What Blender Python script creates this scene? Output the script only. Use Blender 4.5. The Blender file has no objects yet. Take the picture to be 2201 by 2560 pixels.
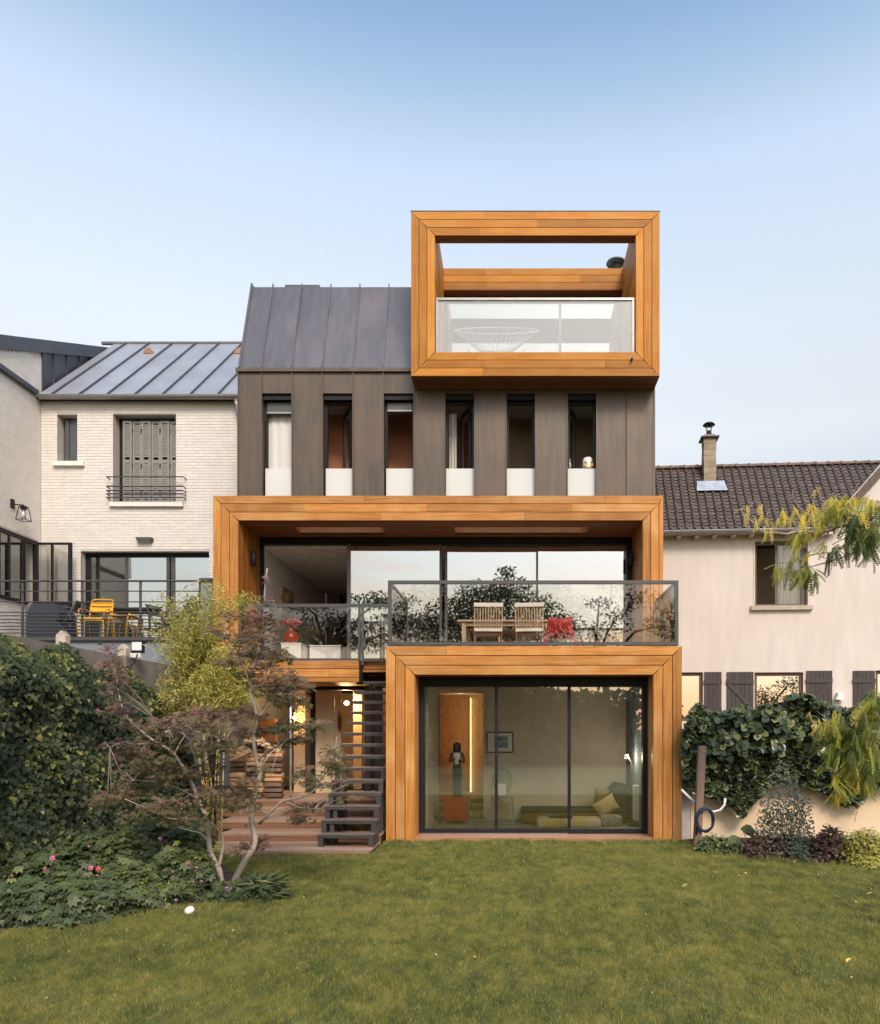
import bpy, bmesh, math, random
import numpy as np
from mathutils import Vector, Matrix

random.seed(7)
rng = np.random.default_rng(7)
D = bpy.data
SC = bpy.context.scene
COL = SC.collection
R = math.radians

# ---------------------------------------------------------------- camera
F, VX, HY, H = 1850.0, 1285.0, 1822.0, 1.75      # focal length, vanishing point and horizon in photo pixels; eye height in metres
cam_d = D.cameras.new('camera')
cam = D.objects.new('camera', cam_d)
COL.objects.link(cam)
cam.location = (0, 0, H)
cam.rotation_euler = (R(90), 0, 0)
cam_d.sensor_fit = 'HORIZONTAL'
cam_d.sensor_width = 36
cam_d.lens = 36 * F / 2201
cam_d.shift_x = -(VX - 1100.5) / 2201
cam_d.shift_y = (HY - 1280) / 2201
cam_d.clip_end = 2000
SC.camera = cam

# ---------------------------------------------------------------- sky, sun, exposure
SUN_AZ, SUN_EL = R(161), R(42)                    # compass angle from +Y: behind the camera, to the right
w = D.worlds.new('World')
SC.world = w
w.use_nodes = True
wn, wl = w.node_tree.nodes, w.node_tree.links
bg = wn['Background']
sky = wn.new('ShaderNodeTexSky')
sky.sky_type = 'NISHITA'
sky.sun_disc = False
sky.sun_elevation = SUN_EL
sky.sun_rotation = SUN_AZ
sky.air_density = 1.0
sky.dust_density = 1.0
sky.ozone_density = 0.6
# evening haze: the sky pales and loses colour towards the horizon, all the way round
tcw = wn.new('ShaderNodeTexCoord')
sep = wn.new('ShaderNodeSeparateXYZ')
wl.new(tcw.outputs['Generated'], sep.inputs[0])
def ramp(stops):
    r = wn.new('ShaderNodeValToRGB')
    e = r.color_ramp.elements
    e[0].position, e[1].position = stops[0][0], stops[-1][0]
    e[0].color, e[1].color = (*[stops[0][1]] * 3, 1), (*[stops[-1][1]] * 3, 1)
    for p, v in stops[1:-1]:
        e.new(p).color = (v, v, v, 1)
    wl.new(sep.outputs['Z'], r.inputs[0])
    return r
hsv = wn.new('ShaderNodeHueSaturation')
hsv.inputs['Hue'].default_value = .487
wl.new(ramp([(0, .95), (.22, .85), (.36, .21), (.47, .34), (.62, .62), (.70, .95)]).outputs[0], hsv.inputs['Saturation'])
wl.new(ramp([(0, .50), (.2, .62), (.38, .75), (.46, .91), (.60, 1.14), (.70, .96), (.9, .94)]).outputs[0], hsv.inputs['Value'])
wl.new(sky.outputs[0], hsv.inputs['Color'])
# warm evening glow low over the horizon and a few thin streaks of cloud in it, in every direction
glow = wn.new('ShaderNodeValToRGB')
ge = glow.color_ramp.elements
ge[0].position, ge[1].position = 0.0, .36
ge[0].color, ge[1].color = (1.0, .75, .58, 1), (1, 1, 1, 1)
ge.new(.18).color = (1.0, .81, .66, 1)
ge.new(.27).color = (1.0, .90, .81, 1)
wl.new(sep.outputs['Z'], glow.inputs[0])
mg = wn.new('ShaderNodeMix')
mg.data_type = 'RGBA'
mg.blend_type = 'MULTIPLY'
mg.inputs['Factor'].default_value = 1
wl.new(hsv.outputs[0], mg.inputs['A'])
wl.new(glow.outputs[0], mg.inputs['B'])
cmap = wn.new('ShaderNodeMapping')
cmap.inputs['Scale'].default_value = (2.2, 2.2, 17)
wl.new(tcw.outputs['Generated'], cmap.inputs['Vector'])
cn = wn.new('ShaderNodeTexNoise')
cn.inputs['Scale'].default_value = 1.6
cn.inputs['Detail'].default_value = 6
wl.new(cmap.outputs[0], cn.inputs['Vector'])
cr_ = wn.new('ShaderNodeMapRange')
cr_.inputs['From Min'].default_value, cr_.inputs['From Max'].default_value, cr_.inputs['To Max'].default_value = .52, .72, .55
wl.new(cn.outputs['Fac'], cr_.inputs['Value'])
cm = wn.new('ShaderNodeMath')
cm.operation = 'MULTIPLY'
wl.new(cr_.outputs[0], cm.inputs[0])
wl.new(ramp([(0, 1), (.22, 1), (.31, 0), (1, 0)]).outputs[0], cm.inputs[1])
mc = wn.new('ShaderNodeMix')
mc.data_type = 'RGBA'
mc.blend_type = 'MULTIPLY'
wl.new(cm.outputs[0], mc.inputs['Factor'])
wl.new(mg.outputs['Result'], mc.inputs['A'])
mc.inputs['B'].default_value = (1.0, .66, .50, 1)
wl.new(mc.outputs['Result'], bg.inputs[0])
bg.inputs[1].default_value = 0.11
sun_d = D.lights.new('sun', 'SUN')
sun = D.objects.new('sun', sun_d)
COL.objects.link(sun)
sun.location = (0, -20, 18)
sdir = Vector((math.sin(SUN_AZ) * math.cos(SUN_EL), math.cos(SUN_AZ) * math.cos(SUN_EL), math.sin(SUN_EL)))
sun.rotation_euler = sdir.to_track_quat('Z', 'Y').to_euler()
sun_d.energy = 0.9
sun_d.angle = R(18)
sun_d.color = (1.0, 0.82, 0.65)
SC.view_settings.view_transform = 'Standard'
SC.view_settings.look = 'None'
SC.view_settings.exposure = 1.55
SC.view_settings.gamma = 1
SC.view_settings.use_curve_mapping = False
SC.cycles.use_denoising = True
SC.cycles.max_bounces = 8
SC.cycles.transparent_max_bounces = 24
SC.cycles.sample_clamp_indirect = 6

# ---------------------------------------------------------------- pixel -> place
def X(px, Y): return (px - VX) / F * Y
def Z(py, Y): return H + (HY - py) / F * Y
def P(px, py, Y): return Vector((X(px, Y), Y, Z(py, Y)))
def G(px, py, z=0.0):
    Y = (H - z) * F / (py - HY)
    return Vector((X(px, Y), Y, z))

# ---------------------------------------------------------------- materials
MATS = {}
def _n(nt, t, **kw):
    n = nt.nodes.new(t)
    for k, v in kw.items():
        setattr(n, k, v)
    return n
def mat(name, col, rough=0.6, var=0.15, scale=6.0, stretch=(1, 1, 1), bump=0.0, bscale=40.0, metal=0.0, spec=0.5,
        objrand=0.0, col2=None, patch=None, patch_scale=1.2, patch_amt=0.5, detail=4.0, attr=None, trans=0.0, coat=0.0, bstretch=None, distort=0.0):
    """Principled material: colour noise around col (towards col2), optional larger patches, a per-object shift, a leaf tint attribute, bump."""
    m = D.materials.new(name)
    m.use_nodes = True
    nt = m.node_tree
    b = nt.nodes['Principled BSDF']
    L = nt.links
    b.inputs['Roughness'].default_value = rough
    b.inputs['Metallic'].default_value = metal
    b.inputs['Specular IOR Level'].default_value = spec
    if coat:
        b.inputs['Coat Weight'].default_value = coat
        b.inputs['Coat Roughness'].default_value = 0.2
    tc = _n(nt, 'ShaderNodeTexCoord')
    oi = _n(nt, 'ShaderNodeObjectInfo')
    off = _n(nt, 'ShaderNodeVectorMath', operation='SCALE')
    cmb = _n(nt, 'ShaderNodeCombineXYZ')
    for k in range(3):
        L.new(oi.outputs['Random'], cmb.inputs[k])
    L.new(cmb.outputs[0], off.inputs[0])
    off.inputs['Scale'].default_value = 37.0 if objrand else 0.0
    add = _n(nt, 'ShaderNodeVectorMath', operation='ADD')
    L.new(tc.outputs['Object'], add.inputs[0])
    L.new(off.outputs[0], add.inputs[1])
    mp = _n(nt, 'ShaderNodeMapping')
    mp.inputs['Scale'].default_value = stretch
    L.new(add.outputs[0], mp.inputs['Vector'])
    nz = _n(nt, 'ShaderNodeTexNoise')
    nz.inputs['Scale'].default_value = scale
    nz.inputs['Detail'].default_value = detail
    nz.inputs['Distortion'].default_value = distort
    L.new(mp.outputs[0], nz.inputs['Vector'])
    cr = _n(nt, 'ShaderNodeValToRGB')
    c2 = col2 if col2 else tuple(c * (1 + var) for c in col)
    c1 = tuple(c * (1 - var) for c in col) if not col2 else col
    cr.color_ramp.elements[0].color = (*c1, 1)
    cr.color_ramp.elements[1].color = (*c2, 1)
    cr.color_ramp.elements[0].position = 0.3
    cr.color_ramp.elements[1].position = 0.7
    L.new(nz.outputs['Fac'], cr.inputs[0])
    out = cr.outputs[0]
    if patch:
        pz = _n(nt, 'ShaderNodeTexNoise')
        pz.inputs['Scale'].default_value = patch_scale
        pz.inputs['Detail'].default_value = 5
        L.new(add.outputs[0], pz.inputs['Vector'])
        pr = _n(nt, 'ShaderNodeMapRange')
        pr.inputs['From Min'].default_value = 0.45
        pr.inputs['From Max'].default_value = 0.75
        pr.inputs['To Max'].default_value = patch_amt
        L.new(pz.outputs['Fac'], pr.inputs['Value'])
        mx = _n(nt, 'ShaderNodeMix', data_type='RGBA')
        L.new(pr.outputs[0], mx.inputs['Factor'])
        L.new(out, mx.inputs['A'])
        mx.inputs['B'].default_value = (*patch, 1)
        out = mx.outputs['Result']
    if attr:                                            # leaf tint 0..1 carried by the mesh: blend through the given colours
        at = _n(nt, 'ShaderNodeAttribute', attribute_name='tint')
        ar = _n(nt, 'ShaderNodeValToRGB')
        els = ar.color_ramp.elements
        els[0].color = (*attr[0], 1)
        els[1].color = (*attr[-1], 1)
        for i in range(1, len(attr) - 1):
            e = els.new(i / (len(attr) - 1))
            e.color = (*attr[i], 1)
        L.new(at.outputs['Fac'], ar.inputs[0])
        mx = _n(nt, 'ShaderNodeMix', data_type='RGBA', blend_type='MULTIPLY')
        mx.inputs['Factor'].default_value = 1
        L.new(ar.outputs[0], mx.inputs['A'])
        L.new(out, mx.inputs['B'])
        out = mx.outputs['Result']
    if objrand:
        hs = _n(nt, 'ShaderNodeHueSaturation')
        mr = _n(nt, 'ShaderNodeMapRange')
        mr.inputs['To Min'].default_value = 1 - objrand
        mr.inputs['To Max'].default_value = 1 + objrand
        L.new(oi.outputs['Random'], mr.inputs['Value'])
        L.new(mr.outputs[0], hs.inputs['Value'])
        L.new(out, hs.inputs['Color'])
        out = hs.outputs[0]
    L.new(out, b.inputs['Base Color'])
    if bump:
        bz = _n(nt, 'ShaderNodeTexNoise')
        bz.inputs['Scale'].default_value = bscale
        bz.inputs['Detail'].default_value = 6
        if bstretch:
            m2 = _n(nt, 'ShaderNodeMapping')
            m2.inputs['Scale'].default_value = bstretch
            L.new(add.outputs[0], m2.inputs['Vector'])
            L.new(m2.outputs[0], bz.inputs['Vector'])
        else:
            L.new(add.outputs[0], bz.inputs['Vector'])
        bp = _n(nt, 'ShaderNodeBump')
        bp.inputs['Strength'].default_value = bump
        bp.inputs['Distance'].default_value = 0.01
        L.new(bz.outputs['Fac'], bp.inputs['Height'])
        L.new(bp.outputs[0], b.inputs['Normal'])
    if trans:                                           # thin leaves let some light through
        tr = _n(nt, 'ShaderNodeBsdfTranslucent')
        L.new(out, tr.inputs['Color'])
        ms = _n(nt, 'ShaderNodeMixShader')
        ms.inputs[0].default_value = trans
        L.new(b.outputs[0], ms.inputs[1])
        L.new(tr.outputs[0], ms.inputs[2])
        L.new(ms.outputs[0], nt.nodes['Material Output'].inputs['Surface'])
    MATS[name] = m
    return m

def glass_mat(name, refl=0.25, tint=(0.95, 0.945, 0.92), milk=0.0, wav=0.0, rough=0.0):
    """Window glass: mostly see-through, a mirror layer that grows at grazing angles, optionally a milky film."""
    m = D.materials.new(name)
    m.use_nodes = True
    nt = m.node_tree
    nt.nodes.remove(nt.nodes['Principled BSDF'])
    L = nt.links
    t = _n(nt, 'ShaderNodeBsdfTransparent')
    t.inputs[0].default_value = (*tint, 1)
    g = _n(nt, 'ShaderNodeBsdfGlossy')
    g.inputs['Roughness'].default_value = rough
    g.inputs['Color'].default_value = (0.95, 0.97, 0.97, 1)
    if wav:
        tc = _n(nt, 'ShaderNodeTexCoord')
        nz = _n(nt, 'ShaderNodeTexNoise')
        nz.inputs['Scale'].default_value = 1.3
        nz.inputs['Detail'].default_value = 1
        L.new(tc.outputs['Object'], nz.inputs['Vector'])
        bp = _n(nt, 'ShaderNodeBump')
        bp.inputs['Strength'].default_value = wav
        bp.inputs['Distance'].default_value = 0.01
        L.new(nz.outputs['Fac'], bp.inputs['Height'])
        L.new(bp.outputs[0], g.inputs['Normal'])
    lw = _n(nt, 'ShaderNodeLayerWeight')
    lw.inputs['Blend'].default_value = 0.3
    mr = _n(nt, 'ShaderNodeMapRange')
    mr.inputs['To Min'].default_value = refl
    mr.inputs['To Max'].default_value = 1.0
    L.new(lw.outputs['Fresnel'], mr.inputs['Value'])
    mr.inputs['From Min'].default_value = 0.05
    ms = _n(nt, 'ShaderNodeMixShader')
    L.new(mr.outputs[0], ms.inputs[0])
    L.new(t.outputs[0], ms.inputs[1])
    L.new(g.outputs[0], ms.inputs[2])
    out = ms.outputs[0]
    if milk:
        df = _n(nt, 'ShaderNodeBsdfDiffuse')
        df.inputs[0].default_value = (0.78, 0.785, 0.76, 1)
        m2 = _n(nt, 'ShaderNodeMixShader')
        m2.inputs[0].default_value = milk
        L.new(out, m2.inputs[1])
        L.new(df.outputs[0], m2.inputs[2])
        out = m2.outputs[0]
    L.new(out, nt.nodes['Material Output'].inputs['Surface'])
    return m

def emit_mat(name, col, strength):
    m = D.materials.new(name)
    m.use_nodes = True
    nt = m.node_tree
    b = nt.nodes['Principled BSDF']
    b.inputs['Base Color'].default_value = (*col, 1)
    b.inputs['Emission Color'].default_value = (*col, 1)
    b.inputs['Emission Strength'].default_value = strength
    return m

WOOD = (0.35, 0.135, 0.027)
WOOD2 = (0.57, 0.25, 0.066)
WPALE = (0.72, 0.45, 0.19)
def wood_mat(name, stretch, c1=WOOD, c2=WOOD2, pale=WPALE, rough=0.42, amt=0.45, rnd=0.24):
    return mat(name, c1, rough=rough + .1, spec=.22, col2=c2, scale=1.0, stretch=stretch, objrand=rnd, patch=pale, patch_scale=1.6, patch_amt=amt,
               bump=0.12, bscale=1.0, bstretch=tuple(s * 4 for s in stretch), detail=6, distort=0.6)
wood_x = wood_mat('timber along x', (1.6, 44, 44))
wood_z = wood_mat('timber upright', (44, 44, 1.6))
wood_y = wood_mat('timber along y', (44, 1.6, 44))
rev_z = wood_mat('reveal timber upright', (44, 44, 1.6), c1=(.22, .078, .015), c2=(.38, .145, .030), pale=(.42, .20, .07))  # less bleached boards, with the shade of the reveals put into the colour
UW1, UW2, UWP = (.37, .135, .011), (.51, .205, .026), (.57, .30, .075)
uwood_x = wood_mat('orange timber along x', (1.6, 44, 44), c1=UW1, c2=UW2, pale=UWP)
uwood_z = wood_mat('orange timber upright', (44, 44, 1.6), c1=UW1, c2=UW2, pale=UWP)
uwood_y = wood_mat('orange timber along y', (44, 1.6, 44), c1=UW1, c2=UW2, pale=UWP)
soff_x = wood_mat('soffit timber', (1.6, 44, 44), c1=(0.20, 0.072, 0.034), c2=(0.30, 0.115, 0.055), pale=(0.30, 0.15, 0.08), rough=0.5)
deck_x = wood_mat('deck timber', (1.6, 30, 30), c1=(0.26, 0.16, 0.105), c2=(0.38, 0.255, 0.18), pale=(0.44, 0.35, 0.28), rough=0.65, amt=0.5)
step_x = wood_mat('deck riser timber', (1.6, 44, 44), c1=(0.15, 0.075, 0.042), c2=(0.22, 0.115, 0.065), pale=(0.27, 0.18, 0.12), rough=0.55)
zinc = mat('brown zinc', (0.096, 0.074, 0.055), rough=0.42, var=0.20, scale=2.2, stretch=(5, 5, 0.6), bump=0.16, bscale=5, metal=0.2, objrand=0.07,
           patch=(0.16, 0.095, 0.06), patch_scale=1.1, patch_amt=0.6)
zinc_roof = mat('blue zinc', (0.165, 0.155, 0.16), rough=0.30, var=0.12, scale=2.0, stretch=(5, 1, 1), bump=0.12, bscale=4, metal=0.5, objrand=0.05,
                patch=(0.30, 0.235, 0.24), patch_scale=0.55, patch_amt=0.7)  # pinkish patches paint sky reflections into the roof colour
zinc_left = mat('pale zinc', (0.37, 0.385, 0.42), rough=0.32, var=0.10, scale=1.5, bump=0.03, bscale=120, metal=0.25, objrand=0.05)
zinc_dark = mat('slate zinc', (0.075, 0.085, 0.105), rough=0.45, var=0.10, scale=2, metal=0.3, objrand=0.05)
gutter_m = mat('gutter zinc', (0.30, 0.29, 0.28), rough=0.38, var=0.1, metal=0.6)
black = mat('black aluminium', (0.014, 0.015, 0.017), rough=0.5, var=0.1, spec=0.25)
membrane = mat('black membrane', (0.012, 0.010, 0.009), rough=0.9, var=0.1)
gray_fr = mat('grey aluminium', (0.085, 0.082, 0.080), rough=0.4, var=0.08, metal=0.3)
glass = glass_mat('window glass', 0.22, wav=0.05)
glass_sky = glass_mat('sliding glass', 0.50, wav=0.10)
glass_low = glass_mat('garden door glass', 0.22, wav=0.06)
glass_bal = glass_mat('balustrade glass', 0.07, wav=0.03)
glass_clear = glass_mat('clear window glass', 0.06)
glass_sheen = glass_mat('laminated balustrade glass', 0.09, milk=0.22)  # milky share paints the bright sky reflection into the pane
glass_frost = glass_mat('frosted glass', 0.12, milk=0.80)
brick_m = mat('cream brick', (0.745, 0.705, 0.655), rough=0.6, var=0.06, scale=5, bump=0.12, bscale=60, objrand=0.04)
mortar = mat('mortar', (0.57, 0.525, 0.475), rough=0.9, var=0.1, scale=30)
stucco = mat('pink beige render', (0.67, 0.605, 0.55), rough=0.9, var=0.07, scale=1.6, stretch=(3, 3, .45), bump=0.8, bscale=45, patch=(0.63, 0.535, 0.45), patch_scale=0.6, patch_amt=0.5)
ochre = mat('ochre garden render', (0.86, 0.66, 0.44), rough=0.9, var=0.08, scale=1.2, bump=0.35, bscale=50, patch=(0.78, 0.66, 0.50), patch_scale=0.9, patch_amt=0.6)
white_p = mat('white plaster', (0.80, 0.79, 0.76), rough=0.8, var=0.03, scale=4)
stone_w = mat('white sill stone', (0.80, 0.78, 0.74), rough=0.6, var=0.05, scale=12)
concrete = mat('weathered concrete', (0.25, 0.225, 0.195), rough=0.9, var=0.25, scale=2.5, stretch=(1, 1, 0.4), bump=0.4, bscale=30, patch=(0.13, 0.115, 0.10), patch_scale=1.3, patch_amt=0.7)
slab_m = mat('blue grey render', (0.20, 0.225, 0.26), rough=0.85, var=0.06, scale=3, bump=0.2, bscale=80)
tile_m = mat('weathered roof tile', (0.100, 0.080, 0.072), rough=0.75, var=0.3, scale=9, bump=0.3, bscale=40, objrand=0.22, patch=(0.125, 0.09, 0.075), patch_scale=2.2, patch_amt=0.6)
ridge_m = mat('ridge tile', (0.17, 0.115, 0.085), rough=0.8, var=0.3, scale=8, bump=0.3, bscale=40, objrand=0.25, patch=(0.28, 0.16, 0.08), patch_scale=4, patch_amt=0.6)
chim_m = mat('chimney block', (0.34, 0.27, 0.195), rough=0.9, var=0.2, scale=5, bump=0.6, bscale=18, objrand=0.08)
shutter_m = mat('dark brown shutter', (0.052, 0.040, 0.038), rough=0.6, var=0.2, scale=3, stretch=(20, 20, 1), objrand=0.15)
metal_sh = mat('grey metal shutter', (0.24, 0.235, 0.215), rough=0.5, var=0.06, scale=5)
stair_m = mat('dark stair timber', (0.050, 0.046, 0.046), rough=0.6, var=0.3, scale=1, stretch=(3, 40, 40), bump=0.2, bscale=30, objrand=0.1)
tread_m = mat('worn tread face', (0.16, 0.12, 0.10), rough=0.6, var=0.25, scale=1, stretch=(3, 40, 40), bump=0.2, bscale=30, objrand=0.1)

# ---------------------------------------------------------------- mesh builder
WM = {}
class MB:
    def __init__(s):
        s.v, s.f = [], []
    def add(s, vs, fs):
        o = len(s.v)
        s.v += [tuple(p) for p in vs]
        s.f += [tuple(i + o for i in f) for f in fs]
        return s
    def box(s, x0, x1, y0, y1, z0, z1):
        return s.add([(x0, y0, z0), (x1, y0, z0), (x1, y1, z0), (x0, y1, z0), (x0, y0, z1), (x1, y0, z1), (x1, y1, z1), (x0, y1, z1)],
                     [(0, 3, 2, 1), (4, 5, 6, 7), (0, 1, 5, 4), (1, 2, 6, 5), (2, 3, 7, 6), (3, 0, 4, 7)])
    def cbox(s, x0, x1, y0, y1, z0, z1, c=0.01):
        """box with chamfered edges"""
        xs, ys, zs = (x0, x1), (y0, y1), (z0, z1)
        bm = bmesh.new()
        b = MB().box(x0, x1, y0, y1, z0, z1)
        vs = [bm.verts.new(p) for p in b.v]
        for f in b.f:
            bm.faces.new([vs[i] for i in f])
        bmesh.ops.bevel(bm, geom=bm.edges[:], offset=c, segments=2, affect='EDGES', profile=0.6)
        bm.verts.ensure_lookup_table()
        bm.verts.index_update()
        s.add([v.co[:] for v in bm.verts], [[v.index for v in f.verts] for f in bm.faces])
        bm.free()
        return s
    def prism(s, poly, axis, d0, d1):
        """polygon (two coordinates) pushed along an axis from d0 to d1"""
        def mk(p, d):
            return {'y': (p[0], d, p[1]), 'x': (d, p[0], p[1]), 'z': (p[0], p[1], d)}[axis]
        n = len(poly)
        vs = [mk(p, d0) for p in poly] + [mk(p, d1) for p in poly]
        fs = [tuple(range(n - 1, -1, -1)), tuple(range(n, 2 * n))] + [(i, (i + 1) % n, n + (i + 1) % n, n + i) for i in range(n)]
        return s.add(vs, fs)
    def hull(s, a, b):
        """two matching loops of points joined into a closed solid"""
        n = len(a)
        fs = [tuple(range(n - 1, -1, -1)), tuple(range(n, 2 * n))] + [(i, (i + 1) % n, n + (i + 1) % n, n + i) for i in range(n)]
        return s.add(list(a) + list(b), fs)
    def tube(s, pts, r, n=6, caps=True):
        pts = [Vector(p) for p in pts]
        rs = r if isinstance(r, (list, tuple)) else [r] * len(pts)
        o = len(s.v)
        up = None
        for i, p in enumerate(pts):
            t = (pts[min(i + 1, len(pts) - 1)] - pts[max(i - 1, 0)])
            t = t.normalized() if t.length > 1e-9 else Vector((0, 0, 1))
            if up is None:
                a = Vector((0, 0, 1)) if abs(t.z) < 0.9 else Vector((1, 0, 0))
                up = t.cross(a).normalized()
            else:
                up = (up - t * up.dot(t)).normalized()
            bv = t.cross(up)
            for k in range(n):
                an = 2 * math.pi * k / n
                s.v.append(tuple(p + (up * math.cos(an) + bv * math.sin(an)) * rs[i]))
        for i in range(len(pts) - 1):
            for k in range(n):
                s.f.append((o + i * n + k, o + i * n + (k + 1) % n, o + (i + 1) * n + (k + 1) % n, o + (i + 1) * n + k))
        if caps:
            s.f.append(tuple(o + k for k in range(n - 1, -1, -1)))
            s.f.append(tuple(o + (len(pts) - 1) * n + k for k in range(n)))
        return s
    def bar(s, p, q, w=0.03, h=None, up=(0, 0, 1)):
        p, q = Vector(p), Vector(q)
        h = h or w
        t = (q - p).normalized()
        u = Vector(up)
        if abs(t.dot(u)) > 0.95:
            u = Vector((0, 1, 0))
        a = t.cross(u).normalized() * w / 2
        b = a.cross(t).normalized() * h / 2
        return s.hull([p - a - b, p + a - b, p + a + b, p - a + b], [q - a - b, q + a - b, q + a + b, q - a + b])
    def lathe(s, prof, c, n=16, axis='z'):
        o = len(s.v)
        for r, z in prof:
            for k in range(n):
                a = 2 * math.pi * k / n
                d = (r * math.cos(a), r * math.sin(a), z) if axis == 'z' else (r * math.cos(a), z, r * math.sin(a))
                s.v.append((c[0] + d[0], c[1] + d[1], c[2] + d[2]))
        m = len(prof)
        for i in range(m - 1):
            for k in range(n):
                s.f.append((o + i * n + k, o + i * n + (k + 1) % n, o + (i + 1) * n + (k + 1) % n, o + (i + 1) * n + k))
        s.f.append(tuple(o + k for k in range(n - 1, -1, -1)))
        s.f.append(tuple(o + (m - 1) * n + k for k in range(n)))
        return s
    def quad(s, a, b, c, d):
        return s.add([a, b, c, d], [(0, 1, 2, 3)])
    def build(s, name, m, parent=None, smooth=False, origin=None, local=False, kind=None):
        me = D.meshes.new(name)
        v = s.v
        o = D.objects.new(name, me)
        if parent is not None:
            o.parent = parent
            if not local:
                inv = WM[parent].inverted()
                if inv.is_identity is False:
                    v = [tuple(inv @ Vector(p)) for p in v]
            WM[o] = WM[parent].copy()
        else:
            if origin is None:
                xs, ys, zs = zip(*v)
                origin = ((min(xs) + max(xs)) / 2, (min(ys) + max(ys)) / 2, min(zs))
            v = [(p[0] - origin[0], p[1] - origin[1], p[2] - origin[2]) for p in v]
            o.location = origin
            WM[o] = Matrix.Translation(origin)
        me.from_pydata(v, [], s.f)
        if smooth:
            me.polygons.foreach_set('use_smooth', [True] * len(me.polygons))
        me.update()
        me.materials.append(m)
        COL.objects.link(o)
        if kind:
            o['kind'] = kind
        return o

def smooth_by_angle(o, ang=40):
    me = o.data
    me.polygons.foreach_set('use_smooth', [True] * len(me.polygons))
    me.set_sharp_from_angle(angle=R(ang))

def tag(o, label=None, cat=None, group=None, kind=None):
    if label: o['label'] = label
    if cat: o['category'] = cat
    if group: o['group'] = group
    if kind: o['kind'] = kind
    return o
def thing(name, label, cat, loc, group=None, rotz=0.0):
    o = D.objects.new(name, None)
    o.empty_display_size = 0.1
    o.location = loc
    o.rotation_euler = (0, 0, rotz)
    COL.objects.link(o)
    WM[o] = Matrix.Translation(Vector(loc)) @ Matrix.Rotation(rotz, 4, 'Z')
    return tag(o, label, cat, group)
def part(name, parent, loc=(0, 0, 0)):
    """an Empty part that holds sub-parts"""
    o = D.objects.new(name, None)
    o.empty_display_size = 0.1
    o.parent = parent
    COL.objects.link(o)
    WM[o] = WM[parent].copy()
    return o
def copy_tree(o, parent=None, **props):
    c = o.copy()
    COL.objects.link(c)
    if parent is not None:
        c.parent = parent
    for ch in o.children:
        copy_tree(ch, c)
    for k, v in props.items():
        c[k] = v
    return c
def inst(name, me, parent, mtx):
    """an object that shares a mesh; mtx is the world matrix"""
    o = D.objects.new(name, me)
    o.parent = parent
    o.matrix_basis = WM[parent].inverted() @ mtx
    COL.objects.link(o)
    return o

# ---------------------------------------------------------------- foliage
def frame_of(nrm, up):
    nrm = nrm / np.maximum(np.linalg.norm(nrm, axis=1, keepdims=True), 1e-9)
    x = np.cross(up, nrm)
    x /= np.maximum(np.linalg.norm(x, axis=1, keepdims=True), 1e-9)
    y = np.cross(nrm, x)
    return x, y, nrm
def leaves(name, m, parent, tv, tf, pos, nrm, tip, size, tint=None, kind=None):
    """N copies of a leaf template (tv: points with y along the leaf, z out of it) as ONE mesh, with a tint per leaf."""
    pos, nrm, tip = (np.asarray(a, float) for a in (pos, nrm, tip))
    size = np.asarray(size, float)
    n, k = len(pos), len(tv)
    tv = np.asarray(tv, float)
    x, y, z = frame_of(nrm, tip)                # tip: the way the leaf's x axis is built from
    # leaf's y axis should follow tip
    yv = tip - z * np.sum(tip * z, axis=1, keepdims=True)
    yv /= np.maximum(np.linalg.norm(yv, axis=1, keepdims=True), 1e-9)
    xv = np.cross(yv, z)
    V = pos[:, None, :] + size[:, None, None] * (tv[None, :, 0:1] * xv[:, None, :] + tv[None, :, 1:2] * yv[:, None, :] + tv[None, :, 2:3] * z[:, None, :])
    V = V.reshape(-1, 3)
    if parent is not None:
        inv = np.array(WM[parent].inverted())
        V = V @ inv[:3, :3].T + inv[:3, 3]
        off = Vector((0, 0, 0))
    else:
        off = Vector((float(V[:, 0].mean()), float(V[:, 1].mean()), float(V[:, 2].min())))
        V = V - np.array(off)
    ls = np.array([len(f) for f in tf])
    loops = np.concatenate([np.array(f) for f in tf])
    LO = (loops[None, :] + (np.arange(n) * k)[:, None]).reshape(-1)
    tot = np.tile(ls, n)
    st = np.concatenate([[0], np.cumsum(tot)[:-1]])
    me = D.meshes.new(name)
    me.vertices.add(len(V))
    me.vertices.foreach_set('co', V.astype(np.float32).ravel())
    me.loops.add(len(LO))
    me.loops.foreach_set('vertex_index', LO.astype(np.int32))
    me.polygons.add(len(tot))
    me.polygons.foreach_set('loop_start', st.astype(np.int32))
    try:
        me.polygons.foreach_set('loop_total', tot.astype(np.int32))
    except Exception:
        pass
    me.update(calc_edges=True)
    if tint is None:
        tint = rng.random(n)
    a = me.attributes.new('tint', 'FLOAT', 'POINT')
    tint = np.asarray(tint, float)
    a.data.foreach_set('value', (tint.ravel() if tint.ndim == 2 else np.repeat(tint, k)).astype(np.float32))
    me.materials.append(m)
    o = D.objects.new(name, me)
    o.location = off
    if parent is not None:
        o.parent = parent
    WM[o] = Matrix.Translation(off) if parent is None else WM[parent].copy()
    COL.objects.link(o)
    if kind:
        o['kind'] = kind
    return o
def rdir(n, bias=(0, 0, 0), k=1.0):
    d = rng.normal(size=(n, 3))
    d /= np.linalg.norm(d, axis=1, keepdims=True)
    d = d * k + np.array(bias)
    return d / np.maximum(np.linalg.norm(d, axis=1, keepdims=True), 1e-9)
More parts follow.
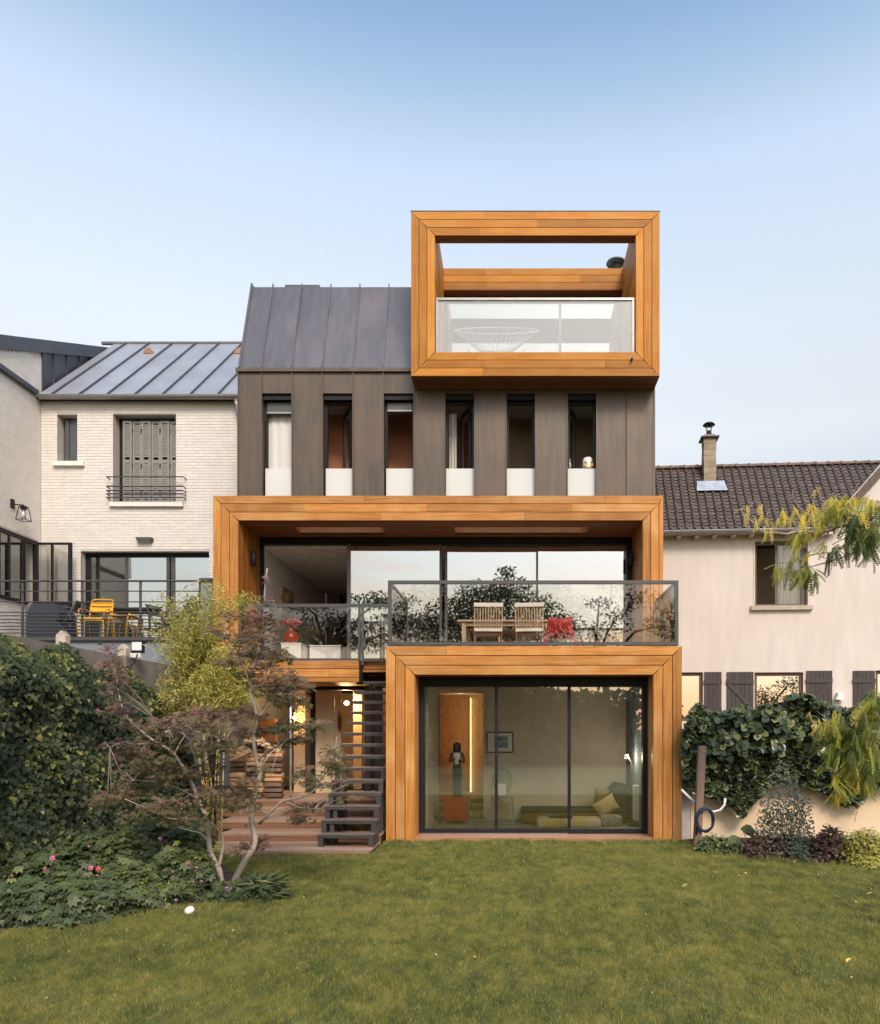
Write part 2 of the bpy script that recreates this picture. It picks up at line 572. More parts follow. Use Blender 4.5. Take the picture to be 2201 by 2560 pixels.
# templates: unit leaf, base at the origin, y towards the tip
T_OVAL = ([(0, 0, 0), (.28, .35, .06), (.22, .72, .03), (0, 1, -.05), (-.22, .72, .03), (-.28, .35, .06), (0, .5, -.02)], [(0, 1, 6), (1, 2, 6), (2, 3, 6), (3, 4, 6), (4, 5, 6), (5, 0, 6)])
T_BLADE = ([(-.10, 0, 0), (.10, 0, 0), (.13, .45, .03), (0, 1, -.12), (-.13, .45, .03)], [(0, 1, 2, 4), (4, 2, 3)])
T_NARROW = ([(0, 0, 0), (.07, .4, .03), (0, 1, -.08), (-.07, .4, .03)], [(0, 1, 2, 3)])
T_IVY = ([(0, 0, 0), (.34, -.08, .02), (.52, .22, .0), (.30, .42, .05), (.30, .62, .0), (0, 1.0, -.10), (-.30, .62, .0), (-.30, .42, .05), (-.52, .22, .0), (-.34, -.08, .02), (0, .35, -.05)],
         [(0, 1, 10), (1, 2, 10), (2, 3, 10), (3, 4, 10), (4, 5, 10), (5, 6, 10), (6, 7, 10), (7, 8, 10), (8, 9, 10), (9, 0, 10)])
def _palm(n, spread, wid, lens):
    v, f = [], []
    for i in range(n):
        a = (i - (n - 1) / 2) * spread
        l = lens[i]
        c, s = math.cos(a), math.sin(a)
        o = len(v)
        for x, y, z in ((0, 0, 0), (wid, .45, .04), (0, 1, -.12), (-wid, .45, .04)):
            x, y = x * l, y * l
            v.append((x * c + y * s, -x * s + y * c, z * l))
        f.append((o, o + 1, o + 2, o + 3))
    return v, f
T_PALM5 = _palm(5, R(42), .13, (.62, .9, 1, .9, .62))
T_PALM_W = _palm(5, R(44), .30, (.7, .95, 1, .95, .7))
def _frond(n, wid):
    v, f = [(-.012, 0, 0), (.012, 0, 0), (.008, 1, -.25), (-.008, 1, -.25)], [(0, 1, 2, 3)]
    for i in range(n):
        t = .10 + .88 * i / (n - 1)
        l = wid * (1 - .55 * abs(t - .45) / .55)
        dz = -.25 * t * t
        for s in (-1, 1):
            o = len(v)
            v += [(0, t, dz), (s * l * .5, t + .07, dz - .02), (s * l, t + .035, dz - .07), (s * l * .5, t - .025, dz - .02)]
            f.append((o, o + 1, o + 2, o + 3))
    return v, f
T_FROND = _frond(11, .20)
# ================================================================ lawn and ground
lawn_m = mat('lawn ground', (0.105, 0.120, 0.034), rough=0.95, var=0.3, scale=3, bump=0.5, bscale=60, patch=(0.14, 0.145, 0.042), patch_scale=0.7, patch_amt=0.7)
MB().quad((-400, -400, 0), (400, -400, 0), (400, 400, 0), (-400, 400, 0)).build('lawn', lawn_m, origin=(0, 0, 0), kind='structure')
soil_m = mat('soil', (0.055, 0.042, 0.032), rough=1, var=0.4, scale=8, bump=0.8, bscale=30)

# ================================================================ the modern house
house = thing('modern_house', 'tall modern house of dark zinc with three projecting orange timber box frames', 'house', (-1.3, 14, 0))
YU, YF, YM, YL = 13.57, 14.10, 12.95, 11.32          # fronts: upper box, zinc facade, middle box, lower box
YG, YD = 14.05, 11.78                                # terrace glazing, garden doors
FLOOR = 2.95                                         # middle floor level

def timber_frame(name, x0, x1, z0, z1, y, L=(), Rr=(), T=(), B=(), th=0.032, gap=0.011, splits=(), depth=0.10, mx=None, mz=None):
    mx, mz = mx or wood_x, mz or wood_z
    """mitred rings of cladding planks on the front of a box, on a dark backing; z0 is the foot where there is no bottom side"""
    root = part(name, house)
    n = max(len(L), len(Rr), len(T), len(B))
    ol = orr = ot = ob = 0.0
    g = gap / 2
    for i in range(n):
        wl_, wr, wt, wb = (s[i] if i < len(s) else 0 for s in (L, Rr, T, B))
        xa, xb, zt, zb = x0 + ol, x1 - orr, z1 - ot, z0 + ob
        def horiz(top, wid, frac):
            za, zi = (zt, zt - wid) if top else (zb, zb + wid)
            sg = -1 if top else 1
            za, zi = za + sg * g, zi - sg * g
            cuts = [0] + list(frac) + [1]
            for a, b in zip(cuts[:-1], cuts[1:]):
                xl, xr = xa + (xb - xa) * a, xa + (xb - xa) * b
                po = [(xl + (g if a == 0 else .0015), za), (xr - (g if b == 1 else .0015), za),
                      (xr - (wr + g if b == 1 and wr else .0015), zi), (xl + (wl_ + g if a == 0 and wl_ else .0015), zi)]
                MB().prism(po, 'y', y + rng.uniform(-.0015, .0015), y + th).build('plank', mx, root)
        def vert(left, wid, frac):
            xa_, xi = (xa + g, xa + wid - g) if left else (xb - g, xb - wid + g)
            cuts = [0] + list(frac) + [1]
            for a, b in zip(cuts[:-1], cuts[1:]):
                lo, hi = zb + (zt - zb) * a, zb + (zt - zb) * b
                po = [(xa_, lo + (g if a == 0 and wb else .0015)), (xa_, hi - (g if b == 1 and wt else .0015)),
                      (xi, hi - (wt + g if b == 1 and wt else .0015)), (xi, lo + (wb + g if a == 0 and wb else .0015))]
                if not left:
                    po = po[::-1]
                MB().prism(po, 'y', y + rng.uniform(-.0015, .0015), y + th).build('plank', mz, root)
        sp = splits[i] if i < len(splits) else ((), (), (), ())
        if wt: horiz(True, wt, sp[2])
        if wb: horiz(False, wb, sp[3])
        if wl_: vert(True, wl_, sp[0])
        if wr: vert(False, wr, sp[1])
        ol, orr, ot, ob = ol + wl_, orr + wr, ot + wt, ob + wb
    bk = MB()
    yb0, yb1 = y + th + .002, y + th + depth
    e = .004
    if ol: bk.box(x0 + e, x0 + ol - e, yb0, yb1, z0 + e, z1 - e)
    if orr: bk.box(x1 - orr + e, x1 - e, yb0, yb1, z0 + e, z1 - e)
    if ot: bk.box(x0 + ol, x1 - orr, yb0 + .001, yb1 - .001, z1 - ot + e, z1 - e)
    if ob: bk.box(x0 + ol, x1 - orr, yb0 + .001, yb1 - .001, z0 + e, z0 + ob - e)
    bk.build('backing', membrane, root)
    return root

def boards(name_root, run, mtl, a0, a1, b0, b1, face, thick, width, gap=0.006, nm='plank', jitter=0.001):
    """flush boards: run 'x' or 'z' or 'y' is the direction along the board. a: extent along the run; b: extent across."""
    n = max(1, round(abs(b1 - b0) / width))
    for i in range(n):
        c0, c1 = b0 + (b1 - b0) * i / n + gap / 2, b0 + (b1 - b0) * (i + 1) / n - gap / 2
        yield i, min(c0, c1), max(c0, c1)

# ---- upper timber box
ux0, ux1, uz0, uz1 = X(1027.5, YU), X(1650.5, YU), Z(940, YU), Z(528, YU)
w3 = (.148, .148, .148)
upper = timber_frame('upper_timber_box', ux0, ux1, uz0, uz1, YU, w3, w3, w3, w3, mx=uwood_x, mz=uwood_z,
                     splits=(((.67,), (), (.30, .50), (.29,)), ((.80,), (), (.51,), (.28, .80)), ((), (), (.24,), (.23,))))
uxi0, uxi1, uzi0, uzi1 = ux0 + .444, ux1 - .444, uz0 + .444, uz1 - .444
YUB = 15.22                                          # back beam of the open roof
def reveal(root, x, y0, y1, z0, z1, sgn, m, width=.148):
    """side reveal clad in upright boards, facing the opening"""
    for i, a, b in boards(None, 'z', m, z0, z1, y0, y1, x, .03, width):
        MB().box(min(x, x + sgn * .03), max(x, x + sgn * .03), a, b, z0, z1).build('plank', m, root)
for x, s in ((uxi0, -1), (uxi1, 1)):
    # inner cheeks of the open loggia, boards running back
    for i, a, b in boards(None, 'y', wood_y, 0, 0, uzi0, uz1 - .02, x, .03, .148):
        MB().box(min(x, x + s * .03), max(x, x + s * .03), YU + .036, YUB + .3, a, b).build('plank', uwood_y, upper)
for a, b in ((ux0 + .01, uxi0 - .034), (uxi1 + .034, ux1 - .01)):
    MB().box(a, b, YU + .14, 17.5, uz0 + .02, uz1 - .03).build('side_wall', membrane, upper)
for s, x in ((-1, ux0), (1, ux1)):
    for i, a, b in boards(None, 'y', wood_y, 0, 0, uz0, uz1, x, .03, .148):
        MB().box(x + (.001 if s < 0 else -.008), x + (.008 if s < 0 else -.001), YU + .036, YUB + .5, a, b).build('plank', uwood_y, upper)
# soffit under the front beam, and under the whole box
for i, a, b in boards(None, 'x', soff_x, 0, 0, YU + .036, YU + .22, 0, .02, .09):
    MB().box(uxi0, uxi1, a, b, uzi1 - .002, uzi1 + .02).build('plank', soff_x, upper)
for i, a, b in boards(None, 'x', soff_x, 0, 0, YU + .036, YF - .005, 0, .02, .12):
    MB().box(ux0 + .004, ux1 - .004, a, b, uz0 + .002, uz0 + .024).build('plank', soff_x, upper)
MB().box(uxi0, uxi1, YU + .14, YU + .215, uzi1 + .024, uz1 - .02).build('beam', membrane, upper)
MB().box(ux0 - .004, ux1 + .004, YU - .004, YU + .23, uz1 + .001, uz1 + .014).build('coping', zinc_dark, upper)
MB().box(ux0 + .02, ux1 - .02, YU + .14, YF + 3.2, uz0 + .03, uzi0 - .03).build('floor_slab', membrane, upper)
MB().box(uxi0, uxi1, YU + .036, 15.3, uzi0 - .028, uzi0 - .002).build('balcony_floor', deck_x, upper)
# back beam: three planks, its soffit
zb1, zb0 = Z(670, YUB), Z(722.5, YUB)
for k in range(3):
    a, b = zb0 + (zb1 - zb0) * k / 3 + .005, zb0 + (zb1 - zb0) * (k + 1) / 3 - .005
    cuts = {0: (.235,), 1: (.765,), 2: (.235,)}[k]
    cs = [0] + list(cuts) + [1]
    for c0, c1 in zip(cs[:-1], cs[1:]):
        MB().box(uxi0 + (uxi1 - uxi0) * c0 + .0015, uxi0 + (uxi1 - uxi0) * c1 - .0015, YUB, YUB + .03, a, b).build('plank', uwood_x, upper)
MB().box(uxi0, uxi1, YUB + .034, YUB + .20, zb0 + .004, zb1 - .01).build('beam', membrane, upper)
MB().box(uxi0, uxi1, YUB, YUB + .28, zb0 - .02, zb0 + .001).build('beam_soffit', soff_x, upper)
# top-floor glazing and room
YT = YUB + .22
gl = part('top_floor_glazing', house)
fz0, fz1 = uzi0, zb0 - .022
MB().box(uxi0, uxi1, YT, YT + .07, fz1 - .11, fz1).box(uxi0, uxi1, YT, YT + .07, fz0, fz0 + .06).box(uxi0, uxi0 + .05, YT, YT + .07, fz0, fz1).box(uxi1 - .05, uxi1, YT, YT + .07, fz0, fz1).build('frame', black, gl)
xm = X(1401, YT)
MB().box(xm - .025, xm + .025, YT + .005, YT + .06, fz0 + .062, fz1 - .112).build('mullion', gray_fr, gl)
for a, b in ((uxi0 + .05, xm - .025), (xm + .025, uxi1 - .05)):
    MB().box(a, b, YT + .03, YT + .036, fz0 + .06, fz1 - .11).build('pane', glass, gl)
YR = 18.8
rm = part('top_room', house)
for a, b in ((ux0 - .3, uxi0 - .002), (uxi1 + .002, uxi1 + .2)):
    MB().box(a, b, YT + .1, YR, fz0, fz1 + .3).build('side_wall', white_p, rm)
MB().box(ux0, ux1, YT + .1, YR + .1, fz1 + .02, fz1 + .2).build('ceiling', white_p, rm)
MB().box(ux0, ux1, YT + .1, YR + .1, fz0 - .1, fz0 + .01).build('room_floor', deck_x, rm)
# back wall with three window openings to the sky
bz0, bz1 = Z(806, YR), Z(768, YR)
ops = [(X(1211, YR), X(1249, YR)), (X(1253, YR), X(1399, YR)), (X(1404, YR), X(1540, YR))]
bw = MB().box(uxi0 - .3, ops[0][0], YR, YR + .1, fz0, fz1 + .02).box(ops[2][1], uxi1 + .2, YR, YR + .1, fz0, fz1 + .02)
bw.box(ops[0][0], ops[2][1], YR, YR + .1, fz0, bz0).box(ops[0][0], ops[2][1], YR, YR + .1, bz1, fz1 + .02)
bw.box(ops[0][1], ops[1][0], YR + .002, YR + .098, bz0, bz1).box(ops[1][1], ops[2][0], YR + .002, YR + .098, bz0, bz1)
bw.build('back_wall', white_p, rm)

def curtain(parent, x0, x1, y, z0, z1, m, n=9, amp=.03, name='curtain'):
    mb = MB()
    k = n * 6
    for i in range(k + 1):
        x = x0 + (x1 - x0) * i / k
        d = amp * math.sin(2 * math.pi * n * i / k) + amp * .4 * math.sin(2 * math.pi * n * .37 * i / k + 1)
        mb.v += [(x, y + d, z0), (x + d * .2, y + d * .8, z1)]
        if i:
            mb.f.append((2 * i - 2, 2 * i, 2 * i + 1, 2 * i - 1))
    return mb.build(name, m, parent, smooth=True)
curt_m = mat('cream curtain', (0.78, 0.74, 0.67), rough=0.9, var=0.04, scale=6, trans=0.35)
cu = curtain(None, uxi0 + .06, X(1133, YT), YT + .16, fz0 + .03, fz1 - .08, curt_m, 5)
tag(cu, 'cream curtain gathered at the left end of the top floor window', 'curtain')
cu = curtain(None, X(1528, YT), uxi1 - .06, YT + .16, fz0 + .03, fz1 - .08, curt_m, 4)
tag(cu, 'cream curtain gathered at the right end of the top floor window', 'curtain')
# spout on the lower plank of the upper box
MB().lathe([(.022, -.09), (.022, .0), (.03, .0), (.03, .01)], (X(1580, YU), YU - .005, Z(899, YU)), 10, axis='y').build('spout', gray_fr, upper)

# ---- zinc facade
fac = part('zinc_facade', house)
fx0, fx1 = X(596.5, YF), X(1637, YF)
fz_b, fz_t = 5.75, Z(925, YF)
seams = [596.5, 655, 731, 807, 883, 959, 1035.5, 1113, 1187, 1266, 1339, 1419, 1492, 1568, 1637]
wins = {1: 0, 3: 1, 5: 2, 7: 3, 9: 4, 11: 5}          # bay index -> window number
wz_t = Z(983, YF)
for i in range(14):
    a, b = X(seams[i], YF) + .004, X(seams[i + 1], YF) - .004
    top = fz_t if i < 6 else uz0 + .05
    z0 = wz_t if i in wins else fz_b
    y = YF + rng.uniform(0, .004)
    MB().box(a, b, y, y + .03, z0, top).build('zinc_panel', zinc, fac)
for i in range(0, 15):
    x = X(seams[i], YF)
    top = fz_t if i <= 6 else uz0 + .02
    MB().box(x - .009, x + .009, YF - .026, YF + .03, fz_b, top).build('standing_seam', zinc, fac)
# sheathing behind the panels, leaving the window bays free
sh = MB()
for i in range(14):
    a, b = X(seams[i], YF), X(seams[i + 1], YF)
    if i in wins:
        sh.box(a + .001, b - .001, YF + .036, YF + .14, wz_t + .002, uz0 + .1 if i > 5 else fz_t)
    else:
        sh.box(a, b, YF + .034, YF + .30, fz_b, uz0 + .1 if i > 5 else fz_t)
sh.build('sheathing', zinc, fac)
MB().box(fx1 - .02, fx1 - .002, YF + .31, 19.4, 0.1, uz1 - .5).build('side_cladding', zinc, fac)
MB().box(fx0 + .002, fx0 + .02, YF + .31, 19.4, 0.1, fz_t).build('side_cladding', zinc, fac)
MB().tube([(fx1 - .012, YF - .01, 5.84), (fx1 - .012, YF - .01, uz0 - .03)], .016, 6).build('corner_trim', gutter_m, fac)

# ---- mansard roof on the left
roof = part('mansard_roof', house)
ry0, ry1, rz0, rz1 = YF - .02, YF + .66, Z(921, YF), Z(716, YF + .64)
bot = [600, 655.5, 731, 807, 883, 959, 1040]
xr0, xr1 = X(599.5, YF), ux0 + .02
xs = [xr0] + [X(p, YF) for p in bot[1:6]] + [xr1]
for a, b in zip(xs[:-1], xs[1:]):
    d = Vector((0, (rz1 - rz0), -(ry1 - ry0))).normalized() * .02
    p = [Vector((a + .002, ry0, rz0)), Vector((b - .002, ry0, rz0)), Vector((b - .002, ry1, rz1)), Vector((a + .002, ry1, rz1))]
    MB().hull(p, [q + d for q in p]).build('roof_panel', zinc_roof, roof)
for x in [xr0 + .01] + xs[1:6]:
    MB().bar((x, ry0 - .012, rz0), (x, ry1 - .01, rz1 + .05), .016, .045, up=(0, -1, .3)).build('standing_seam', zinc_roof, roof)
MB().box(fx0 - .04, ux0 + .01, YF - .05, YF + .04, rz0 - .075, rz0 - .005).build('eave_trim', zinc, roof)
MB().hull([(xr0 - .02, ry0 - .02, rz0), (xr0 - .004, ry0 - .02, rz0), (xr0 - .004, ry1, rz1 + .09), (xr0 - .02, ry1, rz1 + .09)],
          [(xr0 - .02, 18, rz0), (xr0 - .004, 18, rz0), (xr0 - .004, 18, rz1 + .09), (xr0 - .02, 18, rz1 + .09)]).build('verge_trim', zinc_dark, roof)
MB().box(xr0, ux0, ry1 + .01, 18, rz1 - .12, rz1 - .02).build('roof_deck', zinc_roof, roof)
MB().box(X(720, 15.6), X(805, 15.6), 15.4, 16.1, rz1 - .02, Z(711.5, 15.4)).build('roof_hatch', zinc_dark, roof)

# ---- six tall windows with frosted glass guards
room_brown = mat('brown wall', (0.50, 0.21, 0.12), rough=0.9, var=0.1, scale=2)
room_taupe = mat('taupe wall', (0.36, 0.265, 0.185), rough=0.9, var=0.08, scale=2)
bays = [(1, 'blind'), (3, 'leaf'), (5, 'blind'), (7, 'leaf'), (9, ''), (11, 'leaf')]
for n, (i, kind) in enumerate(bays):
    a, b = X(seams[i], YF) + .004, X(seams[i + 1], YF) - .004
    wdw = part('tall_window', house)
    yb = YF + .16
    top = wz_t
    MB().box(a, a + .05, yb, yb + .07, fz_b, top).box(b - .05, b, yb, yb + .07, fz_b, top).box(a + .05, b - .05, yb + .001, yb + .069, top - .14, top).build('frame', black, wdw)
    MB().box(a + .001, b - .001, YF + .05, YF + .155, top - .10, top - .004).build('blind_box', black, wdw)
    if kind == 'blind':
        MB().box(a + .05, b - .05, yb - .02, yb, top - .30 if n == 0 else top - .26, top - .12).build('roller_blind', gray_fr, wdw)
        MB().box(a + .05, b - .05, yb - .03, yb + .005, top - (.33 if n == 0 else .29), top - (.30 if n == 0 else .26)).build('blind_rail', gutter_m, wdw)
    if kind == 'leaf':                                  # casement leaf swung into the room
        hx, ang = (b - .06, R(180 - 62)) if n < 2 else (a + .06, R(70))
        if n == 3: hx, ang = b - .07, R(180 - 66)
        c, s_ = math.cos(ang), math.sin(ang)
        wd = .46
        def q(u, v, t=0): return (hx + c * u - s_ * t, yb + .08 + s_ * u + c * t, v)
        lf = MB()
        zt = top - .15
        for u0, u1, v0, v1 in ((0, .05, fz_b, zt), (wd - .05, wd, fz_b, zt), (.05, wd - .05, fz_b, fz_b + .06), (.05, wd - .05, zt - .06, zt)):
            lf.hull([q(u0, v0), q(u1, v0), q(u1, v1), q(u0, v1)], [q(u0, v0, .05), q(u1, v0, .05), q(u1, v1, .05), q(u0, v1, .05)])
        lf.build('casement', black, wdw)
        MB().hull([q(.05, fz_b + .06, .02), q(wd - .05, fz_b + .06, .02), q(wd - .05, zt - .06, .02), q(.05, zt - .06, .02)],
                  [q(.05, fz_b + .06, .03), q(wd - .05, fz_b + .06, .03), q(wd - .05, zt - .06, .03), q(.05, zt - .06, .03)]).build('pane', glass, wdw)
    gz = Z(1172, YF + .1)
    MB().box(a + (.035 if i < 6 else .01), b - .004, YF + .085, YF + .097, fz_b, gz).build('glass_guard', glass_frost, wdw)
# rooms behind
r2 = part('upper_rooms', house)
xw = X(1075, YF)
MB().box(fx0 + .05, xw - .05, 15.1, 15.2, 5.8, 8.15).box(fx0 + .03, fx0 + .05, YF + .31, 16.6, 5.8, 8.15).box(xw - .05, xw - .002, YF + .31, 16.6, 5.8, 8.15).build('brown_wall', room_brown, r2)
MB().box(xw + .002, fx1 - .05, 15.3, 15.4, 5.8, 8.15).box(fx1 - .05, fx1 - .03, YF + .31, 16.9, 5.8, 8.15).build('taupe_wall', room_taupe, r2)
MB().box(fx0 + .05, fx1 - .05, YF + .31, 17.0, 8.15, 8.21).build('ceiling', mat('dim ceiling', (.45, .40, .36), rough=.9), r2)
white_c = mat('white blind cloth', (0.86, 0.85, 0.84), rough=0.9, var=0.02, trans=0.2)
cu = curtain(None, X(668, YF + .3), X(735, YF + .3), YF + .27, 5.8, wz_t - .3, white_c, 3, .012)
tag(cu, 'bright white curtain closed behind the leftmost tall window', 'curtain')
cu = curtain(None, X(1124, YF + .45), X(1142, YF + .45), YF + .45, 5.8, wz_t - .2, curt_m, 2, .02)
tag(cu, 'narrow cream curtain inside the fourth tall window from the left', 'curtain')

# ---- middle timber frame: a portal with a beam at its foot on the left
mx0, mx1 = X(532, YM), X(1659.5, YM)
mz1, mz0 = Z(1238.5, YM), Z(1705, YM)
m3 = (.145, .149, .154)
middle = timber_frame('middle_timber_frame', mx0, mx1, mz0, mz1, YM, m3, (.078, .145, .145), (.145, .145, .150), (),
                      splits=(((.62,), (), (.335, .66, .87)), ((.45,), (.3,), (.19, .47, .80)), ((), (), (.36, .70))))
mxi0, mxi1, mzi1 = mx0 + .448, mx1 - .368, mz1 - .44
# beam under the terrace floor
xb1 = X(898, YM)
for k, (a, b) in enumerate(((1652, 1672), (1672, 1693), (1693, 1705))):
    cs = [0, (.42, .75, .55)[k], 1]
    for c0, c1 in zip(cs[:-1], cs[1:]):
        MB().box(mxi0 + .004 + (xb1 - mxi0) * c0, mxi0 - .002 + (xb1 - mxi0) * c1, YM, YM + .03, Z(b, YM) + .005, Z(a, YM) - .005).build('plank', wood_x, middle)
xn1 = lx_edge = X(965, YL) - .02
yn = 13.10                                              # set-back piece over the stair
for k, (a, b) in enumerate(((1652, 1672.5), (1673.5, 1681))):
    MB().box(xb1 + .03, -1.5, yn, yn + .03, Z(b, yn) + .004, Z(a, yn) - .004).build('plank', wood_x, middle)
MB().box(xb1 - .002, xb1 + .028, YM, yn + .3, mz0, FLOOR).build('beam_end', membrane, middle)
MB().box(mxi0, xb1 - .01, YM + .036, 14.0, mz0 + .02, FLOOR - .03).box(xb1 + .03, mx1 - .05, yn + .036, 19, Z(1681, yn) + .004, FLOOR - .031).box(mx0 + .05, xb1, 14.0, 19, mz0 + .021, FLOOR - .03).build('floor_slab', membrane, middle)
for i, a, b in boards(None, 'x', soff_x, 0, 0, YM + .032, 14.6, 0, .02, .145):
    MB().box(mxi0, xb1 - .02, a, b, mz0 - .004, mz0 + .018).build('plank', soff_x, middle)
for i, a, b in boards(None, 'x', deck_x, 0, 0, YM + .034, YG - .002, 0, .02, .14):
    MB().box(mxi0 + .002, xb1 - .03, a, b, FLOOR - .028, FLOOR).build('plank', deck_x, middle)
# reveals and ceiling (with two skylight wells)
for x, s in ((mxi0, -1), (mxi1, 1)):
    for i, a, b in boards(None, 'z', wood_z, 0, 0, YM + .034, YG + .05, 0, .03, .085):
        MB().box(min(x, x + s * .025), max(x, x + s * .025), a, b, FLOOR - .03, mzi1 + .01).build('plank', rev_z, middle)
    MB().box(min(x + s * .03, x + s * .36), max(x + s * .03, x + s * .36), YM + .14, YG + .3, mz0 + .02, mz1 - .1).build('side_wall', membrane, middle)
for s, x in ((-1, mx0), (1, mx1)):
    for i, a, b in boards(None, 'z', wood_z, 0, 0, YM + .036, YG + .3, 0, .03, .145):
        MB().box(x + (.001 if s < 0 else -.012), x + (.012 if s < 0 else -.001), a, b, mz0 + .01, mz1 - .02).build('plank', wood_z, middle)
wells = [(-4.0, -2.38), (-1.09, 1.365)]
wy0, wy1 = 13.42, 13.84
for i, a, b in boards(None, 'x', soff_x, 0, 0, YM + .034, YG + .02, 0, .02, .1):
    if b < wy0 + .03 or a > wy1 - .03:
        MB().box(mxi0, mxi1, a, b, mzi1 - .001, mzi1 + .02).build('plank', soff_x, middle)
    else:
        for c0, c1 in ((mxi0, wells[0][0]), (wells[0][1], wells[1][0]), (wells[1][1], mxi1)):
            MB().box(c0, c1, a, b, mzi1 - .001, mzi1 + .02).build('plank', soff_x, middle)
rf = MB().box(mx0 + .02, mx1 - .02, YM + .14, wy0 - .001, mzi1 + .024, mz1 - .03).box(mx0 + .02, mx1 - .02, wy1 + .001, YF + .02, mzi1 + .024, mz1 - .03)
for c0, c1 in ((mx0 + .02, wells[0][0] - .001), (wells[0][1] + .001, wells[1][0] - .001), (wells[1][1] + .001, mx1 - .02)):
    rf.box(c0, c1, wy0, wy1, mzi1 + .0245, mz1 - .031)
rf.build('roof_slab', membrane, middle)
for c0, c1 in wells:
    lin = MB().box(c0, c1, wy1 - .012, wy1, mzi1 + .022, mz1 - .035).box(c0, c1, wy0, wy0 + .012, mzi1 + .022, mz1 - .035)
    lin.box(c0, c0 + .012, wy0 + .013, wy1 - .013, mzi1 + .022, mz1 - .035).box(c1 - .012, c1, wy0 + .013, wy1 - .013, mzi1 + .022, mz1 - .035)
    sk = lin.build('skylight_well', mat('pale well lining', (.60, .30, .17), rough=.6, var=.1), middle)
    MB().box(c0 - .03, c1 + .03, wy0 - .03, wy1 + .03, mz1 - .028, mz1 - .018).build('skylight_pane', glass_clear, middle)
MB().box(mx0 - .003, mx1 + .003, YM - .003, YF - .03, mz1 + .001, mz1 + .012).build('coping', zinc_dark, middle) if False else None

# ---- terrace glazing
tg = part('terrace_glazing', house)
gz0, gz1 = FLOOR, mzi1 - .002
hz = Z(1361, YG)
MB().box(mxi0 + .002, mxi1 - .002, YG, YG + .12, hz, gz1).build('head_rail', black, tg)
MB().box(mxi0 + .002, mxi1 - .002, YG - .02, YG + .12, gz0 - .02, gz0 + .05).build('floor_track', gray_fr, tg)
for a, b in ((mxi0 + .002, X(657, YG)), (X(1567, YG), mxi1 - .002)):
    MB().box(a, b, YG, YG + .10, gz0 + .05, hz).build('jamb', black, tg)
for a, b, y in ((868, 876.5, .0), (886, 892, .05), (1099, 1105, .0), (1112, 1118, .05), (1341, 1346, .02)):
    MB().box(X(a, YG), X(b, YG), YG + y, YG + y + .05, gz0 + .05, hz).build('mullion', gray_fr, tg)
for a, b, y in ((876.5, 1101, .02), (1112, 1341, .07), (1346, 1567, .04)):
    MB().box(X(a, YG), X(b, YG), YG + y, YG + y + .008, gz0 + .05, hz).build('pane', glass_sky, tg)
# living room behind
lr = part('living_room', house)
grey_p = mat('grey plaster', (0.66, 0.65, 0.65), rough=0.9, var=0.03)
MB().box(mxi0 - .1, mxi0 - .002, YG + .12, 19.0, gz0, gz1).build('side_wall', grey_p, lr)
MB().box(mxi0, mxi1 + .3, YG + .12, 19.0, hz - .02, hz + .1).build('ceiling', mat('pale ceiling', (.82, .77, .70), rough=.9), lr)
MB().box(mxi0, mxi1 + .3, YG + .12, 19.0, gz0 - .1, gz0).build('room_floor', deck_x, lr)
MB().box(mxi0, mxi1 + .3, 19.0, 19.1, gz0, gz1).build('back_wall', room_taupe, lr)
MB().box(mxi1 + .02, mxi1 + .3, YG + .12, 19.0, gz0, gz1).build('side_wall', grey_p, lr)
cx0, cx1 = X(1042, 16.2), X(1066, 16.2)
MB().box(cx0, cx1, 16.2, 16.45, gz0, hz).build('column', mat('pale green column', (.45, .50, .42), rough=.8), lr)

# ---- lower timber frame: portal of the garden room
lx0, lx1, lz1 = X(964.5, YL), X(1706.5, YL), Z(1614.5, YL)
l3 = (.1487, .1487, .1487)
lower = timber_frame('lower_timber_frame', lx0, lx1, 0.0, lz1, YL, l3, l3, l3, (),
                     splits=(((), (), (.205,)), ((), (), ()), ((), (), (.20,))))
lxi0, lxi1, lzi1 = lx0 + .446, lx1 - .446, lz1 - .446
for x, s in ((lxi0, -1), (lxi1, 1)):
    for i, a, b in boards(None, 'z', wood_z, 0, 0, YL + .034, YD + .05, 0, .03, .15):
        MB().box(min(x, x + s * .025), max(x, x + s * .025), a, b, .0, lzi1).build('plank', wood_z, lower)
    MB().box(min(x + s * .03, x + s * .4), max(x + s * .03, x + s * .4), YL + .14, YG, 0, lz1 - .06).build('side_wall', membrane, lower)
for s, x in ((-1, lx0), (1, lx1)):
    for i, a, b in boards(None, 'z', wood_z, 0, 0, YL + .036, YG, 0, .03, .1487):
        MB().box(x + (.001 if s < 0 else -.012), x + (.012 if s < 0 else -.001), a, b, 0, lz1 - .02).build('plank', wood_z, lower)
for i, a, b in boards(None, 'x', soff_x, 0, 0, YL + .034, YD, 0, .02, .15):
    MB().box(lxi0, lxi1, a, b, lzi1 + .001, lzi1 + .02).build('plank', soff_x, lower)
MB().box(lx0 + .02, lx1 - .02, YL + .14, YG - .03, lzi1 + .024, FLOOR - .03).build('roof_slab', membrane, lower)
for i, a, b in boards(None, 'x', deck_x, 0, 0, YL + .036, YG - .03, 0, .02, .14):
    MB().box(lx0 + .015, lx1 - .015, a, b, FLOOR - .028, FLOOR).build('plank', deck_x, lower)
MB().box(lxi0 - .002, lxi1 + .002, YL + .02, YD + .01, .0, .075).build('door_sill', mat('sill timber', (.40, .20, .11), rough=.5, var=.2, stretch=(2, 30, 30), scale=1, patch=(.5, .33, .22), patch_amt=.6), lower)

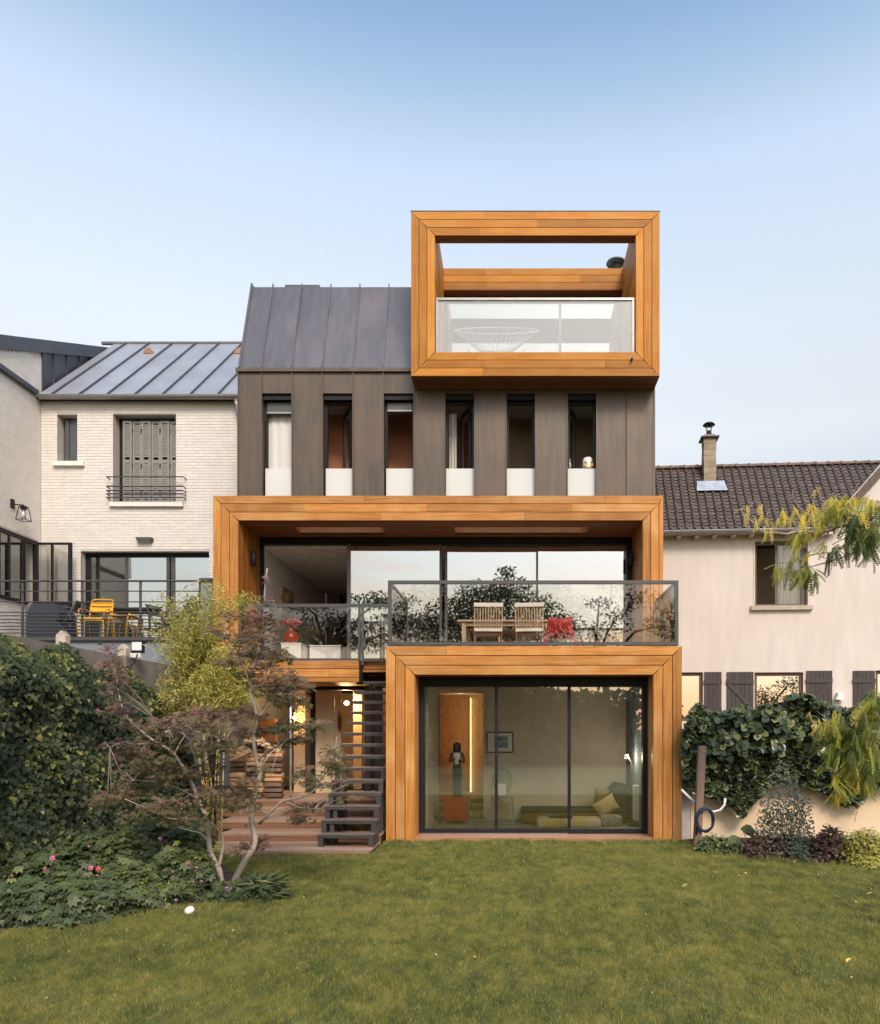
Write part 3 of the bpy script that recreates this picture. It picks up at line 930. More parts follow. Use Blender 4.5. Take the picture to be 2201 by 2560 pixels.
# ---- garden doors
gd = part('garden_doors', house)
dz0, dz1 = .076, lzi1
hd = Z(1717, YD)
MB().box(lxi0 + .002, lxi1 - .002, YD, YD + .14, hd, dz1 - .001).build('head_rail', black, gd)
for a, b in ((1047, 1062), (1607.5, 1624)):
    MB().box(X(a, YD), X(b, YD), YD, YD + .12, dz0, hd).build('jamb', black, gd)
MB().box(X(1062, YD), X(1607.5, YD), YD + .01, YD + .12, dz0, Z(2073, YD)).build('bottom_rail', black, gd)
MB().box(X(1050, YD), X(1420, YD), YD - .03, YD, dz0, dz0 + .014).build('track', gutter_m, gd)
for a, b, y in ((1237.5, 1245, .0), (1420, 1428, .02)):
    MB().box(X(a, YD), X(b, YD), YD + y, YD + y + .05, Z(2073, YD), hd).build('mullion', black, gd)
for a, b, y in ((1062, 1240, .05), (1243, 1422, .03), (1426, 1607.5, .06)):
    MB().box(X(a, YD), X(b, YD), YD + y, YD + y + .008, Z(2073, YD), hd).build('pane', glass_low, gd)
# garden room
gr = part('garden_room', house)
GZ = .10
YW = 13.50
khaki = mat('khaki plaster', (0.68, 0.60, 0.48), rough=0.9, var=0.05, scale=3)
xo = X(1209, YW)
MB().box(xo, lx1 - .1, YW, YW + .12, GZ, lzi1).build('back_wall', khaki, gr)
MB().box(X(1566, YW), lx1, YD + .14, YW - .002, GZ, lzi1).build('side_wall', mat('blue grey wall', (.16, .19, .22), rough=.9), gr)
MB().box(lx0 + .1, X(1092, 13.2), YD + .14, YW + .12, GZ, lzi1).build('side_wall', khaki, gr)
MB().box(lx0 + .1, lx1 - .1, YD + .14, YW + .1, lzi1 - .03, lzi1).build('ceiling', white_p, gr)
MB().box(-2.6, xo, YW + .13, 18.9, 2.5, 2.56).build('ceiling', white_p, gr)
pan = mat('warm timber panelling', (0.36, 0.17, 0.065), rough=0.5, var=0.15, scale=1, stretch=(20, 20, 1), objrand=.05)
pan2 = mat('light timber panelling', (0.48, 0.33, 0.18), rough=0.5, var=0.12, scale=1, stretch=(20, 20, 1))
MB().box(X(1100, 16.5), X(1176, 16.5), 16.5, 16.6, .3, 2.5).build('timber_panel', pan, gr)
MB().box(X(1176, 16.3), X(1215, 16.3), 16.3, 16.4, .3, 2.5).build('timber_panel', pan2, gr)
MB().box(X(1060, 17.5), X(1230, 17.5), 17.5, 17.6, .1, 2.5).build('back_wall', room_taupe, gr)
for k in range(3):
    MB().box(-2.2, xo - .002, 13.75 + k * .5, 16.6, GZ + .005 + k * .085, GZ + .085 * (k + 1)).build('inner_step', mat('oak step', (.40, .31, .19), rough=.6, var=.1) if k == 0 else MATS['oak step'], gr)
flo = MB().box(lx0 + .1, lx1 - .1, YD + .13, 18.9, 0, GZ).build('room_floor', mat('dark floor', (.12, .10, .08), rough=.5), gr)
# ================================================================ undercroft and entrance (parts of the house)
EZ = .50                                              # entrance floor
ug = part('entrance_porch', house)
MB().box(-5.1, -2.0, 12.98, 17.2, 0, EZ - .03).build('porch_base', membrane, ug)
for i, a, b in boards(None, 'x', deck_x, 0, 0, 12.96, 15.0, 0, .02, .14):
    MB().box(-5.1, -2.0, a, b, EZ - .028, EZ).build('plank', deck_x, ug)
MB().box(-5.3, -2.0, 17.0, 17.1, EZ, 2.56).build('back_wall', room_taupe, ug)
MB().box(-5.22, -5.06, 12.98, 17, 0, 2.56).build('side_wall', slab_m, ug)
cream_door = mat('cream door', (0.62, 0.49, 0.31), rough=0.5, var=0.05, stretch=(12, 12, .5), scale=1)
# open leaf of the entrance door and the wall beyond
YDR = 14.3
dl = part('entrance_door', house)
dx0, dx1 = X(789, YDR), X(853, YDR)
dzt = Z(1728, YDR)
for k in range(4):
    a = dx0 + (dx1 - dx0) * k / 4
    MB().box(a + .002, a + (dx1 - dx0) / 4 - .002, YDR, YDR + .05, EZ + .01, dzt).build('door_board', cream_door, dl)
MB().box(dx0 - .09, dx0 - .005, YDR - .02, YDR + .1, EZ, 2.56).build('door_jamb', black, dl)
MB().box(dx0 - .09, -2.0, YDR - .02, YDR + .1, dzt + .02, 2.56).build('door_head', black, dl)
cream_w = mat('cream entrance wall', (0.60, 0.46, 0.29), rough=0.7, var=0.05)
MB().box(dx1 + .02, X(905, 15.3), 15.3, 15.4, EZ, 2.52).build('hall_wall', cream_w, ug)
MB().box(X(905, 15.3) + .002, -1.97, 15.6, 15.7, EZ, 2.52).build('hall_wall', mat('dark brown hall', (.12, .06, .035), rough=.8), ug)
MB().box(X(735, 14.6), dx0 - .1, 14.6, 14.7, EZ, 2.52).build('hall_wall', cream_w, ug)
MB().box(X(765, 14.55), dx0 - .095, 14.50, 14.598, EZ, 2.52).build('dark_panel', mat('dark brown panel', (.07, .045, .03), rough=.6), ug)
MB().box(X(606, 14.6), X(690, 14.6), 14.6, 14.68, 1.3, Z(1797, 14.6)).build('timber_panel', pan, ug)
for a, b in ((912, 926), (937, 955)):
    MB().box(X(a, 13.6), X(b, 13.6), 13.6, 13.72, .3, 2.52).build('steel_post', slab_m if False else mat('blue grey steel', (.07, .08, .095), rough=.5) if a == 912 else MATS['blue grey steel'], ug)

# pole in front of the log pile
pole = MB().tube([(X(727, 12.9), 12.9, EZ - .05), (X(727, 12.9), 12.9, 2.57)], .022, 8).build('metal_pole', mat('galvanised pole', (.62, .62, .62), rough=.35, metal=.6, var=.3, scale=12), None, smooth=True)
tag(pole, 'thin galvanised pole in front of the log pile under the terrace', 'pole')

# entrance lamps (lit)
bulb = emit_mat('warm bulb', (1.0, 0.62, 0.25), 22)
brass = mat('brass', (.42, .26, .10), rough=.35, metal=.8)
def wall_lamp(x, y, z, r, label, watt):
    t = thing('wall_lamp', label, 'lamp', (x, y, z), 'lit wall lamps by the entrance')
    MB().lathe([(.035, .0), (.035, .02)], (x, y + .04, z), 12, axis='y').build('back_plate', brass, t)
    MB().tube([(x, y + .05, z), (x, y, z), (x, y - .01, z + .02)], .008, 6).build('arm', brass, t)
    MB().lathe([(.3 * r, -r), (.8 * r, -.6 * r), (r, 0), (.8 * r, .6 * r), (.3 * r, r)], (x, y - .04, z), 12).build('bulb', bulb, t, smooth=True)
    l = D.lights.new('lamp_light', 'POINT')
    l.energy = watt
    l.color = (1.0, .58, .24)
    l.shadow_soft_size = .06
    o = D.objects.new('lamp_light', l)
    o.location = (x, y - .13, z)
    COL.objects.link(o)
wall_lamp(X(868, 15.2), 15.2, Z(1758, 15.2), .045, 'bright lit bulb on the cream entrance wall beside the stairs', 24)
wall_lamp(X(738, 14.5), 14.5, Z(1795, 14.5), .03, 'small lit wall lamp behind the thin pole beside the log pile', 5)
# oval wooden mirror
mo = MB()
mx, mz = X(850, 14.25), Z(1804, 14.25)
ring = [(math.cos(a) * .052, math.sin(a) * .215) for a in [2 * math.pi * k / 24 for k in range(24)]]
mo.hull([(mx + p[0], 14.25, mz + p[1]) for p in ring], [(mx + p[0] * .9, 14.22, mz + p[1] * .95) for p in ring])
t = thing('oval_mirror', 'tall oval mirror in an amber wooden frame on the entrance door', 'mirror', (mx, 14.25, mz - .22))
mo.build('frame', mat('amber wood', (.45, .17, .03), rough=.3, var=.2), t)
MB().prism([(mx + p[0] * .55, mz + p[1] * .8) for p in ring], 'y', 14.214, 14.219).build('mirror_glass', mat('mirror', (.7, .6, .45), rough=.08, metal=1, var=.02), t)

# ================================================================ deck and steps in front of the entrance
dk = thing('wooden_deck', 'low weathered timber deck with broad steps up to the entrance', 'deck', (-3.2, 10.6, 0))
dxa, dxb = -4.45, -2.0
def step(y0, y1, z0, z1, x0=dxa, x1=dxb, n=None):
    for i, a, b in boards(None, 'x', deck_x, 0, 0, y0 + .005, y1, 0, .03, .14):
        MB().box(x0, x1, a, b, z1 - .028, z1).build('plank', deck_x, dk)
    cs = [x0, x0 + (x1 - x0) * rng.uniform(.35, .65), x1]
    for c0, c1 in zip(cs[:-1], cs[1:]):
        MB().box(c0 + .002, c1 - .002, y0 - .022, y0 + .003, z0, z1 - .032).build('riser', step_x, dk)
step(10.18, 11.12, 0.0, .055)
step(11.14, 11.72, .055, .165)
step(11.74, 12.34, .165, .285, x0=-4.7)
step(12.36, 12.94, .285, .39, x0=-4.9)
MB().box(-5.0, dxb, 12.935, 12.955, .39, EZ - .03).build('riser', step_x, dk)
MB().box(-4.4, dxb, 10.2, 11.1, .002, .024).box(-4.4, dxb, 11.16, 12.9, .002, .13).build('joists', membrane, dk)

# ================================================================ open stair
st = thing('outdoor_stair', 'steep open stair of fifteen dark treads beside the lower timber frame', 'stairs', (-2.4, 10.6, .055))
SX0, SX1 = -2.807, -2.005
for i in range(15):
    y = 10.58 + .2 * i
    z = .235 + .1815 * i
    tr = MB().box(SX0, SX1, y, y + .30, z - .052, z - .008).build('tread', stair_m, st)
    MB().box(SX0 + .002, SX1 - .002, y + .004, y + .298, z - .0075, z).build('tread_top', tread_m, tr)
    foot = .055 if y < 11.1 else (.165 if y < 11.7 else .285 if y < 12.3 else .39)
    if i < 6:
        for x in (SX0 + .005, SX1 - .075):
            MB().box(x, x + .068, y + .004, y + .074, foot, z - .053).build('leg', stair_m, st)
    if 0 < i < 6:
        MB().box(SX0 + .12, SX0 + .18, y + .02, y + .08, foot, z - .053).build('leg', stair_m, st)
    if i >= 6:
        MB().box(SX1 - .09, SX1 - .004, y + .06, y + .24, z - .12, z - .054).build('bracket', stair_m, st)
MB().bar((SX1 - .03, 10.7, .06), (SX1 - .03, 13.4, 2.6), .04, .12).build('stringer', stair_m, st)
# hand rail brackets on the frame side
for i in (4, 6):
    pass

# ================================================================ glass balustrades
def rail_frame(mb, p, q, w=.05):
    mb.bar(p, q, w, w)
b1 = thing('glass_balustrade', 'glass balustrade with grey rail along the terrace edge above the log pile', 'balustrade', (X(770, YM), YM + .06, FLOOR), 'glass balustrades')
yb = YM + .07
bz1, bz0 = Z(1514, yb), Z(1649, yb)
xL, xP, xR = mxi0 + .03, X(903, yb), X(985, yb)
MB().bar((xL, yb, bz1), (xR, yb, bz1), .05, .055).build('top_rail', gray_fr, b1)
MB().box(xL, xP - .05, yb - .02, yb + .02, bz0 - .03, bz0 + .02).box(xP + .05, xR, yb - .02, yb + .02, bz0 - .03, bz0 + .02).build('bottom_rail', gray_fr, b1)
for a, b in ((-.048, -.008), (.008, .048)):
    MB().box(xP + a, xP + b, yb - .025, yb + .025, bz0 - .1, bz1 - .03).build('post', gray_fr, b1)
MB().box(xL - .028, xL + .005, yb - .02, yb + .02, bz0 - .03, bz1 - .03).build('post', gray_fr, b1)
MB().box(xL + .005, xP - .05, yb - .006, yb + .006, bz0 + .02, bz1 - .027).build('pane', glass_bal, b1)
MB().box(xP + .05, xR, yb - .006, yb + .006, bz0 + .02, bz1 - .027).build('pane', glass_bal, b1)

b2 = thing('glass_balustrade', 'wide glass balustrade with grey frame on top of the lower timber frame', 'balustrade', (.3, YL + .07, 3.0), 'glass balustrades')
y2 = YL + .08
xa, xb = X(975, y2), X(1692, y2)
ta, tb = Z(1456, y2), Z(1609, y2)
MB().box(xa - .026, xb + .026, y2 - .025, y2 + .025, ta - .026, ta + .026).build('top_rail', gray_fr, b2)
MB().box(xa + .026, xb - .026, y2 - .024, y2 + .024, tb - .03, tb + .022).build('bottom_rail', gray_fr, b2)
MB().box(xa - .026, xa + .026, y2 - .024, y2 + .024, tb - .03, ta - .027).build('post', gray_fr, b2)
MB().box(xb - .026, xb + .026, y2 - .024, y2 + .024, tb - .03, ta - .027).build('post', gray_fr, b2)
MB().box(xa + .026, xb - .026, y2 - .007, y2 + .007, tb + .022, ta - .026).build('pane', glass_bal, b2)
for x, nm in ((xa, 0), (xb, 1)):
    MB().box(x - .02, x + .02, y2 + .026, 13.22, ta - .024, ta + .018).build('side_rail', gray_fr, b2)
    MB().box(x - .02, x + .02, y2 + .026, 13.22, tb - .03, tb + .02).build('side_rail', gray_fr, b2)
    MB().box(x - .019, x + .019, 13.18, 13.22, tb + .021, ta - .025).build('post', gray_fr, b2)
    MB().box(x - .006, x + .006, y2 + .026, 13.18, tb + .02, ta - .024).build('pane', glass_bal, b2)

b3 = thing('glass_balustrade', 'glass balustrade with milky sky sheen closing the upper timber frame', 'balustrade', (.4, YU + .12, uzi0), 'glass balustrades')
y3 = YU + .10
za, zb_ = Z(749, y3), Z(877, y3)
MB().box(uxi0 + .01, uxi1 - .01, y3 - .03, y3 + .03, za - .02, za + .022).build('top_rail', gutter_m, b3)
MB().box(uxi0 + .01, uxi0 + .05, y3 - .025, y3 + .025, uzi0, za - .021).build('post', gutter_m, b3)
MB().box(uxi1 - .05, uxi1 - .01, y3 - .025, y3 + .025, uzi0, za - .021).build('post', gutter_m, b3)
MB().box(uxi0 + .05, uxi1 - .05, y3 - .024, y3 + .024, uzi0 - .0, uzi0 + .02).build('bottom_rail', gray_fr, b3)
MB().box(uxi0 + .05, uxi1 - .05, y3 - .008, y3 + .008, uzi0 + .02, za - .021).build('pane', glass_sheen, b3)

# cylinder lamps on the middle reveals
def cyl_lamp(x, y, z, s, label):
    t = thing('cylinder_lamp', label, 'lamp', (x, y, z), 'cylinder wall lamps on the terrace')
    MB().lathe([(.03, -.14), (.042, -.135), (.042, .135), (.03, .14)], (x + s * .075, y, z), 14).build('shade', black, t, smooth=True)
    MB().box(min(x, x + s * .07), max(x, x + s * .07), y - .02, y + .02, z - .04, z + .03).build('bracket', black, t)
cyl_lamp(mxi0 + .002, 13.5, Z(1396, 13.5), 1, 'dark cylinder wall lamp on the left cheek of the terrace')
cyl_lamp(mxi1 - .002, 13.75, Z(1396, 13.75), -1, 'dark cylinder wall lamp on the right cheek of the terrace')

# ================================================================ left house of cream brick
YW1 = 16.5
XW = -10.55
lh = thing('brick_house', 'cream brick house with standing seam roof on the left', 'house', (-8, 17, 0))
wz0, wz1 = 3.42, Z(1004, YW1)
op = [(X(143.5, YW1), X(193, YW1), Z(1152, YW1), Z(1036, YW1)),
      (X(283, YW1), X(440, YW1), Z(1254, YW1), Z(1035, YW1)),
      (X(202, YW1), X(523, YW1), wz0 - .1, Z(1378, YW1))]
wx1 = -5.2
def cut_rect(x0, x1, z0, z1, holes):
    """rectangles of a wall with rectangular holes"""
    xs = sorted({x0, x1, *[h[0] for h in holes], *[h[1] for h in holes]})
    out = []
    for a, b in zip(xs[:-1], xs[1:]):
        hs = sorted([(h[2], h[3]) for h in holes if h[0] < (a + b) / 2 < h[1]])
        z = z0
        for h0, h1 in hs:
            if h0 > z: out.append((a, b, z, h0))
            z = max(z, h1)
        if z < z1: out.append((a, b, z, z1))
    return out
mw = part('front_wall', lh)
bk = MB()
for a, b, c, d in cut_rect(XW, wx1, wz0 - .4, wz1 + .1, op):
    bk.box(a, b, YW1 + .007, YW1 + .30, c, d)
bk.build('mortar_bed', mortar, mw)
def course(x0, x1, z0, z1, holes, bl=.26, bh=.0648, j=.009):
    out = []
    n = int((z1 - z0) / bh)
    for r in range(n):
        a0 = z0 + r * bh
        x = x0 - bl * (.5 if r % 2 else 0) - rng.uniform(0, .008)
        while x < x1:
            segs = [(max(x, x0), min(x + bl - j, x1))]
            for h in holes:
                if a0 + bh * .8 > h[2] and a0 + bh * .2 < h[3]:
                    ns = []
                    for s in segs:
                        if s[1] <= h[0] or s[0] >= h[1]: ns.append(s)
                        else:
                            if s[0] < h[0]: ns.append((s[0], h[0]))
                            if s[1] > h[1]: ns.append((h[1], s[1]))
                    segs = ns
            for s in segs:
                if s[1] - s[0] > .03:
                    out.append((s[0], s[1], a0, a0 + bh - j))
            x += bl
    return out
br = course(XW + .01, wx1, wz0, wz1, op)
full = D.meshes.new('brick')
def brick_mesh(mb, w, h, d=.022, c=.004):
    return mb
# 300 bricks nearest the camera axis of sight as objects, the others one stuff mesh
def view_size(b): return (b[1] - b[0])
vis = [b for b in br if b[0] > X(104, YW1) and b[1] < X(531, YW1) and b[3] < Z(1010, YW1)]
vis.sort(key=lambda b: (-(round(b[1] - b[0], 2)), abs((b[2] + b[3]) / 2 - 6.6) + abs((b[0] + b[1]) / 2 + 8)))
solo = set(map(tuple, vis[:300]))
rest = MB()
unit = {}
for b in br:
    if tuple(b) in solo:
        key = round(b[1] - b[0], 3)
        if key not in unit:
            me = D.meshes.new('brick')
            q = MB().box(-key / 2, key / 2, 0, .03, 0, b[3] - b[2])
            me.from_pydata(q.v, [], q.f)
            me.materials.append(brick_m)
            unit[key] = me
        o = inst('brick', unit[key], mw, Matrix.Translation(((b[0] + b[1]) / 2, YW1 + rng.uniform(-.002, .002), b[2])))
    else:
        rest.box(b[0], b[1], YW1 + rng.uniform(-.002, .002), YW1 + .03, b[2], b[3])
rest.build('brickwork', brick_m, mw, kind='stuff')
D.meshes.remove(full)
# wing wall running towards the camera
ww = part('wing_wall', lh)
wop = [(13.0, 16.02, 4.49, 5.90), (15.98, 16.42, 3.0, 5.90)]
bk = MB()
for a, b, c, d in cut_rect(13.2, YW1 + .3, wz0 - .6, 9.12, wop):
    bk.box(XW - .3, XW - .007, a, b, c, d)
bk.build('mortar_bed', mortar, ww)
rest = MB()
for b in course(13.2, YW1 - .002, wz0 - .4, 9.08, wop):
    d = rng.uniform(-.002, .002)
    rest.box(XW - .03, XW + d, b[0], b[1], b[2], b[3])
rest.build('brickwork', brick_m, ww, kind='stuff')
# upper part of the wing: brick gable and zinc cheek under a sloping coping
cz = lambda y: 9.85 + (y - 15.19) * (11.65 - 9.85) / (19.2 - 15.19)
ux = XW - .06
up = part('wing_gable', lh)
MB().prism([(13.2, 8.9), (16.62, 8.9), (16.62, cz(16.62) - .28), (13.2, cz(13.2) - .28)], 'x', ux - .25, ux - .012).build('mortar_bed', mortar, up)
rest = MB()
for b in course(13.2, 16.62, 9.13, 11.2, []):
    za_, zb2 = cz(b[0]) - .27, cz(b[1]) - .27
    if b[3] < min(za_, zb2):
        rest.box(ux - .03, ux, b[0], b[1], b[2], b[3])
rest.build('brickwork', brick_m, up, kind='stuff')
ys = [16.63, 17.05, 17.55, 18.05, 18.55, 19.15]
for a, b in zip(ys[:-1], ys[1:]):
    MB().prism([(a + .006, 8.9), (b - .006, 8.9), (b - .006, cz(b) - .25), (a + .006, cz(a) - .25)], 'x', ux - .04, ux - .004).build('cheek_panel', zinc_dark, up)
    MB().box(ux - .004, ux + .025, a - .01, a + .01, 9.0, cz(a) - .25).build('standing_seam', zinc_dark, up)
cy = [13.2, 15.6, 17.0, 18.1, 19.25]
for a, b in zip(cy[:-1], cy[1:]):
    MB().prism([(a + .002, cz(a) - .29), (b - .002, cz(b) - .29), (b - .002, cz(b)), (a + .002, cz(a))], 'x', ux - .4, ux + .06).build('coping', zinc_dark, up)
MB().hull([(XW - .02, 13.2, 9.10), (XW + .09, 13.2, 9.10), (XW + .09, 13.2, 9.20), (XW - .02, 13.2, 9.26)],
          [(XW - .02, YW1 - .2, 9.10), (XW + .09, YW1 - .2, 9.10), (XW + .09, YW1 - .2, 9.20), (XW - .02, YW1 - .2, 9.26)]).build('ledge', zinc_dark, up)
# roof
rp = part('standing_seam_roof', lh)
ey, ez, ry, rz = YW1 - .16, Z(986, YW1 - .2), 19.5, 11.9
sx = [XW + .02] + [-10.2 + .612 * i for i in range(9)]
nrm = Vector((0, -(rz - ez), (ry - ey))).normalized()
for a, b in zip(sx[:-1], sx[1:]):
    p = [Vector((a + .003, ey, ez)), Vector((b - .003, ey, ez)), Vector((b - .003, ry, rz)), Vector((a + .003, ry, rz))]
    MB().hull([q - nrm * .02 for q in p], p).build('roof_panel', zinc_left, rp)
for a in sx[1:]:
    MB().bar(Vector((a, ey, ez)) + nrm * .018, Vector((a, ry, rz)) + nrm * .018, .022, .05, up=nrm).build('standing_seam', zinc_dark, rp)
MB().tube([(XW - .3, ry, rz + .01), (sx[-1], ry, rz + .01)], .05, 8).build('ridge_cap', gutter_m, rp)
for px, py in ((371, 889), (598, 890)):
    for k in range(1):
        Y = 18.9
        x, z = X(px, Y), Z(py, Y)
        yy = ey + (z - ez) / (rz - ez) * (ry - ey)
        x = X(px, yy)
        arc = [(x + .12 * math.cos(a), z + .145 * math.sin(a)) for a in [math.pi * k / 10 for k in range(11)]]
        MB().prism(arc, 'y', yy - .02, yy + .22).build('roof_vent', mat('copper vent', (.30, .17, .10), rough=.5) if px == 371 else MATS['copper vent'], rp)
MB().hull([(XW, ey, ez - .03), (XW, YW1 + .2, ez - .03), (XW, ry, rz - .05)], [(sx[-1], ey, ez - .03), (sx[-1], YW1 + .2, ez - .03), (sx[-1], ry, rz - .05)]).build('roof_void', membrane, rp)
# gutter: half-round in short lengths
gy, gz = YW1 - .20, Z(988, YW1 - .25)
gl_n = 9
for k in range(gl_n):
    a, b = XW + .1 + (wx1 - XW - .1) * k / gl_n, XW + .1 + (wx1 - XW - .1) * (k + 1) / gl_n
    arc = [(gy + .075 * math.cos(t_), gz + .02 + .085 * math.sin(t_)) for t_ in [math.pi + math.pi * j / 8 for j in range(9)]]
    arc += [(gy + .065 * math.cos(t_), gz + .02 + .075 * math.sin(t_)) for t_ in [2 * math.pi - math.pi * j / 8 for j in range(9)]]
    MB().prism(arc, 'x', a, b).build('gutter', gutter_m, lh)
    MB().prism([(p[0] * 1.0, p[1] - .004) for p in arc], 'x', a - .012, a + .012).build('gutter_joint', gutter_m, lh)
MB().box(XW, wx1, YW1 - .14, YW1 + .012, wz1 + .005, wz1 + .06).build('eave_board', black, lh)
MB().tube([(X(590, gy), gy, gz - .06), (X(592, gy), gy, gz - .2), (X(598, 16.4), 16.4, gz - .45), (X(598, 16.4), 16.4, 6)], .045, 8).build('downpipe', gutter_m, lh, smooth=True)
# sills
for px0, px1, py0, py1 in ((129, 206, 1152, 1163), (271, 455, 1254, 1265)):
    MB().box(X(px0, 16.4), X(px1, 16.4), 16.42, YW1 + .2, Z(py1, 16.42), Z(py0, 16.42)).build('window_sill', stone_w, lh)
# small window: folded metal shutter
o0 = op[0]
sw = part('narrow_window', lh)
MB().box(o0[0], o0[1], YW1 + .26, YW1 + .3, o0[2], o0[3]).build('shadow_back', black, sw)
for k in range(4):
    a = o0[0] + .08 + (o0[1] - o0[0] - .09) * k / 4
    MB().box(a, a + (o0[1] - o0[0] - .09) / 4 - .008, YW1 + .16 + (.02 if k % 2 else 0), YW1 + .19 + (.02 if k % 2 else 0), o0[2] + .02, o0[3] - .06).build('shutter_leaf', mat('slate shutter', (.085, .095, .105), rough=.5) if k == 0 else MATS['slate shutter'], sw)
# large window: six louvred metal leaves
o1 = op[1]
bw_ = part('shuttered_window', lh)
MB().box(o1[0], o1[1], YW1 + .27, YW1 + .3, o1[2], o1[3]).build('shadow_back', black, bw_)
lw0, lw1 = o1[0] + .13, o1[1]
for k in range(6):
    a = lw0 + (lw1 - lw0) * k / 6
    b = lw0 + (lw1 - lw0) * (k + 1) / 6
    y = YW1 + (.17 if k % 2 else .15)
    leaf = MB()
    z0, z1 = o1[2] + .01, o1[3] - .09
    leaf.box(a + .004, a + .05, y, y + .025, z0, z1).box(b - .05, b - .004, y, y + .025, z0, z1)
    zs = [z0 + (z1 - z0) * t_ for t_ in (0, .17, .5, .97, 1)]
    leaf.box(a + .05, b - .05, y + .001, y + .024, z0, z0 + .08).box(a + .05, b - .05, y + .001, y + .024, z1 - .05, z1).box(a + .05, b - .05, y + .001, y + .024, z0 + (z1 - z0) * .49, z0 + (z1 - z0) * .53)
    lf = leaf.build('shutter_leaf', metal_sh, bw_)
    n = 34
    for j in range(n):
        zz = z0 + .1 + (z1 - z0 - .17) * j / n
        if abs(zz - (z0 + (z1 - z0) * .51)) < .05: continue
        sl = MB().hull([(a + .05, y + .004, zz), (b - .05, y + .004, zz), (b - .05, y + .008, zz + .004), (a + .05, y + .008, zz + .004)],
                       [(a + .05, y + .018, zz + .046), (b - .05, y + .018, zz + .046), (b - .05, y + .022, zz + .050), (a + .05, y + .022, zz + .050)])
        sl.build('slat', metal_sh, lf)
    if k in (1, 2, 4, 5):
        for f in (.12, .55, .88):
            MB().box(a - .012, a + .012, y - .012, y, z1 - (z1 - z0) * f - .05, z1 - (z1 - z0) * f + .05).build('hinge', black, lf)
# window bars
wb = thing('window_guard_rail', 'five-bar grey steel guard across the shuttered window of the brick house', 'railing', (X(362, 16.3), 16.3, Z(1245, 16.3)))
for py in (1192, 1216, 1226, 1234.5, 1243.5):
    z = Z(py, 16.36)
    MB().tube([(X(266, 16.36), YW1, z), (X(266, 16.36), 16.36, z), (X(458, 16.36), 16.36, z), (X(458, 16.36), YW1, z)], .014, 6).build('bar', gray_fr, wb)
# terrace door
o2 = op[2]
td = part('terrace_door', lh)
y = YW1 + .18
zt = o2[3]
MB().box(o2[0], o2[1], y, y + .08, zt - .09, zt).box(o2[0], o2[0] + .10, y, y + .08, 3.42, zt - .09).build('frame', black, td)
for a, b in ((312, 318), (416, 424), (428, 436)):
    MB().box(X(a, y), X(b, y), y + .001, y + .06, 3.42, zt - .09).build('mullion', gray_fr, td)
for a, b, m_ in ((222, 312, glass), (318, 416, glass_sky), (436, 523, glass_sky)):
    MB().box(X(a, y), X(b, y), y + .03, y + .038, 3.42, zt - .09).build('pane', m_, td)
MB().box(XW, wx1, 19.8, 19.9, 3.2, 6.2).build('room_back_wall', room_taupe, lh)
MB().box(XW - .2, wx1, YW1 + .31, 19.9, 5.95, 6.05).build('room_ceiling', grey_p, lh)
MB().box(-9.8, -9.7, YW1 + .32, 19.9, 3.2, 5.95).build('room_wall', grey_p, lh)
MB().box(-5.3, -5.2, YW1 + .3, 19.9, 3.2, 9).build('side_wall', white_p, lh)
# wing glazing and the open casement door
wg = part('wing_window', lh)
MB().box(XW - .08, XW - .02, 13.2, 16.42, 5.81, 5.90).box(XW - .1, XW + .05, 13.2, 16.0, 4.44, 4.50).build('frame', black, wg)
for yy in (14.6, 15.22, 15.52, 15.95):
    MB().box(XW - .07, XW - .02, yy - .02, yy + .02, 4.5, 5.81).build('mullion', black, wg)
MB().box(XW - .05, XW - .042, 13.2, 15.95, 4.5, 5.81).build('pane', glass, wg)
MB().box(XW - .10, XW - .02, 15.96, 16.02, 3.42, 5.81).box(XW - .10, XW - .02, 16.37, 16.42, 3.42, 5.81).build('door_frame', black, wg)
MB().box(XW - 2.2, XW - .35, 16.6, 16.7, 3.2, 6).build('room_wall', white_p, wg)
MB().box(XW - 2.2, XW - 2.1, 13.2, 16.6, 3.2, 6).build('room_wall', white_p, wg)
MB().box(XW - 2.2, XW - .31, 13.2, 16.6, 5.92, 6).build('room_ceiling', white_p, wg)
cd = part('open_door_leaf', lh)
yl = 16.15
la, lb = X(88, yl), X(178, yl)
zt, zm = Z(1356, yl), Z(1508, yl)
MB().box(la, la + .05, yl, yl + .05, 3.46, zt).box(lb - .07, lb, yl, yl + .05, 3.46, zt).box(la + .05, lb - .07, yl + .001, yl + .049, zt - .045, zt).box(la + .05, lb - .07, yl + .001, yl + .049, zm - .03, zm + .03).build('frame', black, cd)
xm = X(129, yl)
MB().box(xm - .022, xm + .022, yl + .002, yl + .048, zm + .03, zt - .045).build('glazing_bar', black, cd)
MB().box(la + .05, xm - .022, yl + .02, yl + .026, zm + .03, zt - .045).box(xm + .022, lb - .07, yl + .02, yl + .026, zm + .03, zt - .045).build('pane', glass, cd)
MB().box(la + .05, lb - .07, yl + .015, yl + .03, 3.46, zm - .03).build('door_panel', zinc_dark, cd)

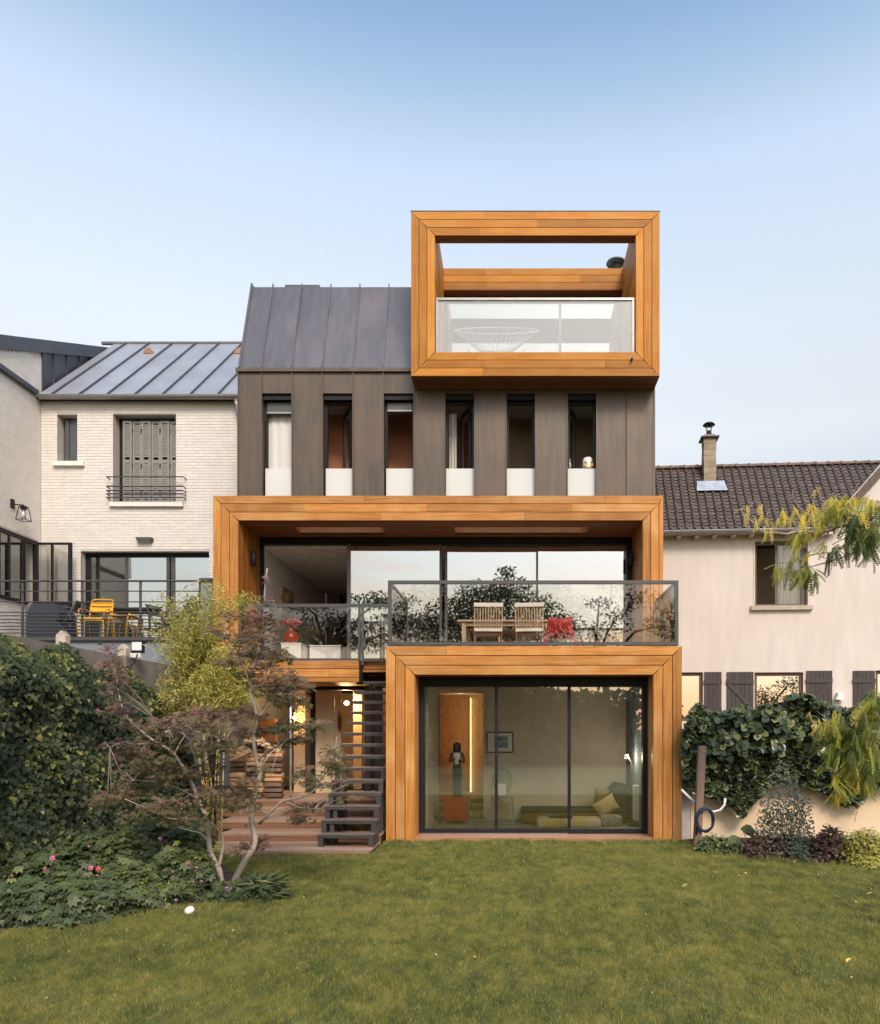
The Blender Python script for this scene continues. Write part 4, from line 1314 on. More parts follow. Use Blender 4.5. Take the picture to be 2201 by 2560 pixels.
# wall lights of the brick house
wlt = thing('wall_light', 'flat grey wedge wall light above the sliding door of the brick house', 'lamp', (X(359, 16.4), 16.48, Z(1348, 16.4)))
a, b = X(339.5, 16.4), X(379, 16.4)
MB().hull([(a, 16.5, Z(1352, 16.4)), (b, 16.5, Z(1352, 16.4)), (b, 16.5, Z(1343, 16.4)), (a, 16.5, Z(1343, 16.4))],
          [(a + .03, 16.38, Z(1351.5, 16.4)), (b - .02, 16.38, Z(1351.5, 16.4)), (b, 16.38, Z(1343, 16.4)), (a, 16.38, Z(1343, 16.4))]).build('housing', gray_fr, wlt)
MB().box(a + .05, b - .05, 16.40, 16.48, Z(1352, 16.4) - .006, Z(1352, 16.4) - .001).build('diffuser', white_p, wlt)
lt = thing('wall_lantern', 'black framed lantern on the wing wall of the brick house', 'lantern', (XW, 15.66, Z(1275, 15.66)))
cx, cy2 = XW + .20, 15.62
zt, zb = Z(1267, cy2), Z(1301, cy2)
MB().box(XW, XW + .03, 15.5, 15.6, Z(1272, 15.6), Z(1250, 15.6)).build('back_plate', black, lt)
MB().tube([(XW + .02, 15.56, Z(1262, 15.6)), (cx, cy2, Z(1262, 15.6)), (cx, cy2, zt)], .012, 6).build('arm', black, lt)
fr = MB()
for sx_, sy_ in ((-1, -1), (1, -1), (1, 1), (-1, 1)):
    fr.bar((cx + sx_ * .06, cy2 + sy_ * .06, zt), (cx + sx_ * .10, cy2 + sy_ * .10, zb), .012)
for (s, z) in ((.06, zt), (.10, zb)):
    c = [(cx - s, cy2 - s, z), (cx + s, cy2 - s, z), (cx + s, cy2 + s, z), (cx - s, cy2 + s, z)]
    for k in range(4): fr.bar(c[k], c[(k + 1) % 4], .012)
fr.build('cage', black, lt)
MB().box(cx - .045, cx + .045, cy2 - .045, cy2 + .045, zt - .06, zt).build('cap', black, lt)
MB().lathe([(.028, 0), (.028, .12)], (cx, cy2, zb + .06), 10).build('bulb', white_p, lt, smooth=True)

# ================================================================ raised terrace of the brick house
TZ = 3.42
tr = thing('raised_terrace', 'blue grey rendered terrace base in front of the brick house', 'terrace', (-8.4, 13.6, 0))
MB().box(-14, X(520, 13.5), 13.5, 16.49, 0, TZ - .07).build('base', slab_m, tr)
MB().box(-14, X(522, 13.5), 13.44, 16.488, TZ - .066, TZ).build('edge_slab', gray_fr, tr)
yr = 13.52
rl = thing('terrace_railing', 'grey steel railing with ten thin bars on the brick house terrace', 'railing', (X(250, yr), yr, TZ))
for py in (1452.5, 1478, 1504.6, 1530.8, 1539.5, 1548.8, 1557, 1565.7, 1574, 1582.6):
    z = Z(py, yr)
    MB().tube([(-13.5, yr, z), (X(501, yr), yr, z)], .019 if py < 1460 else .011, 6).build('bar', gray_fr, rl)
for px in (-100, 54.5, 204, 350, 499):
    x = X(px, yr)
    MB().box(x - .022, x + .022, yr + .012, yr + .03, TZ, Z(1450, yr)).build('post', gray_fr, rl)
pl = thing('terrace_pillar', 'slate grey pillar with flat cap at the end of the terrace railing', 'pillar', (X(517, 13.6), 13.6, TZ))
MB().box(X(505, 13.5), X(530, 13.5), 13.5, 13.9, TZ - .3, Z(1452, 13.5)).build('shaft', slab_m, pl)
MB().box(X(500, 13.5), X(533, 13.5), 13.46, 13.94, Z(1452, 13.5) + .001, Z(1446, 13.5)).build('cap', gray_fr, pl)

# ================================================================ concrete boundary wall, left
XB = -6.20
cw = thing('concrete_wall', 'weathered concrete panel wall half covered with ivy on the left', 'wall', (XB, 9.5, 0))
post_y = [5.4, 7.4, 8.6, 10.2, 11.79, 13.3]
for a, b in zip(post_y[:-1], post_y[1:]):
    n = 6
    for k in range(n):
        z0, z1 = 2.90 * k / n, 2.90 * (k + 1) / n
        MB().box(XB - .06, XB + rng.uniform(-.004, .004), a + .002, b - .002, z0 + .001, z1 - .001).build('concrete_panel', concrete, cw)
for yy, px, py in ((10.2, 160, 1602), (11.79, 312, 1625)):
    c = [(XB - .08, 2.90), (XB + .05, 2.90), (XB + .05, 3.03), (XB - .015, 3.10), (XB - .08, 3.03)]
    MB().prism([(p[0], p[1]) for p in c], 'y', yy - .06, yy + .06).build('post_cap', mat('pale stone cap', (.50, .42, .35), rough=.9, var=.25, bump=.5, bscale=20) if yy < 11 else MATS['pale stone cap'], cw)
    MB().box(XB - .08, XB + .048, yy - .058, yy + .058, 0, 2.899).build('post', concrete, cw)
fl = thing('floodlight', 'small white floodlight standing on the concrete wall top', 'floodlight', (XB, 12.0, 2.9))
fx, fy = X(343, 12.0), 12.0
MB().box(fx - .10, fx + .10, fy, fy + .05, 2.98, 3.17).build('housing', black, fl)
MB().box(fx - .082, fx + .075, fy - .012, fy - .001, 3.02, 3.155).build('lens', mat('floodlight lens', (.75, .77, .72), rough=.2), fl)
MB().box(fx - .11, fx + .06, fy - .02, fy + .05, 2.905, 2.975).build('bracket', white_p, fl)
MB().tube([(fx + .02, fy - .03, 2.96), (fx + .0, fy - .06, 2.85), (fx - .09, fy - .09, 2.7), (XB + .02, fy - .12, 2.3)], .01, 5).build('cable', black, fl)
# ================================================================ right house with tiled roof (in its own turned frame)
K = -.073
YR0 = 17.5
RX0 = X(1660, YR0)
rh = thing('rendered_house', 'pink beige rendered house with a dark tiled roof and brown shutters on the right', 'house', (RX0, YR0, 0), rotz=math.atan(K))
RM = WM[rh]
RI = RM.inverted()
def RL(px, py, v=0.0):
    """photo pixel -> house frame (u along the wall, v into the house, height) on the plane v"""
    o = RI @ Vector((0, 0, H))
    d = RI.to_3x3() @ Vector(((px - VX) / F, 1, (HY - py) / F))
    t = (v - o.y) / d.y
    return o + d * t
def U(px, py=1500, v=0.0): return RL(px, py, v).x
def W(px, py, v=0.0): return RL(px, py, v).z
def lb(mb, name, m, parent, **k): return mb.build(name, m, parent, local=True, **k)
rwz = W(1850, 1345)
rops = []
def rect(px0, px1, py0, py1):
    pc = (px0 + px1) / 2
    return (U(px0, (py0 + py1) / 2), U(px1, (py0 + py1) / 2), W(pc, py1), W(pc, py0))
wU = rect(1888, 2020, 1353, 1515)
wA = rect(1690, 1758, 1681, 1803)
wD = rect(1887, 2009, 1681, 1800)
wG = rect(2190, 2300, 1676, 1795)
wall = part('wall', rh)
mb = MB()
for a, b, c, d in cut_rect(-1.2, U(2090), 0, rwz + .15, [wU, wA, wD]):
    mb.box(a, b, 0, .32, c, d)
lb(mb, 'render_face', stucco, wall)
# gable wing on the right, standing a little forward
gu0 = U(2090)
rk = RL(2122, 1258, -.05); rk2 = RL(2201, 1168, -.05)
sl = (rk2.z - rk.z) / (rk2.x - rk.x)
gz_at = lambda u: rk.z + sl * (u - rk.x)
mb = MB()
gw = [(wG[0], wG[1], wG[2], wG[3])]
for a, b, c, d in cut_rect(gu0, gu0 + 5, 0, gz_at(gu0), gw):
    mb.box(a, b, 0, .32, c, d)
lb(mb, 'render_face', stucco, wall)
lb(MB().prism([(gu0, gz_at(gu0) + .001), (gu0 + 3.6, gz_at(gu0) + .001), (gu0 + 3.6, gz_at(gu0 + 3.6) - .25), (gu0, gz_at(gu0) + .002)], 'y', .001, .32), 'gable_face', stucco, wall)
vt = part('verge', rh)
du = .30
for k in range(12):
    a, b = gu0 - .15 + du * k, gu0 - .15 + du * (k + 1) - .006
    lb(MB().prism([(a, gz_at(a) - .23), (b, gz_at(b) - .23), (b, gz_at(b) + .01 + .012), (a, gz_at(a) + .01)], 'y', -.07 - .004 * (k % 2), -.02), 'verge_tile', mat('brown verge tile', (.11, .075, .06), rough=.7, objrand=.15) if k == 0 else MATS['brown verge tile'], vt)
lb(MB().hull([(gu0 - .17, -.06, gz_at(gu0 - .17) + .02), (gu0 - .17, .1, gz_at(gu0 - .17) + .02), (gu0 - .17, .1, gz_at(gu0 - .17) + .06), (gu0 - .17, -.06, gz_at(gu0 - .17) + .06)],
             [(gu0 + 3.4, -.06, gz_at(gu0 + 3.4) + .02), (gu0 + 3.4, .1, gz_at(gu0 + 3.4) + .02), (gu0 + 3.4, .1, gz_at(gu0 + 3.4) + .06), (gu0 + 3.4, -.06, gz_at(gu0 + 3.4) + .06)]), 'verge_flashing', gutter_m, vt)
# roof: eave at v=-.25, ridge behind
e0 = RL(1700, 1326, -.25); r0 = RL(1700, 1172, 1.15)
eu0, eu1 = -1.6, 8.0
ez_, ev, rzz, rv = e0.z, -.25, r0.z, 1.15
slope = Vector((0, rv - ev, rzz - ez_))
SL = slope.length
sdir_ = slope.normalized()
nr = Vector((0, -sdir_.z, sdir_.y))
lb(MB().hull([(eu0, ev, ez_ - .02), (eu0, rv, rzz - .02), (eu0, rv + 3, ez_ - .02)], [(gu0 - .06, ev, ez_ - .02), (gu0 - .06, rv, rzz - .02), (gu0 - .06, rv + 3, ez_ - .02)]), 'roof_deck', membrane, rh)
lb(MB().hull([(gu0 - .055, ev + .3, ez_ + .2), (gu0 - .055, rv, rzz - .02), (gu0 - .055, rv + 3, ez_ - .02)], [(gu0 + 2.6, rv - .06, rzz - .12), (gu0 + 2.6, rv, rzz - .02), (gu0 + 2.6, rv + 3, ez_ - .02)]), 'roof_deck', membrane, rh)
rt = part('tiled_roof', rh)
tw, rows = .1875, 19
rowh = SL / rows
# one tile: flat pan with a raised roll along its right edge and a thick nose
def tile_geo():
    mb = MB()
    wv, l, t = tw, rowh * 1.22, .016
    prof = [(0, 0), (.012, .034), (.032, .046), (.052, .034), (.064, .002), (tw * .95, .0), (tw * .985, .006)]
    n = len(prof)
    for yy, zz in ((0, .024), (l, .0)):
        for p in prof: mb.v.append((p[0], yy, p[1] + zz))
    for p in prof: mb.v.append((p[0], .004, p[1] * .6 - .004))
    for i in range(n - 1):
        mb.f.append((i, i + 1, n + i + 1, n + i))
        mb.f.append((2 * n + i, 2 * n + i + 1, i + 1, i))
    return mb
tg_ = tile_geo()
tme = D.meshes.new('roof_tile')
tme.from_pydata(tg_.v, [], tg_.f)
tme.materials.append(tile_m)
rot = Matrix(((1, 0, 0, 0), (0, sdir_.y, nr.y, 0), (0, sdir_.z, nr.z, 0), (0, 0, 0, 1)))
chc = RL(1776, 1150, .62)
cand = []
for c in range(int((eu1 - eu0) / tw)):
    for r in range(rows):
        u = eu0 + tw * c
        base = Vector((u, ev, ez_)) + sdir_ * (rowh * r) + nr * .004
        wp = RM @ base
        ppx = VX + wp.x / wp.y * F
        ppy = HY - (wp.z - H) / wp.y * F
        if ppx > 2330 or ppx < 1400: continue
        if base.x > gu0 - .1 and base.z < gz_at(base.x) - .1: continue
        vis_ = 1655 < ppx < 2205 and not (base.x > gu0 - .25 and base.z < gz_at(base.x) + .1)
        cand.append((0 if vis_ else 1, r, c, base))
cand.sort(key=lambda q: (q[0], q[1], q[2]))
rest = MB()
for k, (_, r, c, base) in enumerate(cand):
    jit = Matrix.Rotation(rng.normal(0, .012), 4, 'Z') @ Matrix.Rotation(rng.normal(0, .012), 4, 'X')
    mtx = Matrix.Translation(base + nr * rng.uniform(0, .006)) @ rot @ jit
    if k < 300:
        o = D.objects.new('roof_tile', tme)
        o.parent = rt
        o.matrix_basis = mtx
        COL.objects.link(o)
    else:
        rest.add([mtx @ Vector(p) for p in tg_.v], tg_.f)
lb(rest, 'roof_tiling', tile_m, rt, kind='stuff')
for k in range(26):
    a = eu0 + .32 * k
    if a > eu1: break
    arc = lambda x: [(x, rv + .10 * math.cos(t_), rzz - .01 + .085 * math.sin(t_)) for t_ in [math.pi * j / 7 for j in range(8)]]
    lb(MB().hull(arc(a), [(p[0] + .335, p[1], p[2] + .012) for p in arc(a)]), 'ridge_tile', ridge_m, rt)
    lb(MB().hull([(p[0], rv + (p[1] - rv) * 1.18, rzz + (p[2] - rzz) * 1.25) for p in arc(a + .31)], [(p[0] + .05, rv + (p[1] - rv) * 1.18, rzz + (p[2] - rzz) * 1.25) for p in arc(a + .31)]), 'ridge_collar', ridge_m, rt)
# gutter and rafter ends
ga = [(ev - .06 + .075 * math.cos(t_), ez_ - .035 + .085 * math.sin(t_)) for t_ in [math.pi + math.pi * j / 8 for j in range(9)]]
ga += [(ev - .06 + .065 * math.cos(t_), ez_ - .035 + .075 * math.sin(t_)) for t_ in [2 * math.pi - math.pi * j / 8 for j in range(9)]]
ge = U(2068, 1330, -.3)
lb(MB().prism(ga, 'x', -1.6, ge), 'gutter', gutter_m, rh)
lb(MB().tube([(-1.6, ev - .133, ez_ - .036), (ge, ev - .133, ez_ - .036)], .012, 6), 'gutter_lip', mat('bright zinc', (.62, .62, .60), rough=.3, metal=.7), rh)
k = 0
for px in (1698, 1743, 1787, 1834, 1880, 1925, 1970, 2016, 2060, 2076):
    u = U(px, 1340, -.2)
    lb(MB().box(u - .045, u + .045, -.27, .0, ez_ - .16, ez_ - .10), 'rafter_end', mat('pale rafter', (.55, .42, .35), rough=.8) if k == 0 else MATS['pale rafter'], rh)
    k += 1
lb(MB().box(-1.2, ge - .05, -.22, -.002, ez_ - .098, ez_ - .08), 'eave_board', room_taupe, rh)
# chimney
ch = part('chimney', rh)
vc = .75
ca, cb = U(1760.5, 1150, vc), U(1791.5, 1150, vc)
ctop, cbase = W(1776, 1094, vc), W(1776, 1222, vc)
cd_ = cb - ca
nz_ = 9
for k in range(nz_):
    z0, z1 = cbase - .05 + (ctop - cbase + .05) * k / nz_, cbase - .05 + (ctop - cbase + .05) * (k + 1) / nz_
    j = rng.uniform(-.004, .004)
    lb(MB().cbox(ca + j, cb + j, vc, vc + cd_, z0 + .001, z1 - .001, .006), 'chimney_block', chim_m, ch)
lb(MB().hull([(ca - .09, vc - .09, cbase - .06), (cb + .09, vc - .09, cbase - .06), (cb + .09, vc + cd_ + .09, cbase - .06), (ca - .09, vc + cd_ + .09, cbase - .06)],
             [(ca - .002, vc - .002, cbase + .16), (cb + .002, vc - .002, cbase + .16), (cb + .002, vc + cd_, cbase + .16), (ca - .002, vc + cd_, cbase + .16)]), 'mortar_skirt', mat('pale mortar', (.58, .52, .44), rough=.9), ch)
fz = ez_ + (vc - .1 - ev) / (rv - ev) * (rzz - ez_)
pb = Vector((0, vc - .16, ez_ + (vc - .16 - ev) / (rv - ev) * (rzz - ez_)))
fl0, fl1 = pb - sdir_ * .06 + nr * .095, pb + sdir_ * .28 + nr * .105
lb(MB().hull([(ca - .17, fl0.y, fl0.z), (cb + .19, fl0.y, fl0.z), (cb + .18, fl1.y, fl1.z), (ca - .18, fl1.y, fl1.z)],
             [(ca - .22, fl0.y - .004, fl0.z - .01), (cb + .22, fl0.y - .004, fl0.z - .01), (cb + .18, fl1.y, fl1.z - .01), (ca - .18, fl1.y, fl1.z - .01)]), 'flashing', mat('lead flashing', (.42, .47, .54), rough=.45, metal=.3), ch)
lb(MB().cbox(ca - .07, cb + .07, vc - .07, vc + cd_ + .07, ctop, ctop + .035, .008), 'cap_slab', zinc_dark, ch)
lb(MB().cbox(ca + .02, cb - .02, vc + .02, vc + cd_ - .02, ctop + .036, ctop + .10, .01), 'pot_base', chim_m, ch)
cc = ((ca + cb) / 2, vc + cd_ / 2)
lb(MB().lathe([(.07, 0), (.06, .12)], (cc[0], cc[1], ctop + .10), 12), 'flue', black, ch, smooth=True)
mb = MB()
for k in range(4):
    a = math.pi / 4 + k * math.pi / 2
    mb.bar((cc[0] + .055 * math.cos(a), cc[1] + .055 * math.sin(a), ctop + .16), (cc[0] + .10 * math.cos(a), cc[1] + .10 * math.sin(a), ctop + .37), .014)
lb(mb, 'cowl_stays', gray_fr, ch)
lb(MB().lathe([(.145, .0), (.15, .012), (.11, .05), (.04, .075)], (cc[0], cc[1], ctop + .36), 18), 'cowl', black, ch, smooth=True)
# upper window
uw = part('upper_window', rh)
taupe_f = mat('taupe window frame', (.115, .085, .068), rough=.5)
f = .06
a, b, c, d = wU
lb(MB().box(a, a + f, .10, .17, c, d).box(b - f - .05, b, .10, .17, c, d).box(a + f, b - f - .05, .101, .169, c, c + f).box(a + f, b - f - .05, .101, .169, d - f, d), 'frame', taupe_f, uw)
lb(MB().box(U(1945, 1435, .13), b - f - .05, .13, .136, c + f, d - f), 'pane', glass_clear, uw)
lb(MB().box(U(1938, 1435, .13), U(1945, 1435, .13), .11, .165, c + f, d - f), 'mullion', taupe_f, uw)
lb(MB().box(a - .1, b + .1, -.09, .1, c - .10, c - .001), 'window_sill', mat('beige sill', (.48, .40, .33), rough=.9), uw)
lb(MB().box(a - .035, a, -.012, .05, c, d + .035).box(b, b + .035, -.012, .05, c, d + .035).box(a, b, -.011, .05, d, d + .035), 'surround', mat('pale surround', (.62, .53, .45), rough=.8), uw)
lb(MB().box(a - .3, b + .6, 1.6, 1.7, c - 1, d + .4), 'room_wall', room_taupe, uw)
lb(MB().box(a - .3, b + .6, .33, 1.7, d + .3, d + .36), 'room_ceiling', MATS['dim ceiling'], uw)
um = U(1945, 1435, .3)
c3 = MB()
n = 54
for i in range(n + 1):
    x = um + (b - .10 - um) * i / n
    dd = .03 * math.sin(i * .75) + .014 * math.sin(i * .31 + 1)
    c3.v += [(x, .25 + dd, c + f), (x, .25 + dd * .8, d - f)]
    if i: c3.f.append((2 * i - 2, 2 * i, 2 * i + 1, 2 * i - 1))
rcu = MB()
rcu.v, rcu.f = [tuple(RM @ Vector(p)) for p in c3.v], c3.f
o = rcu.build('curtain', curt_m, None, smooth=True)
tag(o, 'white curtain half drawn in the upper window of the rendered house', 'curtain')
# lower windows and shutters
brown_f = mat('red brown window frame', (.12, .05, .032), rough=.5)
for (a, b, c, d) in (wA, wD, wG):
    lw_ = part('ground_window', rh)
    v0 = .06
    lb(MB().box(a, a + .07, v0, v0 + .07, c, d).box(b - .07, b, v0, v0 + .07, c, d).box(a + .07, b - .07, v0 + .001, v0 + .069, c, c + .08).box(a + .07, b - .07, v0 + .001, v0 + .069, d - .08, d), 'frame', brown_f, lw_)
    lb(MB().box(a + .07, b - .07, v0 + .03, v0 + .036, c + .08, d - .08), 'pane', glass_sky, lw_)
    lb(MB().box(a - .1, b + .1, v0 + .6, v0 + .65, c - .3, d + .1), 'dark_room', room_taupe, lw_)
def shutter(px0, px1, py0, py1, diag, v=-.03):
    a, b, c, d = U(px0, 1720, v), U(px1, 1720, v), W((px0 + px1) / 2, py1, v), W((px0 + px1) / 2, py0, v)
    s = part('shutter', rh)
    n = max(4, round((b - a) / .105))
    for i in range(n):
        lb(MB().box(a + (b - a) * i / n + .003, a + (b - a) * (i + 1) / n - .003, v - rng.uniform(0, .002), v + .025, c, d), 'board', shutter_m, s)
    lb(MB().box(a - .01, b + .0, v - .022, v - .003, d - .28, d - .18), 'batten', shutter_m, s)
    lb(MB().box(a - .01, b + .0, v - .022, v - .003, c + .16, c + .26), 'batten', shutter_m, s)
    p, q = (a + .04, d - .29), (b - .05, c + .28)
    if diag > 0: p, q = (b - .04, d - .29), (a + .05, c + .28)
    lb(MB().bar((p[0], v - .012, p[1]), (q[0], v - .012, q[1]), .016, .08, up=(1, 0, .3)), 'brace', shutter_m, s)
shutter(1762, 1805, 1680, 1800, 1)
shutter(1818, 1885, 1680, 1800, -1)
shutter(2017, 2082, 1677, 1797, 1)
shutter(2134, 2189, 1677, 1795, 1)
# white bell lamp
bl = RL(2099, 1742, -.10)
bw_ = RM @ bl
t = thing('bell_lamp', 'small white bell-shaped lamp between two brown shutters', 'lamp', bw_)
MB().lathe([(.115, -.075), (.105, -.06), (.07, .0), (.055, .05), (.05, .085), (.02, .10)], bw_, 16).build('shade', stone_w, t, smooth=True)
MB().box(bw_.x - .03, bw_.x + .03, bw_.y + .03, bw_.y + .10, bw_.z + .03, bw_.z + .10).build('bracket', stone_w, t)

# ================================================================ garden wall on the right
gy0, gy1 = 11.62, 11.25
gwl = thing('garden_wall', 'ochre rendered garden wall under the variegated ivy on the right', 'wall', (4.6, 11.4, 0))
def wy(x): return gy0 + (gy1 - gy0) * (x - 2.65) / 5
wx0, wx9 = 2.78, 9.5
MB().hull([(wx0, wy(wx0), 0), (wx9, wy(wx9), 0), (wx9, wy(wx9) + .2, 0), (wx0, wy(wx0) + .2, 0)], [(wx0, wy(wx0), 1.93), (wx9, wy(wx9), 1.93), (wx9, wy(wx9) + .2, 1.93), (wx0, wy(wx0) + .2, 1.93)]).build('render_face', ochre, gwl)
MB().hull([(wx0, wy(wx0) - .03, 1.932), (wx9, wy(wx9) - .03, 1.932), (wx9, wy(wx9) + .23, 1.932), (wx0, wy(wx0) + .23, 1.932)], [(wx0, wy(wx0) - .03, 1.98), (wx9, wy(wx9) - .03, 1.98), (wx9, wy(wx9) + .23, 1.98), (wx0, wy(wx0) + .23, 1.98)]).build('coping', concrete, gwl)
MB().box(2.592, 2.775, 11.62, 11.9, 0, 1.66).build('end_pier', mat('grey white render', (.55, .52, .49), rough=.9, var=.1, bump=.3), gwl)
ps = thing('timber_post', 'old leaning timber post in front of the garden wall', 'post', (2.66, 10.8, 0))
MB().bar((X(1743, 10.8), 10.8, 0), (X(1757, 10.8), 10.83, Z(1865, 10.8)), .105, .10).build('post', mat('grey brown post', (.20, .135, .10), rough=.9, var=.3, stretch=(20, 20, 1), scale=1, bump=.4), ps)
# blue hose coil and pale pipe
hose_m = mat('blue hose', (.014, .026, .055), rough=.45, var=.1)
pts = []
c0 = P(1763, 2050, 10.72)
for k in range(70):
    a = 2 * math.pi * k / 20
    r = .145 + .015 * math.sin(k * .7)
    pts.append((c0.x + r * .82 * math.cos(a), c0.y - .02 + .03 * (k / 70), c0.z + r * 1.15 * math.sin(a)))
pts += [(c0.x - .12, c0.y, c0.z - .2), (X(1740, 11.1), 11.1, Z(2095, 11.1)), (X(1722, 11.3), 11.3, .03), (X(1708, 11.3), 11.3, .03)]
t = thing('hose', 'dark blue garden hose coiled on the leaning post', 'hose', (c0.x, c0.y, 0))
MB().tube(pts, .013, 6).build('tube', hose_m, t, smooth=True)
pp = [P(1704, 1974, 10.95), P(1722, 1992, 10.95), P(1745, 2013, 10.95), P(1765, 2026, 10.95), P(1785, 2030, 10.95), P(1802, 2025, 10.95), P(1812, 2012, 10.95), P(1814, 1996, 10.95)]
t = thing('drain_pipe', 'pale curved drain pipe running behind the leaning post', 'pipe', (2.9, 11.25, .5))
MB().tube(pp, .019, 8).build('pipe', stone_w, t, smooth=True)
# ================================================================ planting
def vnoise(x, y, sc, seed=0):
    """smooth value noise on a grid"""
    r = np.random.default_rng(seed).random((64, 64))
    u, v = np.asarray(x) * sc, np.asarray(y) * sc
    i, j = np.floor(u).astype(int), np.floor(v).astype(int)
    fu, fv = u - i, v - j
    fu, fv = fu * fu * (3 - 2 * fu), fv * fv * (3 - 2 * fv)
    g = lambda a, b: r[a % 64, b % 64]
    return (g(i, j) * (1 - fu) + g(i + 1, j) * fu) * (1 - fv) + (g(i, j + 1) * (1 - fu) + g(i + 1, j + 1) * fu) * fv
def in_poly(px, py, poly):
    c = np.zeros(len(px), bool)
    n = len(poly)
    for i in range(n):
        x0, y0 = poly[i]
        x1, y1 = poly[(i + 1) % n]
        t = ((y0 > py) != (y1 > py)) & (px < (x1 - x0) * (py - y0) / (y1 - y0 + 1e-9) + x0)
        c ^= t
    return c
def sph(n, c, r, flat=None, hollow=.35):
    """points in an ellipsoid, denser towards its skin"""
    d = rdir(n)
    k = (hollow + (1 - hollow) * rng.random(n)) ** .5
    return np.array(c) + d * k[:, None] * np.array(r)

ivy_m = mat('ivy leaf', (.95, .95, .95), spec=.25, rough=.55, var=.12, scale=20, attr=[(.018, .030, .014), (.039, .056, .024), (.085, .108, .036), (.29, .28, .08)], trans=.15)
vivy_m = mat('variegated ivy leaf', (.95, .95, .95), rough=.28, var=.12, scale=25, attr=[(.034, .054, .034), (.074, .104, .058), (.14, .175, .068), (.18, .21, .07), (.58, .54, .30)], trans=.12)
shade_core = mat('ivy shade core', (.012, .017, .009), rough=1, var=.3)
maple_m = mat('maple leaf', (.95, .95, .95), rough=.42, var=.12, scale=30, attr=[(.10, .125, .04), (.17, .145, .06), (.23, .135, .085), (.30, .18, .14), (.36, .11, .07)], trans=.3)
maple_b = mat('maple bark', (.40, .325, .27), rough=.8, var=.25, scale=10, stretch=(1, 1, .4), bump=.3, bscale=40, patch=(.62, .55, .48), patch_scale=6, patch_amt=.6)
bamboo_m = mat('bamboo leaf', (.95, .95, .95), rough=.45, var=.1, scale=10, attr=[(.20, .22, .05), (.42, .41, .085), (.60, .55, .13), (.70, .62, .22)], trans=.4)
cane_m = mat('bamboo cane', (.50, .36, .10), rough=.5, var=.2, scale=10)
shrub_m = mat('geranium leaf', (.95, .95, .95), rough=.5, var=.12, scale=20, attr=[(.040, .062, .026), (.075, .105, .042), (.14, .175, .060), (.36, .38, .08)], trans=.25)
silver_m = mat('grey green leaf', (.95, .95, .95), rough=.5, var=.1, scale=20, attr=[(.07, .085, .05), (.15, .17, .11), (.26, .28, .19)], trans=.25)
plum_m = mat('plum leaf', (.95, .95, .95), rough=.4, var=.15, scale=20, attr=[(.026, .014, .014), (.062, .026, .024), (.10, .075, .04), (.15, .05, .04)], trans=.15)
lime_m = mat('lime leaf', (.95, .95, .95), rough=.45, var=.1, scale=20, attr=[(.09, .11, .025), (.26, .27, .05), (.50, .45, .09)], trans=.3)
fern_m = mat('fern', (.95, .95, .95), rough=.5, var=.1, scale=20, attr=[(.06, .09, .02), (.20, .25, .04), (.38, .38, .06)], trans=.3)
mimosa_m = mat('silk tree leaf', (.95, .95, .95), rough=.5, var=.1, scale=20, attr=[(.05, .085, .018), (.12, .16, .025), (.38, .38, .04), (.80, .62, .07), (.74, .50, .14)], trans=.4)
mim_b = mat('silk tree bark', (.36, .31, .28), rough=.7, var=.2, scale=10)
stem_m = mat('green stem', (.10, .10, .04), rough=.6, var=.2)
dry_m = mat('dry stem', (.45, .28, .15), rough=.8, var=.2)
pink_m = mat('pink petal', (.75, .20, .42), rough=.6, var=.15, objrand=.15, trans=.3)
coral_m = mat('coral petal', (.75, .14, .16), rough=.6, var=.15, trans=.3)
purple_m = mat('purple petal', (.18, .03, .28), rough=.6, var=.15, objrand=.2, trans=.3)

# ---- lawn edge and beds
LBED = [(-700, 2335), (0, 2312), (150, 2297), (300, 2283), (480, 2266), (560, 2259), (640, 2253), (705, 2238), (700, 2218), (640, 2205), (590, 2190), (560, 2165), (530, 2145), (489, 2134), (480, 2110), (300, 1980), (-700, 1980)]
RBED = [(1712, 2108), (1745, 2120), (1800, 2128), (1900, 2142), (2000, 2147), (2100, 2152), (2201, 2166), (3000, 2225), (3000, 2060), (1712, 2060)]
def bed(name, poly):
    pts = [G(a, max(b, 1985), .0) for a, b in poly]
    n = len(pts)
    mb = MB()
    c = sum(pts, Vector()) / n
    mb.v = [tuple(Vector((p.x, p.y, .006))) for p in pts] + [tuple(Vector((p.x, p.y, 0)).lerp(Vector((c.x, c.y, 0)), .12) + Vector((0, 0, .05))) for p in pts]
    mb.f = [(i, (i + 1) % n, n + (i + 1) % n, n + i) for i in range(n)] + [tuple(range(n, 2 * n))]
    return mb.build(name, soil_m, None, kind='structure')
bed('flower_bed', LBED)
bed('flower_bed', RBED)

# ---- grass blades
N = 800000
gy_ = 4.15 + (11.34 - 4.15) * rng.random(N) ** .85
gx_ = (rng.random(N) * (2700 + 480) - 480 - VX) / F * gy_
gpx, gpy = VX + gx_ / gy_ * F, HY + H / gy_ * F
ok = ~in_poly(gpx, gpy, LBED) & ~in_poly(gpx, gpy, RBED)
ok &= ~((gy_ > 10.15) & (gx_ < -1.975) & (gx_ > -4.5)) & ~((gy_ > 11.30) & (gx_ > -1.97) & (gx_ < 2.6))
gx_, gy_ = gx_[ok], gy_[ok]
n = len(gx_)
patchy = .55 * vnoise(gx_, gy_, .9, 1) + .45 * vnoise(gx_, gy_ * 1.6, 2.7, 2)
tuft = vnoise(gx_, gy_, 7, 3)
edge = in_poly(VX + gx_ / gy_ * F, HY + H / (gy_ + .0) * F - 14, LBED) | in_poly(VX + gx_ / gy_ * F, HY + H / gy_ * F - 12, RBED)
edge |= (gy_ > 11.12) & (gx_ > -2)
